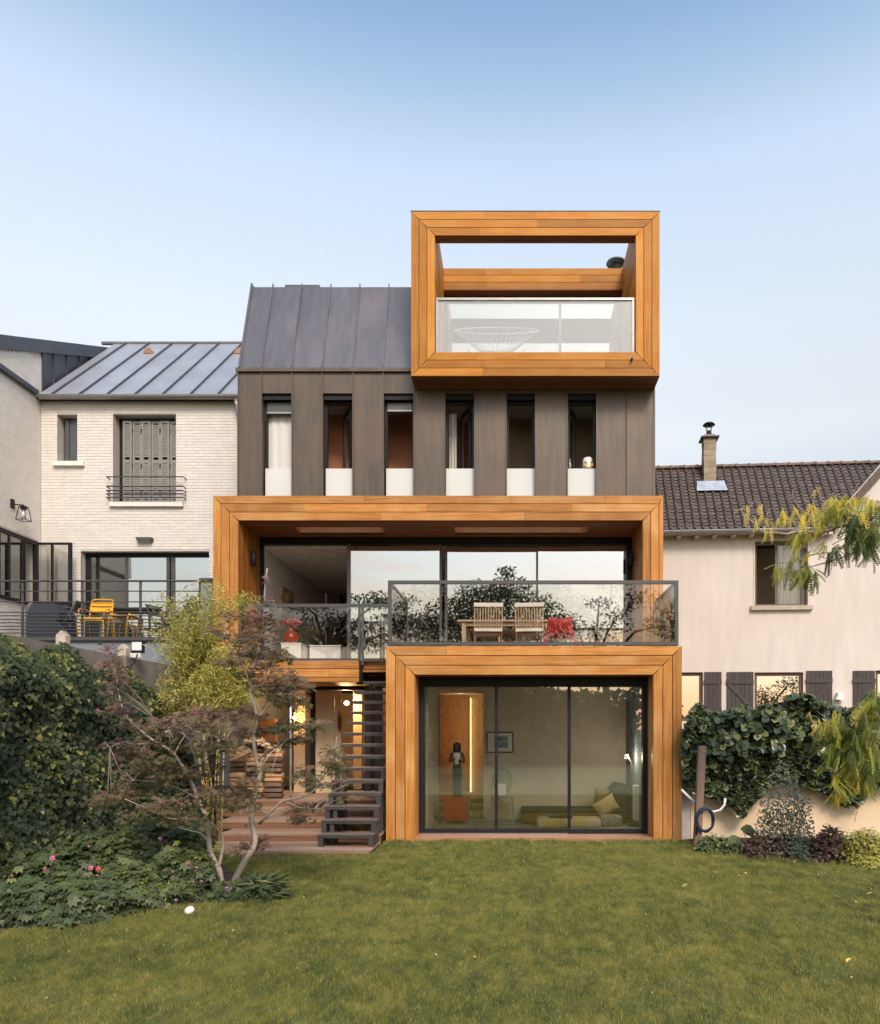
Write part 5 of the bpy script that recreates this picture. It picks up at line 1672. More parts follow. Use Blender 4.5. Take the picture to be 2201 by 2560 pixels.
hgt = (.016 + .018 * rng.random(n)) * (.45 + .5 * tuft + .7 * vnoise(gx_, gy_ * .6, 26, 31)) * np.where(edge, 1.8, 1) * (.8 + .045 * gy_)
fine = vnoise(gx_, gy_ * .6, 26, 31)
fine2 = vnoise(gx_, gy_ * .5, 11, 32)
tint = np.clip(.10 + .38 * patchy + .32 * (fine - .5) + .30 * (fine2 - .5) + rng.normal(0, .12, n) + .10, 0, 1)
tint = np.where(rng.random(n) < .035, rng.uniform(.85, 1, n), tint)
lean = rdir(n) * np.array([1, 1, 0])
T_GRASS = ([(-.5, 0, 0), (.5, 0, 0), (0, 1, 0)], [(0, 1, 2)])
grass_m = mat('grass blade', (.95, .95, .95), rough=.55, var=.08, scale=2, attr=[(.060, .084, .022), (.148, .175, .046), (.25, .26, .065), (.37, .33, .09), (.52, .45, .2)], trans=.3)
tv = np.array([(-.11, 0, 0), (.11, 0, 0), (0, 1, 0)])
leaves('grass', grass_m, None, tv, T_GRASS[1], np.stack([gx_, gy_, np.zeros(n)], 1), np.stack([rng.normal(0, .5, n), -np.ones(n), np.zeros(n)], 1),
       lean * .75 + np.array([0, 0, 1]), hgt, tint, kind='stuff')
# clover and weeds in loose patches
wx_, wy_ = rng.uniform(-6.5, 6.5, 60000), rng.uniform(4.2, 11.0, 60000)
wq = VX + wx_ / wy_ * F
wr = HY + H / wy_ * F
keep = (vnoise(wx_, wy_, 1.3, 41) * .6 + vnoise(wx_, wy_, 4.5, 42) * .4 > .60) & (rng.random(60000) < .55) & ~in_poly(wq, wr, LBED) & ~in_poly(wq, wr, RBED) & (wy_ < 10.1) & (wq > -60) & (wq < 2260)
wx_, wy_ = wx_[keep], wy_[keep]
nw = len(wx_)
leaves('clover', shrub_m, None, *T_OVAL, np.stack([wx_, wy_, rng.uniform(.012, .032, nw)], 1), rdir(nw, (0, -.25, 1), .5), rdir(nw) * np.array([1, 1, .1]), rng.uniform(.010, .022, nw), rng.uniform(.1, .75, nw), kind='stuff')
# small white clover heads
k = 70
cx_, cy_ = rng.uniform(-5, 5, k), rng.uniform(4.4, 10.5, k)
mk = ~in_poly(VX + cx_ / cy_ * F, HY + H / cy_ * F, LBED) & (cy_ < 10.1)
leaves('clover_flowers', stone_w, None, *T_OVAL, np.stack([cx_[mk], cy_[mk], np.full(mk.sum(), .035)], 1), rdir(mk.sum(), (0, -.5, 1)), rdir(mk.sum()), rng.uniform(.010, .018, mk.sum()), kind='stuff')
yl_m = mat('fallen yellow leaf', (.62, .42, .08), rough=.6, var=.2, objrand=.2)
fm = None
LEAF_L = ['yellow leaf on the lawn below the plum heuchera, left of a close pair', 'yellow leaf on the lawn below the plum heuchera, right of a close pair', 'lone yellow leaf on the lawn below the round leaved bergenia', 'yellow leaf at the right photo edge, upper of two on the lawn',
          'yellow leaf on the lawn a little left of the lower edge leaf', 'yellow leaf on the lawn nearest the viewer on the far right', 'yellow leaf at the right photo edge, lower of two on the lawn', 'lone yellow leaf on the lawn below the right corner of the lower timber frame',
          'lone pale leaf in the middle of the open lawn, nearest the viewer', 'yellow leaf far down the lawn towards the lower right corner', 'yellow leaf on the lawn close to the bergenia bed', 'yellow leaf lying at the border edge below the grey shrub']
for i, (px, py) in enumerate([(2080, 2178), (2104, 2187), (1845, 2190), (2180, 2224), (2100, 2244), (2140, 2258), (2185, 2233), (1707, 2219), (1183, 2394), (2116, 2408), (1860, 2182), (1995, 2155)]):
    p = G(px, py, .035)
    mb = MB()
    mb.v = [(v[0] * .05, v[1] * .075, v[2] * .2 + .002 * abs(v[0])) for v in T_OVAL[0]]
    mb.f = T_OVAL[1]
    me = fm or D.meshes.new('fallen_leaf')
    if fm is None:
        me.from_pydata(mb.v, [], mb.f)
        me.materials.append(yl_m)
        fm = me
    o = D.objects.new('fallen_leaf', me)
    o.location = p
    o.rotation_euler = (rng.normal(0, .3), rng.normal(0, .3), rng.uniform(0, 6.28))
    COL.objects.link(o)
    tag(o, LEAF_L[i], 'leaf', 'fallen leaves on the lawn')

# ---- ivy over the concrete wall on the left
prof = [(-420, 1560), (0, 1592), (45, 1600), (75, 1628), (115, 1662), (135, 1640), (152, 1622), (175, 1622), (205, 1645), (240, 1690), (275, 1700), (300, 1672), (322, 1668), (350, 1702), (375, 1745), (398, 1785), (410, 1800), (418, 1830)]
pY = np.array([5.95 * F / (VX - a) for a, b in prof])
pZ = np.array([H + (HY - b) / F * y for (a, b), y in zip(prof, pY)])
iv = thing('ivy', 'dense dark green ivy hanging over the concrete wall on the left', 'ivy', (-6.0, 9.5, 0))
def ivy_d(y, z, top):
    e = np.clip((top - z) / .5, 0, 1)
    far = np.clip((13.25 - y) / .7, .30, 1)
    return (.06 + .30 * np.sqrt(e) + .34 * vnoise(y, z, 1.1, 5) * e + .20 * vnoise(y, z, 3.2, 6) * e + .25 * np.clip(1.6 - z, 0, 1.6) * .5) * far
n = 36000
yy = rng.uniform(6.6, 12.95, n)
top = np.interp(yy, pY, pZ)
zz = top * (1 - rng.random(n) ** 1.15) + rng.normal(0, .03, n)
zz = np.clip(zz, .03, None)
dd = ivy_d(yy, np.minimum(zz, top), top)
xx = XB + .02 + dd + rng.normal(0, .05, n) * np.where(dd > .1, 1, .3)
nrm_ = rdir(n, (1.0, -.7, .5), .55)
tip = rdir(n, (.25, -.2, -1.0), .6)
clump = vnoise(yy, zz, 3.0, 8)
tn = np.clip(.22 + .5 * (clump - .5) + .22 * np.clip(1 - (top - zz) / .7, 0, 1) + rng.normal(0, .15, n), 0, .8)  # tint lightened towards the crest, painting its highlights into the leaves
tn = np.where((rng.random(n) < .16 * (clump > .55)) | (rng.random(n) < .03), rng.uniform(.75, 1, n), tn)
leaves('foliage', ivy_m, iv, *T_IVY, np.stack([xx, yy, zz], 1), nrm_, tip, rng.uniform(.038, .074, n), tn, kind='stuff')
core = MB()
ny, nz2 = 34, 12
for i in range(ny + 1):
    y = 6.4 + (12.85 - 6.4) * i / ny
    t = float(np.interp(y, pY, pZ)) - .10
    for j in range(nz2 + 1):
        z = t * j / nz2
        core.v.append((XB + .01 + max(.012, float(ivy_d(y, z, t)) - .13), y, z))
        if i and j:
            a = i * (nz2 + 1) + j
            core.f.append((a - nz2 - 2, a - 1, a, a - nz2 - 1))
core.build('stems', shade_core, iv, smooth=True)  # opaque dark sheet, not stems: shade inside the ivy put into its colour
# leaves standing along its crest
n = 500
yy = rng.uniform(7, 12.4, n)
zz = np.interp(yy, pY, pZ) + rng.normal(.0, .05, n)
leaves('foliage', ivy_m, iv, *T_IVY, np.stack([XB + rng.uniform(-.05, .25, n), yy, zz], 1), rdir(n, (.4, -.6, .6), .8), rdir(n, (.2, -.1, .2)), rng.uniform(.06, .10, n), rng.uniform(.1, .8, n), kind='stuff')

# ---- bamboo between the wall and the house
bb = thing('bamboo', 'feathery yellow green bamboo clump beside the middle timber frame', 'bamboo', (X(530, 11.4), 11.4, 0))
BL = [(500, 1650, 62, 70, 1900), (470, 1720, 65, 60, 1500), (540, 1720, 62, 60, 1500), (490, 1580, 60, 50, 1100), (530, 1540, 50, 50, 650), (455, 1640, 45, 50, 600), (575, 1660, 45, 55, 650), (440, 1560, 50, 40, 330),
      (610, 1500, 34, 22, 260), (585, 1525, 30, 30, 200), (510, 1500, 40, 45, 330), (430, 1510, 40, 30, 170), (570, 1765, 40, 25, 500), (440, 1770, 35, 28, 450), (600, 1740, 40, 30, 420), (395, 1600, 25, 30, 90), (545, 1470, 22, 25, 90), (500, 1800, 55, 35, 500)]
P_, S_, T_ = [], [], []
for cx, cy, rx, ry, m in BL:
    Y = 11.4 + rng.uniform(-.25, .25)
    s = Y / F
    m = int(m * (1.9 if cy > 1600 else .95))
    P_.append(sph(m, P(cx, cy, Y), (rx * s * 1.15, .42, ry * s * 1.1), hollow=.0))
    T_.append(np.clip(rng.normal(.55 + .12 * rng.normal(), .25, m), 0, 1))
P_ = np.concatenate(P_)
n = len(P_)
leaves('foliage', bamboo_m, bb, *T_NARROW, P_, rdir(n, (0, -.5, .7), .9), rdir(n, (0, -.15, -.5), 1.0), rng.uniform(.055, .13, n), np.concatenate(T_), kind='stuff')
for i in range(9):
    b0 = P(rng.uniform(512, 556), 1995, 11.4 + rng.uniform(-.2, .2))
    t0 = P(rng.uniform(440, 590), rng.uniform(1560, 1720), 11.4 + rng.uniform(-.3, .3))
    b0.z = .02
    mid = b0.lerp(t0, .6) + Vector((rng.uniform(-.04, .04), 0, .1))
    MB().tube([b0, b0.lerp(mid, .5), mid, t0], [.012, .011, .009, .004], 6).build('cane', cane_m, bb, smooth=True)

# ---- Japanese maple
mp_ = thing('japanese_maple', 'slender twisting japanese maple with purple brown leaves in the flower bed', 'tree', (X(560, 7.9), 7.9, 0))
MY = 7.9
def mz(zx, zy, dy=0.0):
    return P(250 + zx * .415, 1400 + zy * .415, MY + dy)
def branch(pts, r0, r1, name='limb', parent=None, m=None, n=7):
    q = [mz(*p) for p in pts]
    # smooth the polyline
    sm = []
    for i in range(len(q) - 1):
        a, b, c, d = q[max(i - 1, 0)], q[i], q[i + 1], q[min(i + 2, len(q) - 1)]
        for t in (0, .33, .67):
            sm.append(.5 * ((2 * b) + (c - a) * t + (2 * a - 5 * b + 4 * c - d) * t * t + (3 * b - a - 3 * c + d) * t ** 3))
    sm.append(q[-1])
    k = len(sm)
    rs = [r0 + (r1 - r0) * i / (k - 1) for i in range(k)]
    rs = [r * (1 + .06 * math.sin(i * 2.1)) for i, r in enumerate(rs)]
    MB().tube(sm, rs, n).build(name, m or maple_b, parent or mp_, smooth=True)
    return sm
tr1 = branch([(730, 2085), (735, 2000), (722, 1880), (690, 1820), (662, 1740), (652, 1630), (640, 1545), (592, 1440, .1), (568, 1380, .1), (528, 1290, .1), (478, 1215, .15), (430, 1150, .15), (340, 1100, .2), (262, 1040, .2), (170, 960, .25), (125, 860, .25), (90, 640, .3)], .036, .005, 'trunk')
tr2 = branch([(772, 2060), (800, 1960), (852, 1850), (905, 1765), (936, 1690), (912, 1560, .05), (925, 1440, .05), (942, 1360, .1), (966, 1290, .1), (938, 1180, .1), (925, 1060, .1), (945, 960, .1), (935, 880, .1), (905, 810, .1), (910, 720, .1), (930, 640, .1), (950, 560, .1), (985, 400, .1), (992, 200, .1), (1008, 50, .1)], .037, .007, 'trunk')
br_pts = []
for b in [
    ([(715, 1850), (735, 1770), (742, 1690), (700, 1610, -.1), (640, 1578, -.15), (560, 1560, -.2), (430, 1560, -.3), (330, 1520, -.35), (150, 1440, -.4)], .026, .005),
    ([(650, 1700), (610, 1650, -.1), (540, 1630, -.2), (470, 1610, -.3)], .016, .004),
    ([(945, 965, .1), (1000, 895, .1), (1080, 815, .15), (1150, 740, .2), (1200, 720, .2)], .018, .004),
    ([(980, 900, .1), (1010, 840, .0), (1040, 800, -.1), (1010, 760, -.1)], .010, .003),
    ([(905, 770, .1), (880, 680, .05), (810, 570, .0), (750, 480, -.05), (760, 370, -.05)], .016, .003),
    ([(930, 640, .1), (1000, 560, .2), (1080, 560, .25), (1130, 590, .3)], .010, .003),
    ([(955, 1210, .1), (1010, 1150, .0), (1100, 1110, -.1), (1150, 1060, -.15), (1300, 1010, -.2)], .016, .003),
    ([(950, 1120, .1), (1040, 1070, .0), (1100, 1000, -.1)], .010, .003),
    ([(935, 1180, .1), (870, 1130, .0), (760, 1080, -.1), (640, 1055, -.15), (500, 990, -.2)], .012, .003),
    ([(960, 1590), (1050, 1500, -.15), (1110, 1450, -.2), (1250, 1420, -.3), (1330, 1330, -.35), (1400, 1210, -.4), (1430, 1060, -.4)], .020, .003),
    ([(1110, 1450, -.2), (1200, 1490, -.2), (1330, 1500, -.25)], .009, .003),
    ([(1310, 1370, -.35), (1400, 1350, -.4), (1490, 1330, -.45)], .007, .002),
    ([(920, 1440, .05), (840, 1400, .1), (720, 1390, .15), (650, 1380, .2)], .012, .003),
    ([(930, 1690), (870, 1650, -.1), (865, 1700, -.1)], .008, .003),
    ([(905, 1760), (840, 1760, -.1), (780, 1790, -.15)], .008, .003),
    ([(430, 1150, .15), (420, 1060, .05), (400, 980, .0), (330, 960, -.05)], .014, .003),
    ([(450, 1170, .15), (490, 1090, .2), (560, 1000, .25)], .010, .003),
    ([(528, 1290, .1), (560, 1240, .0), (640, 1200, -.05)], .010, .003),
    ([(340, 1100, .2), (220, 1110, .15), (120, 1100, .1), (60, 1130, .1)], .012, .003),
    ([(590, 1440, .1), (480, 1380, .0), (360, 1340, -.1), (200, 1330, -.15)], .014, .003),
]:
    br_pts.append(branch(b[0], b[1] * .75, b[2] * .8, 'limb'))
blobs = [  # zoom px centre, radii, depth, leaves, tint
    (960, 340, 90, 60, 90, .75), (1020, 380, 70, 60, 60, .6), (780, 330, 55, 45, 45, .65), (730, 430, 70, 45, 60, .5), (830, 470, 80, 45, 80, .45), (960, 470, 90, 50, 100, .5), (900, 560, 100, 45, 130, .55),
    (1040, 560, 100, 50, 130, .4), (1110, 590, 60, 30, 55, .4), (790, 620, 80, 40, 90, .5), (1000, 640, 70, 40, 80, .55), (890, 690, 80, 40, 90, .35), (1100, 710, 120, 50, 160, .5), (1180, 760, 90, 55, 140, .55), (1020, 770, 100, 50, 130, .4),
    (1120, 830, 110, 50, 140, .35), (1210, 860, 60, 45, 70, .5), (870, 910, 60, 40, 70, .7), (960, 940, 40, 25, 40, .6), (800, 950, 60, 35, 60, .6), (700, 930, 120, 45, 150, .65), (560, 930, 100, 50, 130, .65), (640, 1000, 130, 45, 160, .5),
    (430, 960, 100, 35, 110, .65), (480, 1040, 100, 45, 120, .4), (330, 1000, 90, 40, 90, .55), (870, 1050, 90, 40, 90, .45), (760, 1110, 110, 45, 120, .3), (600, 1130, 120, 60, 150, .25), (1010, 1020, 90, 30, 80, .5),
    (1130, 1000, 90, 35, 90, .3), (1260, 1000, 90, 40, 110, .3), (1340, 975, 40, 22, 35, .5), (1220, 1080, 70, 35, 80, .3), (1090, 1110, 60, 35, 50, .35),
    (300, 1100, 120, 50, 120, .55), (190, 1180, 120, 60, 140, .6), (330, 1200, 110, 55, 130, .35), (220, 1270, 130, 50, 150, .4), (120, 1110, 90, 50, 80, .75), (430, 1290, 120, 55, 140, .3), (300, 1350, 140, 50, 170, .35), (160, 1400, 140, 50, 150, .45), (60, 1450, 110, 45, 110, .4),
    (700, 1380, 120, 45, 130, .5), (820, 1400, 100, 40, 110, .45), (600, 1420, 100, 50, 110, .4), (720, 1470, 110, 40, 110, .35), (880, 1480, 80, 35, 70, .3), (500, 1460, 110, 45, 120, .45), (380, 1480, 120, 50, 140, .45), (260, 1530, 120, 45, 120, .35), (480, 1560, 110, 45, 110, .3), (600, 1560, 90, 40, 80, .35),
    (1220, 1290, 80, 50, 90, .3), (1300, 1350, 70, 40, 60, .3), (1400, 1220, 80, 50, 90, .3), (1410, 1150, 60, 35, 50, .4), (1430, 1260, 60, 45, 50, .35), (1440, 1350, 90, 28, 60, .4), (1480, 1430, 50, 20, 30, .45), (1300, 1480, 80, 30, 60, .55), (1200, 1500, 80, 35, 70, .55), (1220, 1560, 70, 25, 45, .4),
    (920, 1720, 90, 35, 75, .7), (830, 1740, 60, 25, 45, .7), (970, 1690, 50, 30, 35, .65), (80, 620, 60, 55, 55, .85), (110, 700, 60, 60, 60, .85), (60, 530, 40, 40, 25, .85), (120, 800, 60, 60, 60, .8), (130, 900, 90, 50, 90, .75), (180, 990, 80, 45, 70, .7),
    (1015, 120, 25, 30, 10, .7), (1000, 250, 40, 40, 25, .7), (700, 1240, 70, 50, 70, .3), (980, 1260, 60, 30, 30, .45), (880, 1330, 60, 30, 40, .5), (560, 1300, 80, 50, 80, .3)]
P_, T_ = [], []
tips_ = []
for cx, cy, rx, ry, m, tc_ in blobs:
    dy = rng.uniform(-.55, .45)
    c = mz(cx, cy, dy)
    s = MY / F * .415
    m = int(m * (.78 if cx < 700 and cy > 900 else 1.0))
    p = sph(m, c, (rx * s * 1.3, max(.25, rx * s * .9), ry * s * 1.15), hollow=.0)
    # flat sprays: pull to a few layers
    lay = c[2] + np.round((p[:, 2] - c[2]) / .11) * .11 + rng.normal(0, .02, m)
    p[:, 2] = .8 * p[:, 2] + .2 * lay - .25 * (np.hypot(p[:, 0] - c[0], p[:, 1] - c[1])) ** 2
    P_.append(p)
    up = np.clip((p[:, 2] - c[2]) / (ry * s), -1, 1)
    T_.append(np.clip(tc_ * .85 - .04 + .16 * up + rng.normal(0, .15, m), 0, 1))  # sky sheen on the spray tops is put into the leaf tint
    tips_.append(rdir(m, (0, -.2, -.75), .8))
    nearest = min(br_pts + [tr1, tr2], key=lambda b: min((q - c).length for q in b))
    q0 = min(nearest, key=lambda q: (q - c).length)
    if (q0 - c).length < 1.2:
        for _ in range(3):
            e = Vector(p[rng.integers(m)])
            mid = q0.lerp(e, .5) + Vector((0, 0, .04))
            MB().tube([q0, mid, e], [.0045, .003, .0015], 4).build('twig', maple_b, mp_)
P_ = np.concatenate(P_)
n = len(P_)
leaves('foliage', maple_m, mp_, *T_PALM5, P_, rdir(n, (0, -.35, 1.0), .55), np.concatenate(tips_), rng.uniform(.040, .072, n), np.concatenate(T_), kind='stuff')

# ---- flower bed plants
def mound(name, label, cat, px, py, rpx, top_py, m, tmpl, n, size, tcol, group=None, solo=0, bias=(0, -.45, .9), drop=(0, -.2, -.35), flat=1.0, depth=.8, stems=10):
    b = G(px, py, .03)
    hgt_ = (py - top_py) / F * b.y
    rx = rpx / F * b.y
    t = thing(name, label, cat, b, group)
    d = rdir(n, (0, 0, .35))
    d[:, 2] = np.abs(d[:, 2])
    k = (.25 + .75 * rng.random(n)) ** .5
    lump = .75 + .5 * vnoise(d[:, 0] * 2 + px, d[:, 2] * 2 + d[:, 1], 1.5, int(px) % 97)
    p = np.array(b) + d * (k * lump)[:, None] * np.array((rx, rx * depth, hgt_))
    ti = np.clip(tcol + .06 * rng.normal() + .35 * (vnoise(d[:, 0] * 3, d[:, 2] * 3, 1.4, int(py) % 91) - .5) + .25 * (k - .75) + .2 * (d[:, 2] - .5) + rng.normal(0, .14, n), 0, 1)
    nr_ = rdir(n, bias, .55) + d * .4
    tp = rdir(n, drop, .5) + d * np.array((.9, .9, .2))
    sz = rng.uniform(*size, n)
    ns = n - solo
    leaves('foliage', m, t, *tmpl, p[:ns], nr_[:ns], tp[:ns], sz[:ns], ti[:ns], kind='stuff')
    mb = MB()
    for i in range(stems):
        e = Vector(p[rng.integers(n)])
        mb.tube([b + Vector((rng.uniform(-.2, .2) * rx, rng.uniform(-.2, .2) * rx, -.02)), b.lerp(e, .5) + Vector((0, 0, .05)), e], [.006, .004, .002], 4)
    if stems:
        mb.build('stems', stem_m, t, kind='stuff')
    for i in range(ns, n):                      # the leaves that can be picked out one by one
        q = p[i] + d[i] * .06
        lv = leaves('leaf', m, t, *tmpl, [q], [nr_[i]], [tp[i]], [sz[i] * 1.15], [min(1, ti[i] + .12)])
    return t, b, hgt_, rx
G_SH = 'flowering shrubs in the left bed'
mound('flowering_shrub', 'low dark shrub at the left end of the bed by the lawn edge', 'shrub', 40, 2296, 120, 2195, shrub_m, T_PALM_W, 2550, (.032, .085), .30, G_SH, 25)
mound('flowering_shrub', 'lobed leaf shrub at the front of the bed under the coral flowers', 'shrub', 190, 2285, 130, 2180, shrub_m, T_PALM_W, 2890, (.032, .085), .34, G_SH, 30)
mound('flowering_shrub', 'lobed leaf shrub in the bed left of the yellow strap leaves', 'shrub', 330, 2264, 105, 2150, shrub_m, T_PALM_W, 2550, (.032, .085), .36, G_SH, 25)
mound('flowering_shrub', 'green shrub with purple flowers left of the maple trunks', 'shrub', 455, 2240, 95, 2120, shrub_m, T_PALM_W, 2210, (.032, .085), .34, G_SH, 15)
mound('flowering_shrub', 'pink flowered shrub growing against the foot of the ivy', 'shrub', 110, 2225, 130, 2120, shrub_m, T_PALM_W, 2550, (.032, .085), .30, G_SH)
mound('flowering_shrub', 'tall leafy shrub in the middle of the bed beneath the maple', 'shrub', 265, 2205, 130, 2065, shrub_m, T_PALM_W, 3230, (.032, .085), .38, G_SH, 15)
mound('flowering_shrub', 'tall yellowish green shrub behind the maple trunk', 'shrub', 400, 2180, 110, 2045, shrub_m, T_PALM_W, 2890, (.032, .085), .48, G_SH)
mound('flowering_shrub', 'small dark shrub beside the deck corner', 'shrub', 480, 2120, 60, 2030, shrub_m, T_PALM_W, 1190, (.032, .085), .25, G_SH)
mound('flowering_shrub', 'green shrub at the back of the bed near the bamboo canes', 'shrub', 360, 2110, 110, 1985, shrub_m, T_OVAL, 1500, (.06, .10), .42, G_SH)
mound('grass_tuft', 'dark grass tuft right of the maple trunks', 'grass tuft', 655, 2246, 42, 2195, shrub_m, T_NARROW, 420, (.12, .24), .3, None, 0, drop=(0, -.1, .9), stems=0)
mound('low_plant', 'low green plant between the two maple trunks', 'plant', 580, 2248, 50, 2200, shrub_m, T_PALM_W, 714, (.032, .085), .3)
dt = thing('dead_plant', 'dry orange brown plant remains right of the maple', 'plant', G(640, 2250, .02))
for i in range(12):
    a = G(638 + rng.uniform(-6, 6), 2250, .02)
    b = a + Vector((rng.uniform(-.05, .09), rng.uniform(-.05, .05), rng.uniform(.10, .24)))
    MB().tube([a, a.lerp(b, .6) + Vector((0, 0, .04)), b], [.006, .005, .002], 4).build('stem', dry_m, dt)
def strap(name, label, px, py, rpx, m, n, L, parent_cat='plant', tcol=(.5, 1), width=1.0):
    b = G(px, py, .03)
    t = thing(name, label, parent_cat, b)
    rx = rpx / F * b.y
    for i in range(n):
        az = rng.uniform(0, 2 * math.pi)
        out = Vector((math.cos(az), math.sin(az) * .8, 0))
        l = L * rng.uniform(.6, 1.1)
        lean_ = rng.uniform(.35, 1.1)
        pts = [b + out * (rx * .15 * rng.random())]
        for s in range(1, 6):
            f_ = s / 5
            pts.append(pts[0] + out * (l * lean_ * f_) * .8 + Vector((0, 0, l * (f_ - .75 * lean_ * f_ * f_))))
        side = Vector((-out.y, out.x, 0)) * .014 * width
        mb = MB()
        for s, q in enumerate(pts):
            w_ = side * (1 - (s / 5) ** 2 + .05)
            mb.v += [tuple(q - w_), tuple(q + w_)]
            if s: mb.f.append((2 * s - 2, 2 * s - 1, 2 * s + 1, 2 * s))
        o = mb.build('leaf', m, t)
        at = o.data.attributes.new('tint', 'FLOAT', 'POINT')
        at.data.foreach_set('value', [rng.uniform(*tcol)] * len(o.data.vertices))
    return t
strap('strap_plant', 'clump of yellow strap leaves at the front edge of the flower bed', 425, 2262, 70, fern_m, 34, .40)
def ferny(label, px, py, Y, z, n, L, tcol):
    b = Vector((X(px, Y), Y, z))
    t = thing('fern', label, 'fern', b)
    az = rng.uniform(0, 2 * math.pi, n)
    d = np.stack([np.cos(az), np.sin(az) * .8 - .2, rng.uniform(.25, 1.2, n)], 1)
    d /= np.linalg.norm(d, axis=1, keepdims=True)
    nr_ = np.stack([-d[:, 0] * .6, -d[:, 1] * .6 - .1, np.ones(n)], 1)
    for i in range(n):
        leaves('frond', fern_m, t, *_frond(14, .13), [np.array(b)], [nr_[i]], [d[i]], [L * rng.uniform(.65, 1.1)], [float(np.clip(rng.normal(tcol, .15), 0, 1))])
ferny('bright yellow green fern beside the lowest deck step', 572, 2070, 10.35, .02, 16, .36, .75)
ferny('pale fern growing in the bed near the deck corner', 455, 2120, 9.9, .02, 12, .30, .6)
ferny('dark fern behind the open stair treads', 900, 2050, 12.0, .17, 14, .38, .15)
ferny('small dark fern under the lowest stair treads', 905, 2075, 11.6, .17, 10, .28, .10)
ferny('dark green fern left of the deck steps', 620, 2030, 12.0, .17, 12, .34, .12)
# single flowers on the shrubs
fl_n = 0
def flower(px, py, Y, m, r, kind):
    c = P(px, py, Y)
    r *= .75
    t = thing('flower', kind, 'flower', c, 'flowers in the left bed')
    n = 6
    az = np.arange(n) * 2 * math.pi / n + rng.uniform(0, 1)
    d = np.stack([np.cos(az), -.35 * np.ones(n), np.sin(az)], 1)
    leaves('petals', m, t, *T_OVAL, np.repeat([np.array(c)], n, 0), np.repeat([(0, -1, .35)], n, 0), d, np.full(n, r))
    MB().lathe([(.006, 0), (.010, .006), (.004, .012)], (c.x, c.y - .012, c.z), 8).build('centre', yl_m, t)
    MB().tube([c + Vector((0, .01, 0)), c + Vector((0, .08, -.18))], .003, 4).build('stem', stem_m, t)
for px, py, m, r, l in [(131, 2145, pink_m, .045, 'bright pink flower in front of the dark ivy'), (227, 2170, pink_m, .042, 'coral pink flower with yellow centre, left of a pair'), (246, 2172, coral_m, .045, 'tall coral pink flower, right of a pair'),
                        (112, 2172, coral_m, .030, 'small red flower below the pink one by the ivy'), (401, 2097, purple_m, .036, 'purple flower high in the yellowish shrub'), (472, 2161, purple_m, .036, 'purple flower left of the maple trunk, upper one'),
                        (493, 2170, purple_m, .032, 'purple flower touching the left maple stem'), (433, 2181, purple_m, .026, 'small magenta flower in the middle of the bed'), (300, 2147, purple_m, .034, 'dark purple flower under the maple branches'),
                        (505, 2204, purple_m, .028, 'purple flower left of the maple trunk, lower one'), (441, 2251, purple_m, .030, 'purple flower above the yellow strap leaves'), (568, 2221, purple_m, .036, 'violet flower between the two maple trunks'),
                        (223, 2117, purple_m, .024, 'tiny purple flower at the foot of the ivy'), (245, 2190, purple_m, .022, 'tiny violet flower under the coral pair'), (162, 2186, pink_m, .020, 'tiny pale pink bud in the left bed'), (30, 2190, pink_m, .020, 'tiny pink flower at the left photo edge')]:
    flower(px, py, 6.75 + (2280 - py) / 190 * .9, m, r, l)
lid = MB().lathe([(.043, 0), (.046, .006), (.042, .03), (.028, .04), (.0, .041)], (0, 0, 0), 18)
o = lid.build('white_garden_stone', stone_w, None, smooth=True, origin=(0, 0, 0))
o.location = G(475, 2279, .03)
o.rotation_euler = (R(28), R(-12), 0)
tag(o, 'small white round stone lying tilted at the edge of the flower bed', 'stone')

# ---- variegated ivy on the garden wall, right
vz = thing('variegated_ivy', 'large leaved variegated ivy spilling over the ochre garden wall', 'ivy', (5, 11.2, 0))
IV = [(218, 640), (250, 600), (290, 470), (335, 425), (380, 470), (420, 500), (520, 505), (600, 490), (650, 470), (710, 430), (760, 490), (850, 450), (1000, 430), (1100, 355), (1240, 375), (1330, 430), (1400, 460), (1560, 480), (1620, 420), (1690, 345), (1800, 400), (2100, 380),
      (2100, 1050), (1781, 1060), (1700, 1090), (1600, 1240), (1500, 1230), (1400, 1170), (1300, 1110), (1200, 1080), (1100, 1060), (960, 1040), (880, 1090), (820, 1180), (760, 1230), (700, 1320), (660, 1300), (580, 1230), (500, 1190), (430, 1160), (330, 1120), (260, 1100), (225, 1000), (215, 900)]
HOLE = [(1170, 730), (1230, 720), (1300, 800), (1310, 860), (1230, 850), (1180, 790)]
n = 15000
a = rng.uniform(210, 2100, n)
b = rng.uniform(340, 1330, n)
ok = in_poly(a, b, IV) & ~in_poly(a, b, HOLE)
a, b = a[ok], b[ok]
n = len(a)
ppx, ppy = 1640 + a * .315, 1620 + b * .315
bulge = .05 + .18 * vnoise(a, b, .006, 11) + .24 * vnoise(a, b, .016, 17) + .10 * rng.random(n)
bulge *= np.clip((1260 - b) / 480, .25, 1)
Yv = 11.42 - bulge - .02 * (ppx - 1710) / 100
pos = np.stack([(ppx - VX) / F * Yv, Yv, H + (HY - ppy) / F * Yv], 1)
nr_ = rdir(n, (-.1, -.8, .75), .85)
tp = rdir(n, (0, -.35, -.9), .8)
sz = rng.uniform(.05, .115, n)
base_t = np.clip(.22 + .3 * (vnoise(a, b, .010, 12) - .5) + rng.normal(0, .10, n), 0, .62)
base_t = np.where(rng.random(n) < .12, rng.uniform(.45, .75, n), base_t)
kk = len(T_IVY[0])
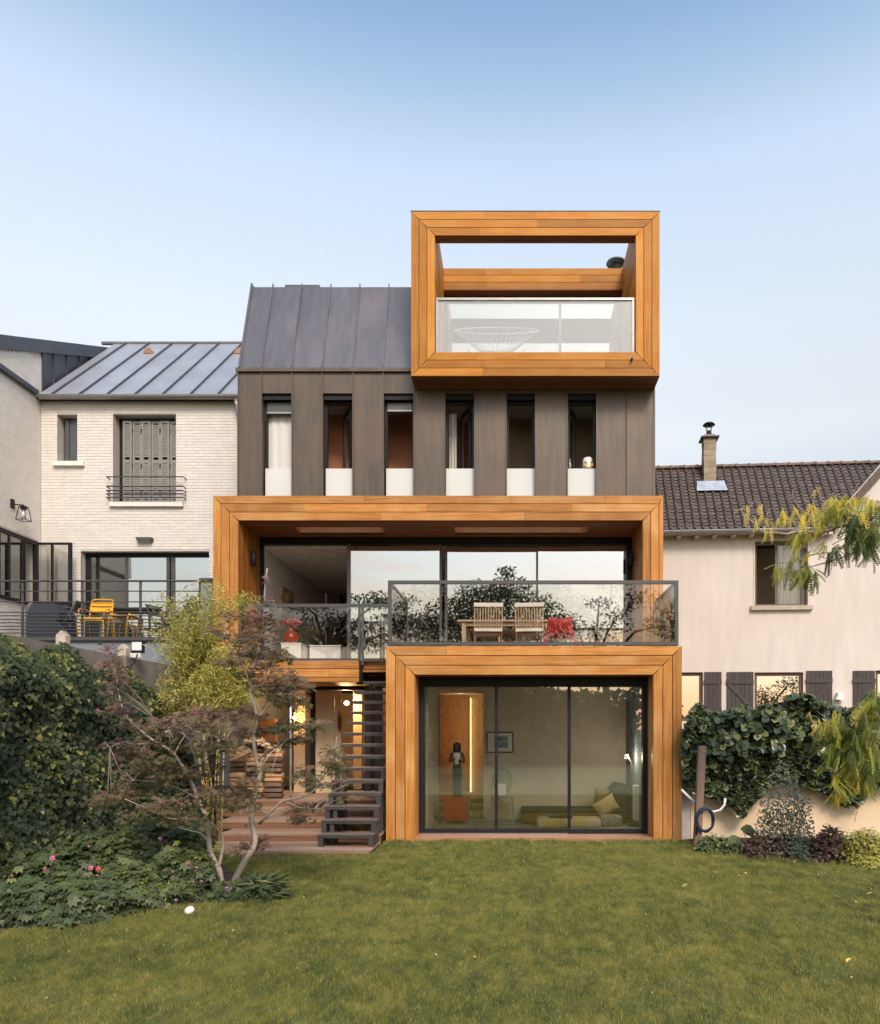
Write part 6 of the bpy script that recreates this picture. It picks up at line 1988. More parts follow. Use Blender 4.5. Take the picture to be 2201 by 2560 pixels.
T_HEART = ([(0, 0, 0), (.28, -.14, .02), (.52, .10, .0), (.53, .46, .04), (.32, .80, .0), (0, 1.0, -.08), (-.32, .80, .0), (-.53, .46, .04), (-.52, .10, .0), (-.28, -.14, .02), (0, .40, -.05)], T_IVY[1])
vg = (vnoise(a, b, .012, 14) > .60) & (rng.random(n) < .38)
tt = np.repeat(base_t[:, None], kk, 1)
edge_i = [1, 2, 3, 4, 5, 6, 7, 8, 9]
cream = np.where(vg[:, None], rng.uniform(.75, 1.0, (n, len(edge_i))), tt[:, edge_i])
tt[:, edge_i] = cream
order = np.argsort(-(sz * (1 + 2.2 * bulge) * (ppx < 2195)))
solo_i, rest_i = order[:300], order[300:]
leaves('foliage', vivy_m, vz, *T_HEART, pos[rest_i], nr_[rest_i], tp[rest_i], sz[rest_i], tt[rest_i], kind='stuff')
variants = []
for k in range(8):
    o = leaves('leaf', vivy_m, None, *T_HEART, [(0, 0, 0)], [(0, 0, 1)], [(0, 1, 0)], [1.0], tt[solo_i[k * 7:k * 7 + 1]])
    variants.append(o.data)
    off = o.location.copy()
    for v in o.data.vertices: v.co += off
    D.objects.remove(o)
for i in solo_i:
    z = Vector(nr_[i]).normalized()
    y = Vector(tp[i]); y = (y - z * y.dot(z)).normalized()
    x = y.cross(z)
    m4 = Matrix(((x.x, y.x, z.x, 0), (x.y, y.y, z.y, 0), (x.z, y.z, z.z, 0), (0, 0, 0, 1)))
    inst('leaf', variants[rng.integers(8)], vz, Matrix.Translation(Vector(pos[i]) + Vector((0, -.05, 0))) @ m4 @ Matrix.Scale(sz[i], 4))
# shade core behind the leaves
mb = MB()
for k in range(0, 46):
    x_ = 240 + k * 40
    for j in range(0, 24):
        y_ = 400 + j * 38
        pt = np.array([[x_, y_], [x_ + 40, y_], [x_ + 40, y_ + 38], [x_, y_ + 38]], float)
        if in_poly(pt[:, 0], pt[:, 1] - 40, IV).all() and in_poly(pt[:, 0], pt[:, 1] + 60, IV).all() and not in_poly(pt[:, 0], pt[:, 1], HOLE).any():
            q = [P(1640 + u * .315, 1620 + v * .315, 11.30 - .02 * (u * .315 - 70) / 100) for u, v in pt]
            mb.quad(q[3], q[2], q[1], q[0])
mb.build('stems', shade_core, vz, kind='stuff')  # dark backing sheet, not stems; its colour paints the shade between leaves
for pl_ in [[(1560, 1210), (1620, 1240), (1600, 1290), (1580, 1380)], [(1500, 1240), (1570, 1300), (1580, 1330)]]:
    MB().tube([P(1640 + u * .315, 1620 + v * .315, 11.2) for u, v in pl_], .006, 5).build('vine', mim_b, vz)

# ---- right border
mound('grey_shrub', 'tall airy grey green shrub in the right border', 'shrub', 1965, 2138, 80, 1935, silver_m, T_OVAL, 2700, (.025, .055), .42, None, 0, bias=(0, -.5, .6), drop=(0, 0, .6), depth=.7, stems=46)
mound('grey_shrub', 'low rounded grey green plant at the foot of the tall shrub', 'shrub', 2000, 2146, 42, 2080, silver_m, T_OVAL, 1500, (.025, .05), .5, stems=6)
mound('heuchera', 'dark red heuchera left of the tall grey shrub', 'plant', 1905, 2140, 42, 2085, plum_m, T_PALM_W, 1040, (.025, .055), .5, 'dark red heucheras', 20, stems=4)
mound('heuchera', 'reddish heuchera in front of the tall grey shrub', 'plant', 1955, 2143, 34, 2092, plum_m, T_PALM_W, 840, (.025, .055), .55, 'dark red heucheras', stems=4)
mound('heuchera', 'dark plum heuchera left of the yellow shrub', 'plant', 2075, 2150, 52, 2075, plum_m, T_PALM_W, 1240, (.025, .055), .38, 'dark red heucheras', 20, stems=4)
mound('yellow_shrub', 'small leaved yellow green shrub at the right end of the border', 'shrub', 2160, 2155, 58, 2065, lime_m, T_OVAL, 1900, (.03, .055), .55, stems=12)
mound('low_plant', 'low yellow edging plant at the right end of the lawn', 'plant', 2190, 2164, 60, 2140, lime_m, T_OVAL, 700, (.03, .05), .65, stems=0)
mound('low_plant', 'low green plant right of the leaning post', 'plant', 1790, 2126, 44, 2090, shrub_m, T_OVAL, 620, (.04, .075), .5, stems=0)
mound('low_plant', 'small green plant beside the large round leaves', 'plant', 1838, 2134, 30, 2100, shrub_m, T_OVAL, 380, (.035, .06), .45, stems=0)
bg_ = thing('bergenia', 'bergenia with large round green leaves in the right border', 'plant', G(1878, 2134, .03))
T_ROUND = ([(0, 0, 0), (.3, .1, .05), (.46, .4, .06), (.38, .75, .03), (0, 1, -.06), (-.38, .75, .03), (-.46, .4, .06), (-.3, .1, .05), (0, .5, -.03)], [(i, (i + 1) % 8, 8) for i in range(8)])
for px, py, s in [(1858, 2078, .20), (1886, 2080, .20), (1846, 2092, .18), (1872, 2100, .17), (1898, 2096, .16), (1850, 2112, .17), (1880, 2118, .16), (1900, 2116, .14), (1862, 2126, .15)]:
    Y = 10.45 + rng.uniform(-.1, .15)
    c = np.array(P(px, py, Y))
    leaves('leaf', shrub_m, bg_, *T_ROUND, [c], [rdir(1, (0, -.8, .8), .35)[0]], [rdir(1, (0, -.4, -.3), .8)[0]], [s], [rng.uniform(.4, .75)])
    MB().tube([tuple(c), (X(1878, 10.6), 10.6, .03)], .006, 4).build('stalk', stem_m, bg_)

# ---- silk tree reaching in from the right
sk_ = thing('silk_tree', 'silk tree with drooping yellow green feathery leaves reaching in from the right', 'tree', (6.6, 8.6, 0))
MB().tube([(6.6, 8.6, 0), (6.5, 8.6, 1.2), (6.35, 8.6, 2.4), (6.0, 8.5, 3.3), (5.6, 8.5, 4.0)], [.12, .10, .09, .07, .05], 8).build('trunk', mim_b, sk_, smooth=True)
def mpt(zx, zy, Y=8.5): return P(1700 + zx * .2813, 1160 + zy * .2813, Y)
def mbr(pts, r0, r1, f=mpt, nm='limb'):
    q = [f(*p) for p in pts]
    sm = []
    for i in range(len(q) - 1):
        a, b, c, d = q[max(i - 1, 0)], q[i], q[i + 1], q[min(i + 2, len(q) - 1)]
        for t in (0, .33, .67):
            sm.append(.5 * ((2 * b) + (c - a) * t + (2 * a - 5 * b + 4 * c - d) * t * t + (3 * b - a - 3 * c + d) * t ** 3))
    sm.append(q[-1])
    MB().tube(sm, [r0 + (r1 - r0) * i / (len(sm) - 1) for i in range(len(sm))], 6).build(nm, mim_b, sk_, smooth=True)
    return sm
mbr([(2400, 560), (2100, 530), (1781, 540), (1600, 545), (1450, 540), (1380, 570), (1250, 603), (1100, 602), (1030, 585)], .034, .012)
mbr([(1450, 545), (1330, 560), (1200, 605), (1040, 605), (950, 622), (860, 612), (760, 612), (700, 570), (620, 490), (560, 440), (542, 395)], .018, .004)
mbr([(1030, 590), (950, 620), (900, 615), (840, 595), (830, 580)], .008, .003)
mbr([(2000, 600), (1781, 640), (1660, 735), (1550, 790), (1400, 845), (1250, 890), (1100, 932), (1020, 945), (940, 940), (890, 915)], .016, .003)
mbr([(1330, 360), (1270, 330), (1240, 280)], .005, .002)
mbr([(1320, 540), (1160, 460), (1080, 400), (1020, 330), (1000, 260), (1010, 230)], .007, .002)
mbr([(1400, 845), (1280, 835), (1220, 790), (1170, 760)], .005, .002)
mbr([(1781, 490), (1700, 480), (1620, 420)], .006, .002)
mbr([(700, 570), (720, 490), (690, 400), (640, 440)], .004, .002)
fr_list = []   # (zx, zy, count, tint, spread, length)
for q in [(590, 500, 3, .80, 10, .22), (612, 430, 5, .85, 14, .2), (720, 420, 6, .85, 15, .24), (680, 530, 4, .7, 12, .22), (750, 510, 6, .8, 20, .24), (790, 630, 10, .7, 30, .22), (880, 530, 6, .75, 15, .2), (930, 470, 9, .72, 22, .26), (985, 520, 7, .75, 14, .24),
          (1030, 450, 8, .7, 16, .22), (1100, 490, 12, .66, 28, .28), (1160, 400, 9, .66, 20, .26), (1190, 470, 10, .66, 24, .26), (1245, 480, 10, .66, 20, .26), (1215, 270, 7, .85, 12, .2), (1240, 560, 9, .62, 20, .26), (1070, 660, 9, .5, 20, .30), (1060, 700, 7, .40, 14, .26), (1140, 630, 6, .6, 16, .24),
          (1350, 360, 14, .62, 22, .30), (1340, 480, 10, .4, 18, .28), (1420, 370, 16, .62, 30, .3), (1480, 400, 18, .6, 30, .32), (1440, 480, 16, .25, 36, .32), (1540, 360, 12, .64, 24, .28), (1560, 460, 18, .2, 34, .34), (1640, 350, 14, .62, 24, .3), (1640, 470, 12, .6, 22, .30), (1510, 560, 14, .12, 36, .32),
          (1600, 600, 18, .3, 40, .32), (1680, 640, 24, .28, 50, .34), (1740, 600, 22, .4, 50, .34), (1750, 450, 20, .15, 40, .32), (1730, 380, 12, .5, 26, .3), (1640, 700, 24, .2, 44, .32), (1750, 690, 22, .3, 44, .30), (1540, 690, 10, .1, 30, .26), (1480, 740, 8, .2, 24, .24),
          (1580, 790, 14, .10, 34, .26), (1690, 800, 12, .12, 30, .26), (1350, 820, 10, .12, 24, .30), (1300, 760, 7, .5, 16, .24), (1180, 830, 6, .5, 16, .22), (1070, 870, 8, .42, 18, .24), (1110, 950, 12, .25, 20, .34), (1180, 1010, 12, .10, 26, .28), (1100, 1020, 10, .12, 18, .28), (980, 920, 10, .42, 18, .26), (970, 1000, 9, .35, 22, .24),
          (880, 950, 8, .5, 16, .28), (870, 1010, 7, .42, 14, .22), (1040, 1000, 5, .35, 14, .2), (1420, 790, 9, .12, 24, .24)]:
    fr_list.append((1700 + q[0] * .2813, 1160 + q[1] * .2813, q[2], q[3], q[4] * .2813 * 1.2, q[5], 8.5))
for q in [(1330, 640, 10, .55, 40, .30), (1420, 600, 12, .5, 50, .30), (1400, 720, 14, .35, 50, .32), (1480, 660, 16, .3, 60, .32), (1420, 800, 12, .30, 40, .36), (1450, 880, 10, .32, 40, .36), (1540, 780, 18, .22, 60, .36), (1560, 700, 18, .25, 60, .34), (1640, 660, 20, .28, 70, .34), (1620, 780, 22, .28, 70, .34),
          (1700, 720, 24, .30, 70, .34), (1700, 820, 20, .35, 60, .34), (1600, 880, 16, .3, 50, .34), (1560, 950, 16, .5, 50, .32), (1690, 900, 16, .25, 50, .34), (1720, 960, 14, .25, 40, .32), (1450, 1080, 14, .48, 40, .30), (1480, 1150, 12, .48, 36, .28), (1430, 1200, 8, .5, 24, .24), (1570, 1120, 8, .75, 24, .24),
          (1660, 1060, 10, .48, 40, .28), (1690, 1110, 8, .45, 30, .26), (1590, 560, 10, .8, 30, .26), (1680, 500, 16, .35, 50, .32), (1740, 430, 18, .3, 50, .32), (1750, 560, 20, .3, 50, .32), (1460, 740, 3, .85, 6, .2), (1270, 620, 5, .8, 20, .22), (1230, 550, 3, .95, 14, .18)]:
    fr_list.append((1640 + q[0] * .315, 1620 + q[1] * .315, q[2], q[3], q[4] * .315, q[5], 9.0))
PP, TT, SS, TP, YELL = [], [], [], [], []
for px, py, c, t, sp, L, Y in fr_list:
    for _ in range(max(2, int(c * ((.9 if t > .58 else .6) if Y < 8.8 else .85)))):
        y = Y + rng.uniform(-.35, .35)
        PP.append(P(px + rng.normal(0, sp * .7), py + rng.normal(0, sp * .7) - 14, y))
        TT.append(np.clip(rng.normal(t, .12), 0, 1))
        SS.append(L * rng.uniform(.5, .95))
PP, TT, SS = np.array([tuple(p) for p in PP]), np.array(TT), np.array(SS)
n = len(PP)
TP = rdir(n, (-.25, -.1, -1.0), .55)
NR = rdir(n, (0, -.8, .5), .8)
yel = TT > .58
T_FOLD = _frond(8, .17)
leaves('foliage', mimosa_m, sk_, *T_FROND, PP[~yel], NR[~yel], TP[~yel], SS[~yel], TT[~yel], kind='stuff')
leaves('foliage', mimosa_m, sk_, *T_FOLD, PP[yel], NR[yel], rdir(int(yel.sum()), (-.1, -.1, -1.3), .4), SS[yel] * .8, TT[yel], kind='stuff')
m2 = lambda zx, zy, Y=9.0: P(1640 + zx * .315, 1620 + zy * .315, Y)
mbr([(2300, 560), (2000, 600), (1781, 655), (1660, 690), (1560, 700), (1450, 680), (1380, 650)], .016, .003, m2)
mbr([(1781, 655), (1700, 780), (1600, 940), (1560, 1090), (1500, 1090)], .009, .003, m2)
tw_ = MB()
for i in range(90):
    j = rng.integers(n)
    p = Vector(PP[j])
    e = p + Vector((rng.normal(0, .10), rng.normal(0, .08), rng.uniform(.02, .22)))
    tw_.tube([p, p.lerp(e, .5) + Vector((rng.normal(0, .02), 0, .02)), e], [.0025, .002, .001], 4)
tw_.build('twigs', mim_b, sk_, kind='stuff')

# ---- trees and hedge behind the viewer: the dark shapes mirrored in the glass
hedge_m = mat('dark hedge leaf', (.95, .95, .95), rough=.5, var=.1, scale=20, attr=[(.04, .055, .025), (.08, .10, .04), (.14, .155, .055)], trans=.25)
bark_d = mat('dark bark', (.06, .05, .04), rough=.9, var=.2)
hg = thing('hedge', 'tall dark garden hedge mirrored in the garden doors', 'hedge', (-2, -13, 0))
n = 26000
hx, hz_ = rng.uniform(-26, 6.2, n), rng.random(n) ** .8
htop = 3.2 + 1.3 * vnoise(hx, hx * 0, .25, 21) + .5 * vnoise(hx, hx * 0, 1.1, 22)
leaves('foliage', hedge_m, hg, *T_OVAL, np.stack([hx, -13 + rng.normal(0, .35, n), hz_ * htop], 1), rdir(n, (0, 1, .5), .8), rdir(n, (0, .2, -.6)), rng.uniform(.18, .36, n), kind='stuff')
mb = MB()
xs_ = np.linspace(-26, 6.0, 65)
tp_ = 3.2 + 1.3 * vnoise(xs_, xs_ * 0, .25, 21) + .5 * vnoise(xs_, xs_ * 0, 1.1, 22) - .5
for i, (x, t) in enumerate(zip(xs_, tp_)):
    mb.v += [(x, -13.2, 0), (x, -13.2, t), (x, -13.7, t), (x, -13.7, 0)]
    if i:
        o = 4 * i
        for k in range(3): mb.f.append((o - 4 + k, o + k, o + k + 1, o - 4 + k + 1))
mb.build('branches', shade_core, hg)  # solid dark core, not branches; shade within the hedge put into colour
def back_tree(label, x, y, blobs_, trunk_h, n_per):
    t = thing('garden_tree', label, 'tree', (x, y, 0), 'trees mirrored in the glazing')
    MB().tube([(x, y, 0), (x + .1, y, trunk_h * .5), (x - .1, y, trunk_h)], [.25, .2, .12], 8).build('trunk', bark_d, t, smooth=True)
    P_ = []
    for bx, by, bz, rx, ry, rz in blobs_:
        MB().tube([(x - .1, y, trunk_h * .8), (x + bx * .5, y + by * .5, (trunk_h + bz) / 2), (x + bx, y + by, bz)], [.1, .07, .03], 6).build('limb', bark_d, t, smooth=True)
        P_.append(sph(int(1.6 * n_per * rx * rz), (x + bx, y + by, bz), (rx * 1.1, ry, rz * 1.1), hollow=.0))
    P_ = np.concatenate(P_)
    m = len(P_)
    leaves('foliage', hedge_m, t, *T_OVAL, P_, rdir(m, (0, 0, .6)), rdir(m, (0, 0, -.5)), rng.uniform(.08, .22, m), kind='stuff')
back_tree('rounded dark tree mirrored in the middle of the terrace glazing', -1.2, -12, [(-2.2, 0, 7.6, 1.9, 1.3, 1.2), (-.6, 0, 8.7, 1.6, 1.2, 1.1), (.9, 0, 9.2, 1.4, 1.2, .8), (2.3, .3, 8.0, 1.6, 1.2, 1.1), (.3, -.3, 7.2, 2.3, 1.3, 1.2), (3.6, 0, 7.0, 1.2, .8, .8), (-3.4, 0, 6.8, 1.3, 1, 1.0), (.8, 0, 10.3, .6, .5, .25), (.1, .2, 6.0, 3.2, 1.2, 1.0)], 6, 760)
back_tree('spreading dark cedar mirrored at the left of the terrace glazing', -9.5, -12, [(-2.5, 0, 6.6, 2.2, 1.2, .7), (.5, 0, 7.2, 2.2, 1.3, .5), (2.2, 0, 8.7, 2.2, 1.2, .45), (3.6, 0, 7.7, 1.8, 1.2, .4), (-1.4, 0, 8.2, 1.8, 1.1, .45), (4.6, 0, 6.8, 1.7, 1.2, .5), (1.5, 0, 6.4, 2.4, 1.2, .5), (-4.5, 0, 7.4, 1.5, 1, .6), (-5.8, 0, 6.6, 1.5, 1, .8)], 7, 560)
back_tree('light airy tree mirrored at the right of the terrace glazing', 4.4, -12, [(0, 0, 6.9, 1.3, 1, .7), (-1.6, 0, 7.7, 1.1, 1, .4), (1.3, 0, 7.9, 1.2, 1, .5), (.2, 0, 8.6, .8, .8, .35), (2.6, 0, 6.6, 1.1, 1, .6)], 6, 300)
back_tree('low bushy tree mirrored in the shuttered window of the rendered house', 11.5, -13, [(0, 0, 3.6, 1.3, 1, .8), (-1.4, 0, 3.0, 1.2, 1, .7), (1.5, 0, 4.6, .9, .8, .5), (1.6, 0, 3.0, 1.2, 1, .8)], 3, 420)
back_tree('tall dark tree mirrored in the brick house windows', -19, -11, [(0, 0, 6.5, 1.6, 1.4, 2.0), (1.5, 0, 5.5, 1.4, 1.2, 1.0), (-1.2, 0, 8, 1.2, 1.1, 1.2)], 6, 420)
# ================================================================ furniture and small things
teak = mat('silvered teak', (.47, .33, .20), rough=.6, var=.18, scale=1, stretch=(20, 20, 2), objrand=.12, patch=(.62, .55, .46), patch_scale=5, patch_amt=.5)
teak_pale = mat('bleached teak', (.70, .63, .54), rough=.7, var=.12, scale=6)
red_pl = mat('red plastic', (.72, .055, .045), rough=.35, var=.05)
yellow_p = mat('yellow painted steel', (.72, .36, .010), rough=.4, var=.05)
dark_st = mat('anthracite steel', (.045, .05, .06), rough=.45, var=.08)
cover_m = mat('black cover cloth', (.022, .028, .040), rough=.8, var=.15, scale=5, bump=.3, bscale=12)
def lbx(mb, name, m, t, **k): return mb.build(name, m, t, local=True, **k)

# ---- teak folding chairs, table, red chair on the terrace
def teak_chair(x, y, rz, label):
    t = thing('folding_chair', label, 'chair', (x, y, FLOOR), 'teak folding chairs on the terrace', rz)
    w = .235
    for s in (-1, 1):
        lbx(MB().bar((s * w, .20, .0), (s * w, -.20, .50), .024, .045, up=(0, 1, 1)).bar((s * w, -.20, .50), (s * w, -.33, .93), .024, .045, up=(0, 1, 1)), 'back_post', teak, t)
        lbx(MB().bar((s * (w - .03), -.26, 0), (s * (w - .03), .19, .43), .024, .045, up=(0, 1, 1)), 'leg', teak, t)
    lbx(MB().cbox(-w - .015, w + .015, -.36, -.325, .875, .945, .008), 'top_rail', teak_pale, t)
    lbx(MB().bar((-w, -.23, .50), (w, -.23, .50), .035, .05), 'lower_rail', teak_pale, t)
    for i in range(9):
        u = -w + .05 + (2 * w - .1) * i / 8
        lbx(MB().bar((u, -.228, .51), (u, -.338, .88), .024, .010, up=(0, 1, .3)), 'back_slat', teak, t)
    for i in range(7):
        v = -.17 + .055 * i
        lbx(MB().box(-w + .03, w - .03, v, v + .045, .425, .443), 'seat_slat', teak, t)
    lbx(MB().bar((-w, -.22, .08), (w, -.22, .08), .03), 'stretcher', teak, t)
    lbx(MB().bar((-w, .17, .10), (w, .17, .10), .03), 'stretcher', teak, t)
teak_chair(X(1219, 12.75), 12.95, R(4), 'left teak folding chair with slatted back at the terrace table')
teak_chair(X(1328, 12.75), 12.95, R(-6), 'right teak folding chair with slatted back beside the red chair')
t = thing('terrace_table', 'long wooden terrace table behind the folding chairs', 'table', (X(1262, 13.5), 13.5, FLOOR))
tx0, tx1 = X(1146, 13.4), X(1385, 13.4)
for i in range(6):
    v = 13.18 + .11 * i
    MB().box(tx0, tx1, v, v + .105, FLOOR + .715, FLOOR + .742).build('top_board', teak, t)
MB().box(tx0 + .08, tx1 - .08, 13.24, 13.265, FLOOR + .64, FLOOR + .713).build('apron', teak, t)
for x in (tx0 + .08, tx1 - .15):
    for y in (13.22, 13.72):
        MB().box(x, x + .07, y, y + .07, FLOOR, FLOOR + .713).build('leg', teak, t)
rx, ry_ = X(1403, 12.15), 12.15
t = thing('red_chair', 'low red moulded plastic chair at the right end of the terrace table', 'chair', (rx, ry_, FLOOR), rotz=R(-8))
mb = MB()
prof_ = [(.30, .29, .235), (.10, .27, .245), (-.10, .26, .25), (-.20, .28, .25), (-.27, .36, .225), (-.31, .47, .20), (-.325, .565, .185)]
o_ = 0
for y, z, w in prof_:
    for k in range(9):
        u = -1 + 2 * k / 8
        mb.v.append((u * w, y - .05 * (u * u) * (1 if z < .3 else -1.2), z + .03 * u * u))
nr = len(prof_)
for i in range(nr - 1):
    for k in range(8):
        a = i * 9 + k
        mb.f.append((a, a + 1, a + 10, a + 9))
sh_ = lbx(mb, 'shell', red_pl, t, smooth=True)
sm_ = sh_.modifiers.new('thickness', 'SOLIDIFY'); sm_.thickness = .022
for s in (-1, 1):
    lg = MB()
    lg.hull([(s * .245, -.24, .29), (s * .205, -.24, .29), (s * .205, .30, .29), (s * .245, .30, .29)], [(s * .275, -.28, .19), (s * .225, -.28, .19), (s * .225, .33, .19), (s * .275, .33, .19)])
    lbx(lg, 'side_panel', red_pl, t)
    for y0, y1, yb in ((-.285, -.15, -.33), (.19, .335, .37)):
        lg = MB().hull([(s * .277, y0, .192), (s * .223, y0, .192), (s * .223, y1, .192), (s * .277, y1, .192)], [(s * .315, yb - .035, 0), (s * .27, yb - .035, 0), (s * .27, yb + .035, 0), (s * .315, yb + .035, 0)])
        lbx(lg, 'leg', red_pl, t)
t = thing('red_reflection', 'small red stool shape standing in for a red chair reflection between the teak chairs', 'stool', (X(1275, 13.9), 13.86, FLOOR))
MB().lathe([(.14, .30), (.17, .36), (.17, .41), (.15, .43)], (X(1275, 13.9), 13.86, FLOOR), 16).build('seat', red_pl, t, smooth=True)  # stool shape added in place of a red chair reflection in the glazing
for k in range(3):
    a = k * 2.1
    c = Vector((X(1275, 13.9), 13.86, FLOOR))
    MB().bar(c + Vector((.1 * math.cos(a), .1 * math.sin(a), .3)), c + Vector((.15 * math.cos(a), .15 * math.sin(a), 0)), .03).build('leg', red_pl, t)

# ---- wire settee on the top balcony
sy = 14.45
scx, scz = X(1242, sy), uzi0
t = thing('wire_settee', 'white wire garden settee on the balcony behind the sheened glass', 'settee', (scx, sy, scz))
wire = mat('pale wire', (.42, .46, .50), rough=.5, var=.03)
rim = [(scx + .82 * math.cos(a), sy + .25 * math.sin(a) - .0, scz + .86 + .20 * math.sin(a)) for a in [2 * math.pi * k / 40 for k in range(41)]]
MB().tube(rim, .014, 6, caps=False).build('rim', wire, t, smooth=True)
low = [(scx + .32 * math.cos(a), sy - .05 + .10 * math.sin(a), scz + .42 + .03 * math.sin(a)) for a in [2 * math.pi * k / 40 for k in range(41)]]
MB().tube(low, .012, 6, caps=False).build('seat_ring', wire, t, smooth=True)
for k in range(40):
    MB().tube([rim[k], low[k]], .005, 4).build('cord', wire, t)
for a, b in ((-.55, -.42), (.55, .42), (-.3, -.2), (.3, .2)):
    MB().tube([(scx + a, sy + (-.1 if abs(a) > .4 else .12), scz + .44), (scx + b * 1.0, sy + (-.18 if abs(a) > .4 else .2), scz)], .012, 6).build('leg', wire, t)
# roof cowl behind the open top frame
t = thing('roof_cowl', 'dark round metal flue cowl on the roof behind the open timber frame', 'cowl', (X(1541, 16.6), 16.6, 11.4))
cz_ = Z(668, 16.6)
MB().lathe([(.14, -.8), (.14, .0)], (X(1541, 16.6), 16.6, cz_), 16).build('flue', mat('bright steel', (.6, .56, .5), rough=.25, metal=1), t, smooth=True)
MB().lathe([(.20, .05), (.225, .07), (.21, .10), (.12, .135), (.02, .145)], (X(1541, 16.6), 16.6, cz_ + .01), 20).build('cap', dark_st, t, smooth=True)

# ---- bucket and bottle on the rightmost window
wb_y = YF + .20
t = thing('white_bucket', 'white bucket with yellow squares standing in the rightmost tall window', 'bucket', (X(1473, wb_y), wb_y, Z(1172, wb_y)))
bz = Z(1172, wb_y)
MB().lathe([(.105, 0), (.11, .02), (.105, .09), (.095, .20), (.07, .225), (.02, .23)], (X(1471, wb_y), wb_y + .05, bz), 20).build('body', stone_w, t, smooth=True)
for px in (1464, 1480):
    MB().box(X(px, wb_y) - .028, X(px, wb_y) + .028, wb_y - .062, wb_y - .05, bz + .03, bz + .085).build('yellow_square', yellow_p, t)
    MB().box(X(px, wb_y) - .022, X(px, wb_y) + .022, wb_y - .063, wb_y - .055, bz + .087, bz + .12).build('dark_square', dark_st, t)
MB().box(X(1450, wb_y), X(1488, wb_y), wb_y - .06, wb_y + .16, bz - .03, bz - .002).build('shelf', black, t)
t = thing('soap_bottle', 'small cream pump bottle left of the white bucket', 'bottle', (X(1426, wb_y), wb_y, bz))
MB().lathe([(.028, 0), (.028, .11), (.012, .13), (.012, .17), (.02, .175), (.02, .19)], (X(1425, wb_y), wb_y + .02, bz), 12).build('body', curt_m, t, smooth=True)
MB().box(X(1419, wb_y), X(1433, wb_y), wb_y - .02, wb_y + .06, bz - .03, bz - .002).build('shelf', black, t)

# ---- log pile
bark_m = mat('log bark', (.15, .095, .065), rough=.9, var=.35, scale=12, stretch=(.4, 2, 2), bump=.6, bscale=25, objrand=.3)
split_m = mat('split wood', (.60, .38, .20), rough=.8, var=.2, scale=2, stretch=(1, 14, 14), bump=.2, bscale=20, objrand=.2)
ordn = ['top', 'second', 'third', 'fourth', 'fifth', 'sixth', 'seventh', 'eighth', 'ninth', 'tenth', 'eleventh', 'twelfth']
cols = [('left', 592, 11), ('middle', 638, 12), ('right', 686, 10)]
YLG = 13.25
for nm, px, cnt in cols:
    z = EZ
    hs = [rng.uniform(.075, .115) for _ in range(cnt)]
    for k, h in enumerate(hs):
        kind_ = rng.random()
        m_ = split_m if kind_ < .5 else bark_m
        L_ = rng.uniform(.27, .335)
        cx = X(px, YLG) + rng.uniform(-.02, .02)
        n = 7
        ring = []
        for j in range(n):
            a = 2 * math.pi * j / n + rng.uniform(-.2, .2)
            r = .5 * (1 + rng.uniform(-.12, .12))
            ring.append((r * math.cos(a) * 1.5, r * math.sin(a)))
        tl = rng.uniform(-.03, .03)
        A = [(cx - L_ / 2, YLG + p[0] * h, z + h / 2 + p[1] * h * 1.0) for p in ring]
        B = [(cx + L_ / 2, YLG + p[0] * h * rng.uniform(.85, 1.1) + tl, z + h / 2 + p[1] * h * rng.uniform(.9, 1.05)) for p in ring]
        o = MB().hull(A, B).build('firewood_log', m_)
        tag(o, '%s firewood log, %s from the top in the %s column of the log pile' % ('pale split' if m_ is split_m else 'brown barky', ordn[cnt - 1 - k] if k < cnt - 1 else 'topmost', nm) if k < cnt - 1 else '%s firewood log on top of the %s column of the log pile' % ('pale split' if m_ is split_m else 'brown barky', nm), 'log', 'firewood logs under the terrace')
        z += h * .93
for i, (px, py, rz_, rx_, lb_) in enumerate([(606, 1885, .5, .45, 'pale split log leaning across the left column of the log pile'), (668, 1862, -.3, -.3, 'pale split log thrown on top of the right column of the log pile'), (635, 1850, .2, .1, 'short split log lying highest on the log pile')]):
    c = P(px, py, YLG - .12)
    d = Vector((math.cos(rx_), 0, math.sin(rx_))) * .16
    u = Vector((0, 1, 0)) * .05
    v = Vector((-math.sin(rx_), 0, math.cos(rx_))) * .04
    o = MB().hull([c - d - u - v, c - d + u - v, c - d + v], [c + d - u - v, c + d + u - v, c + d + v * 1.1]).build('firewood_log', split_m)
    tag(o, lb_, 'log', 'firewood logs under the terrace')

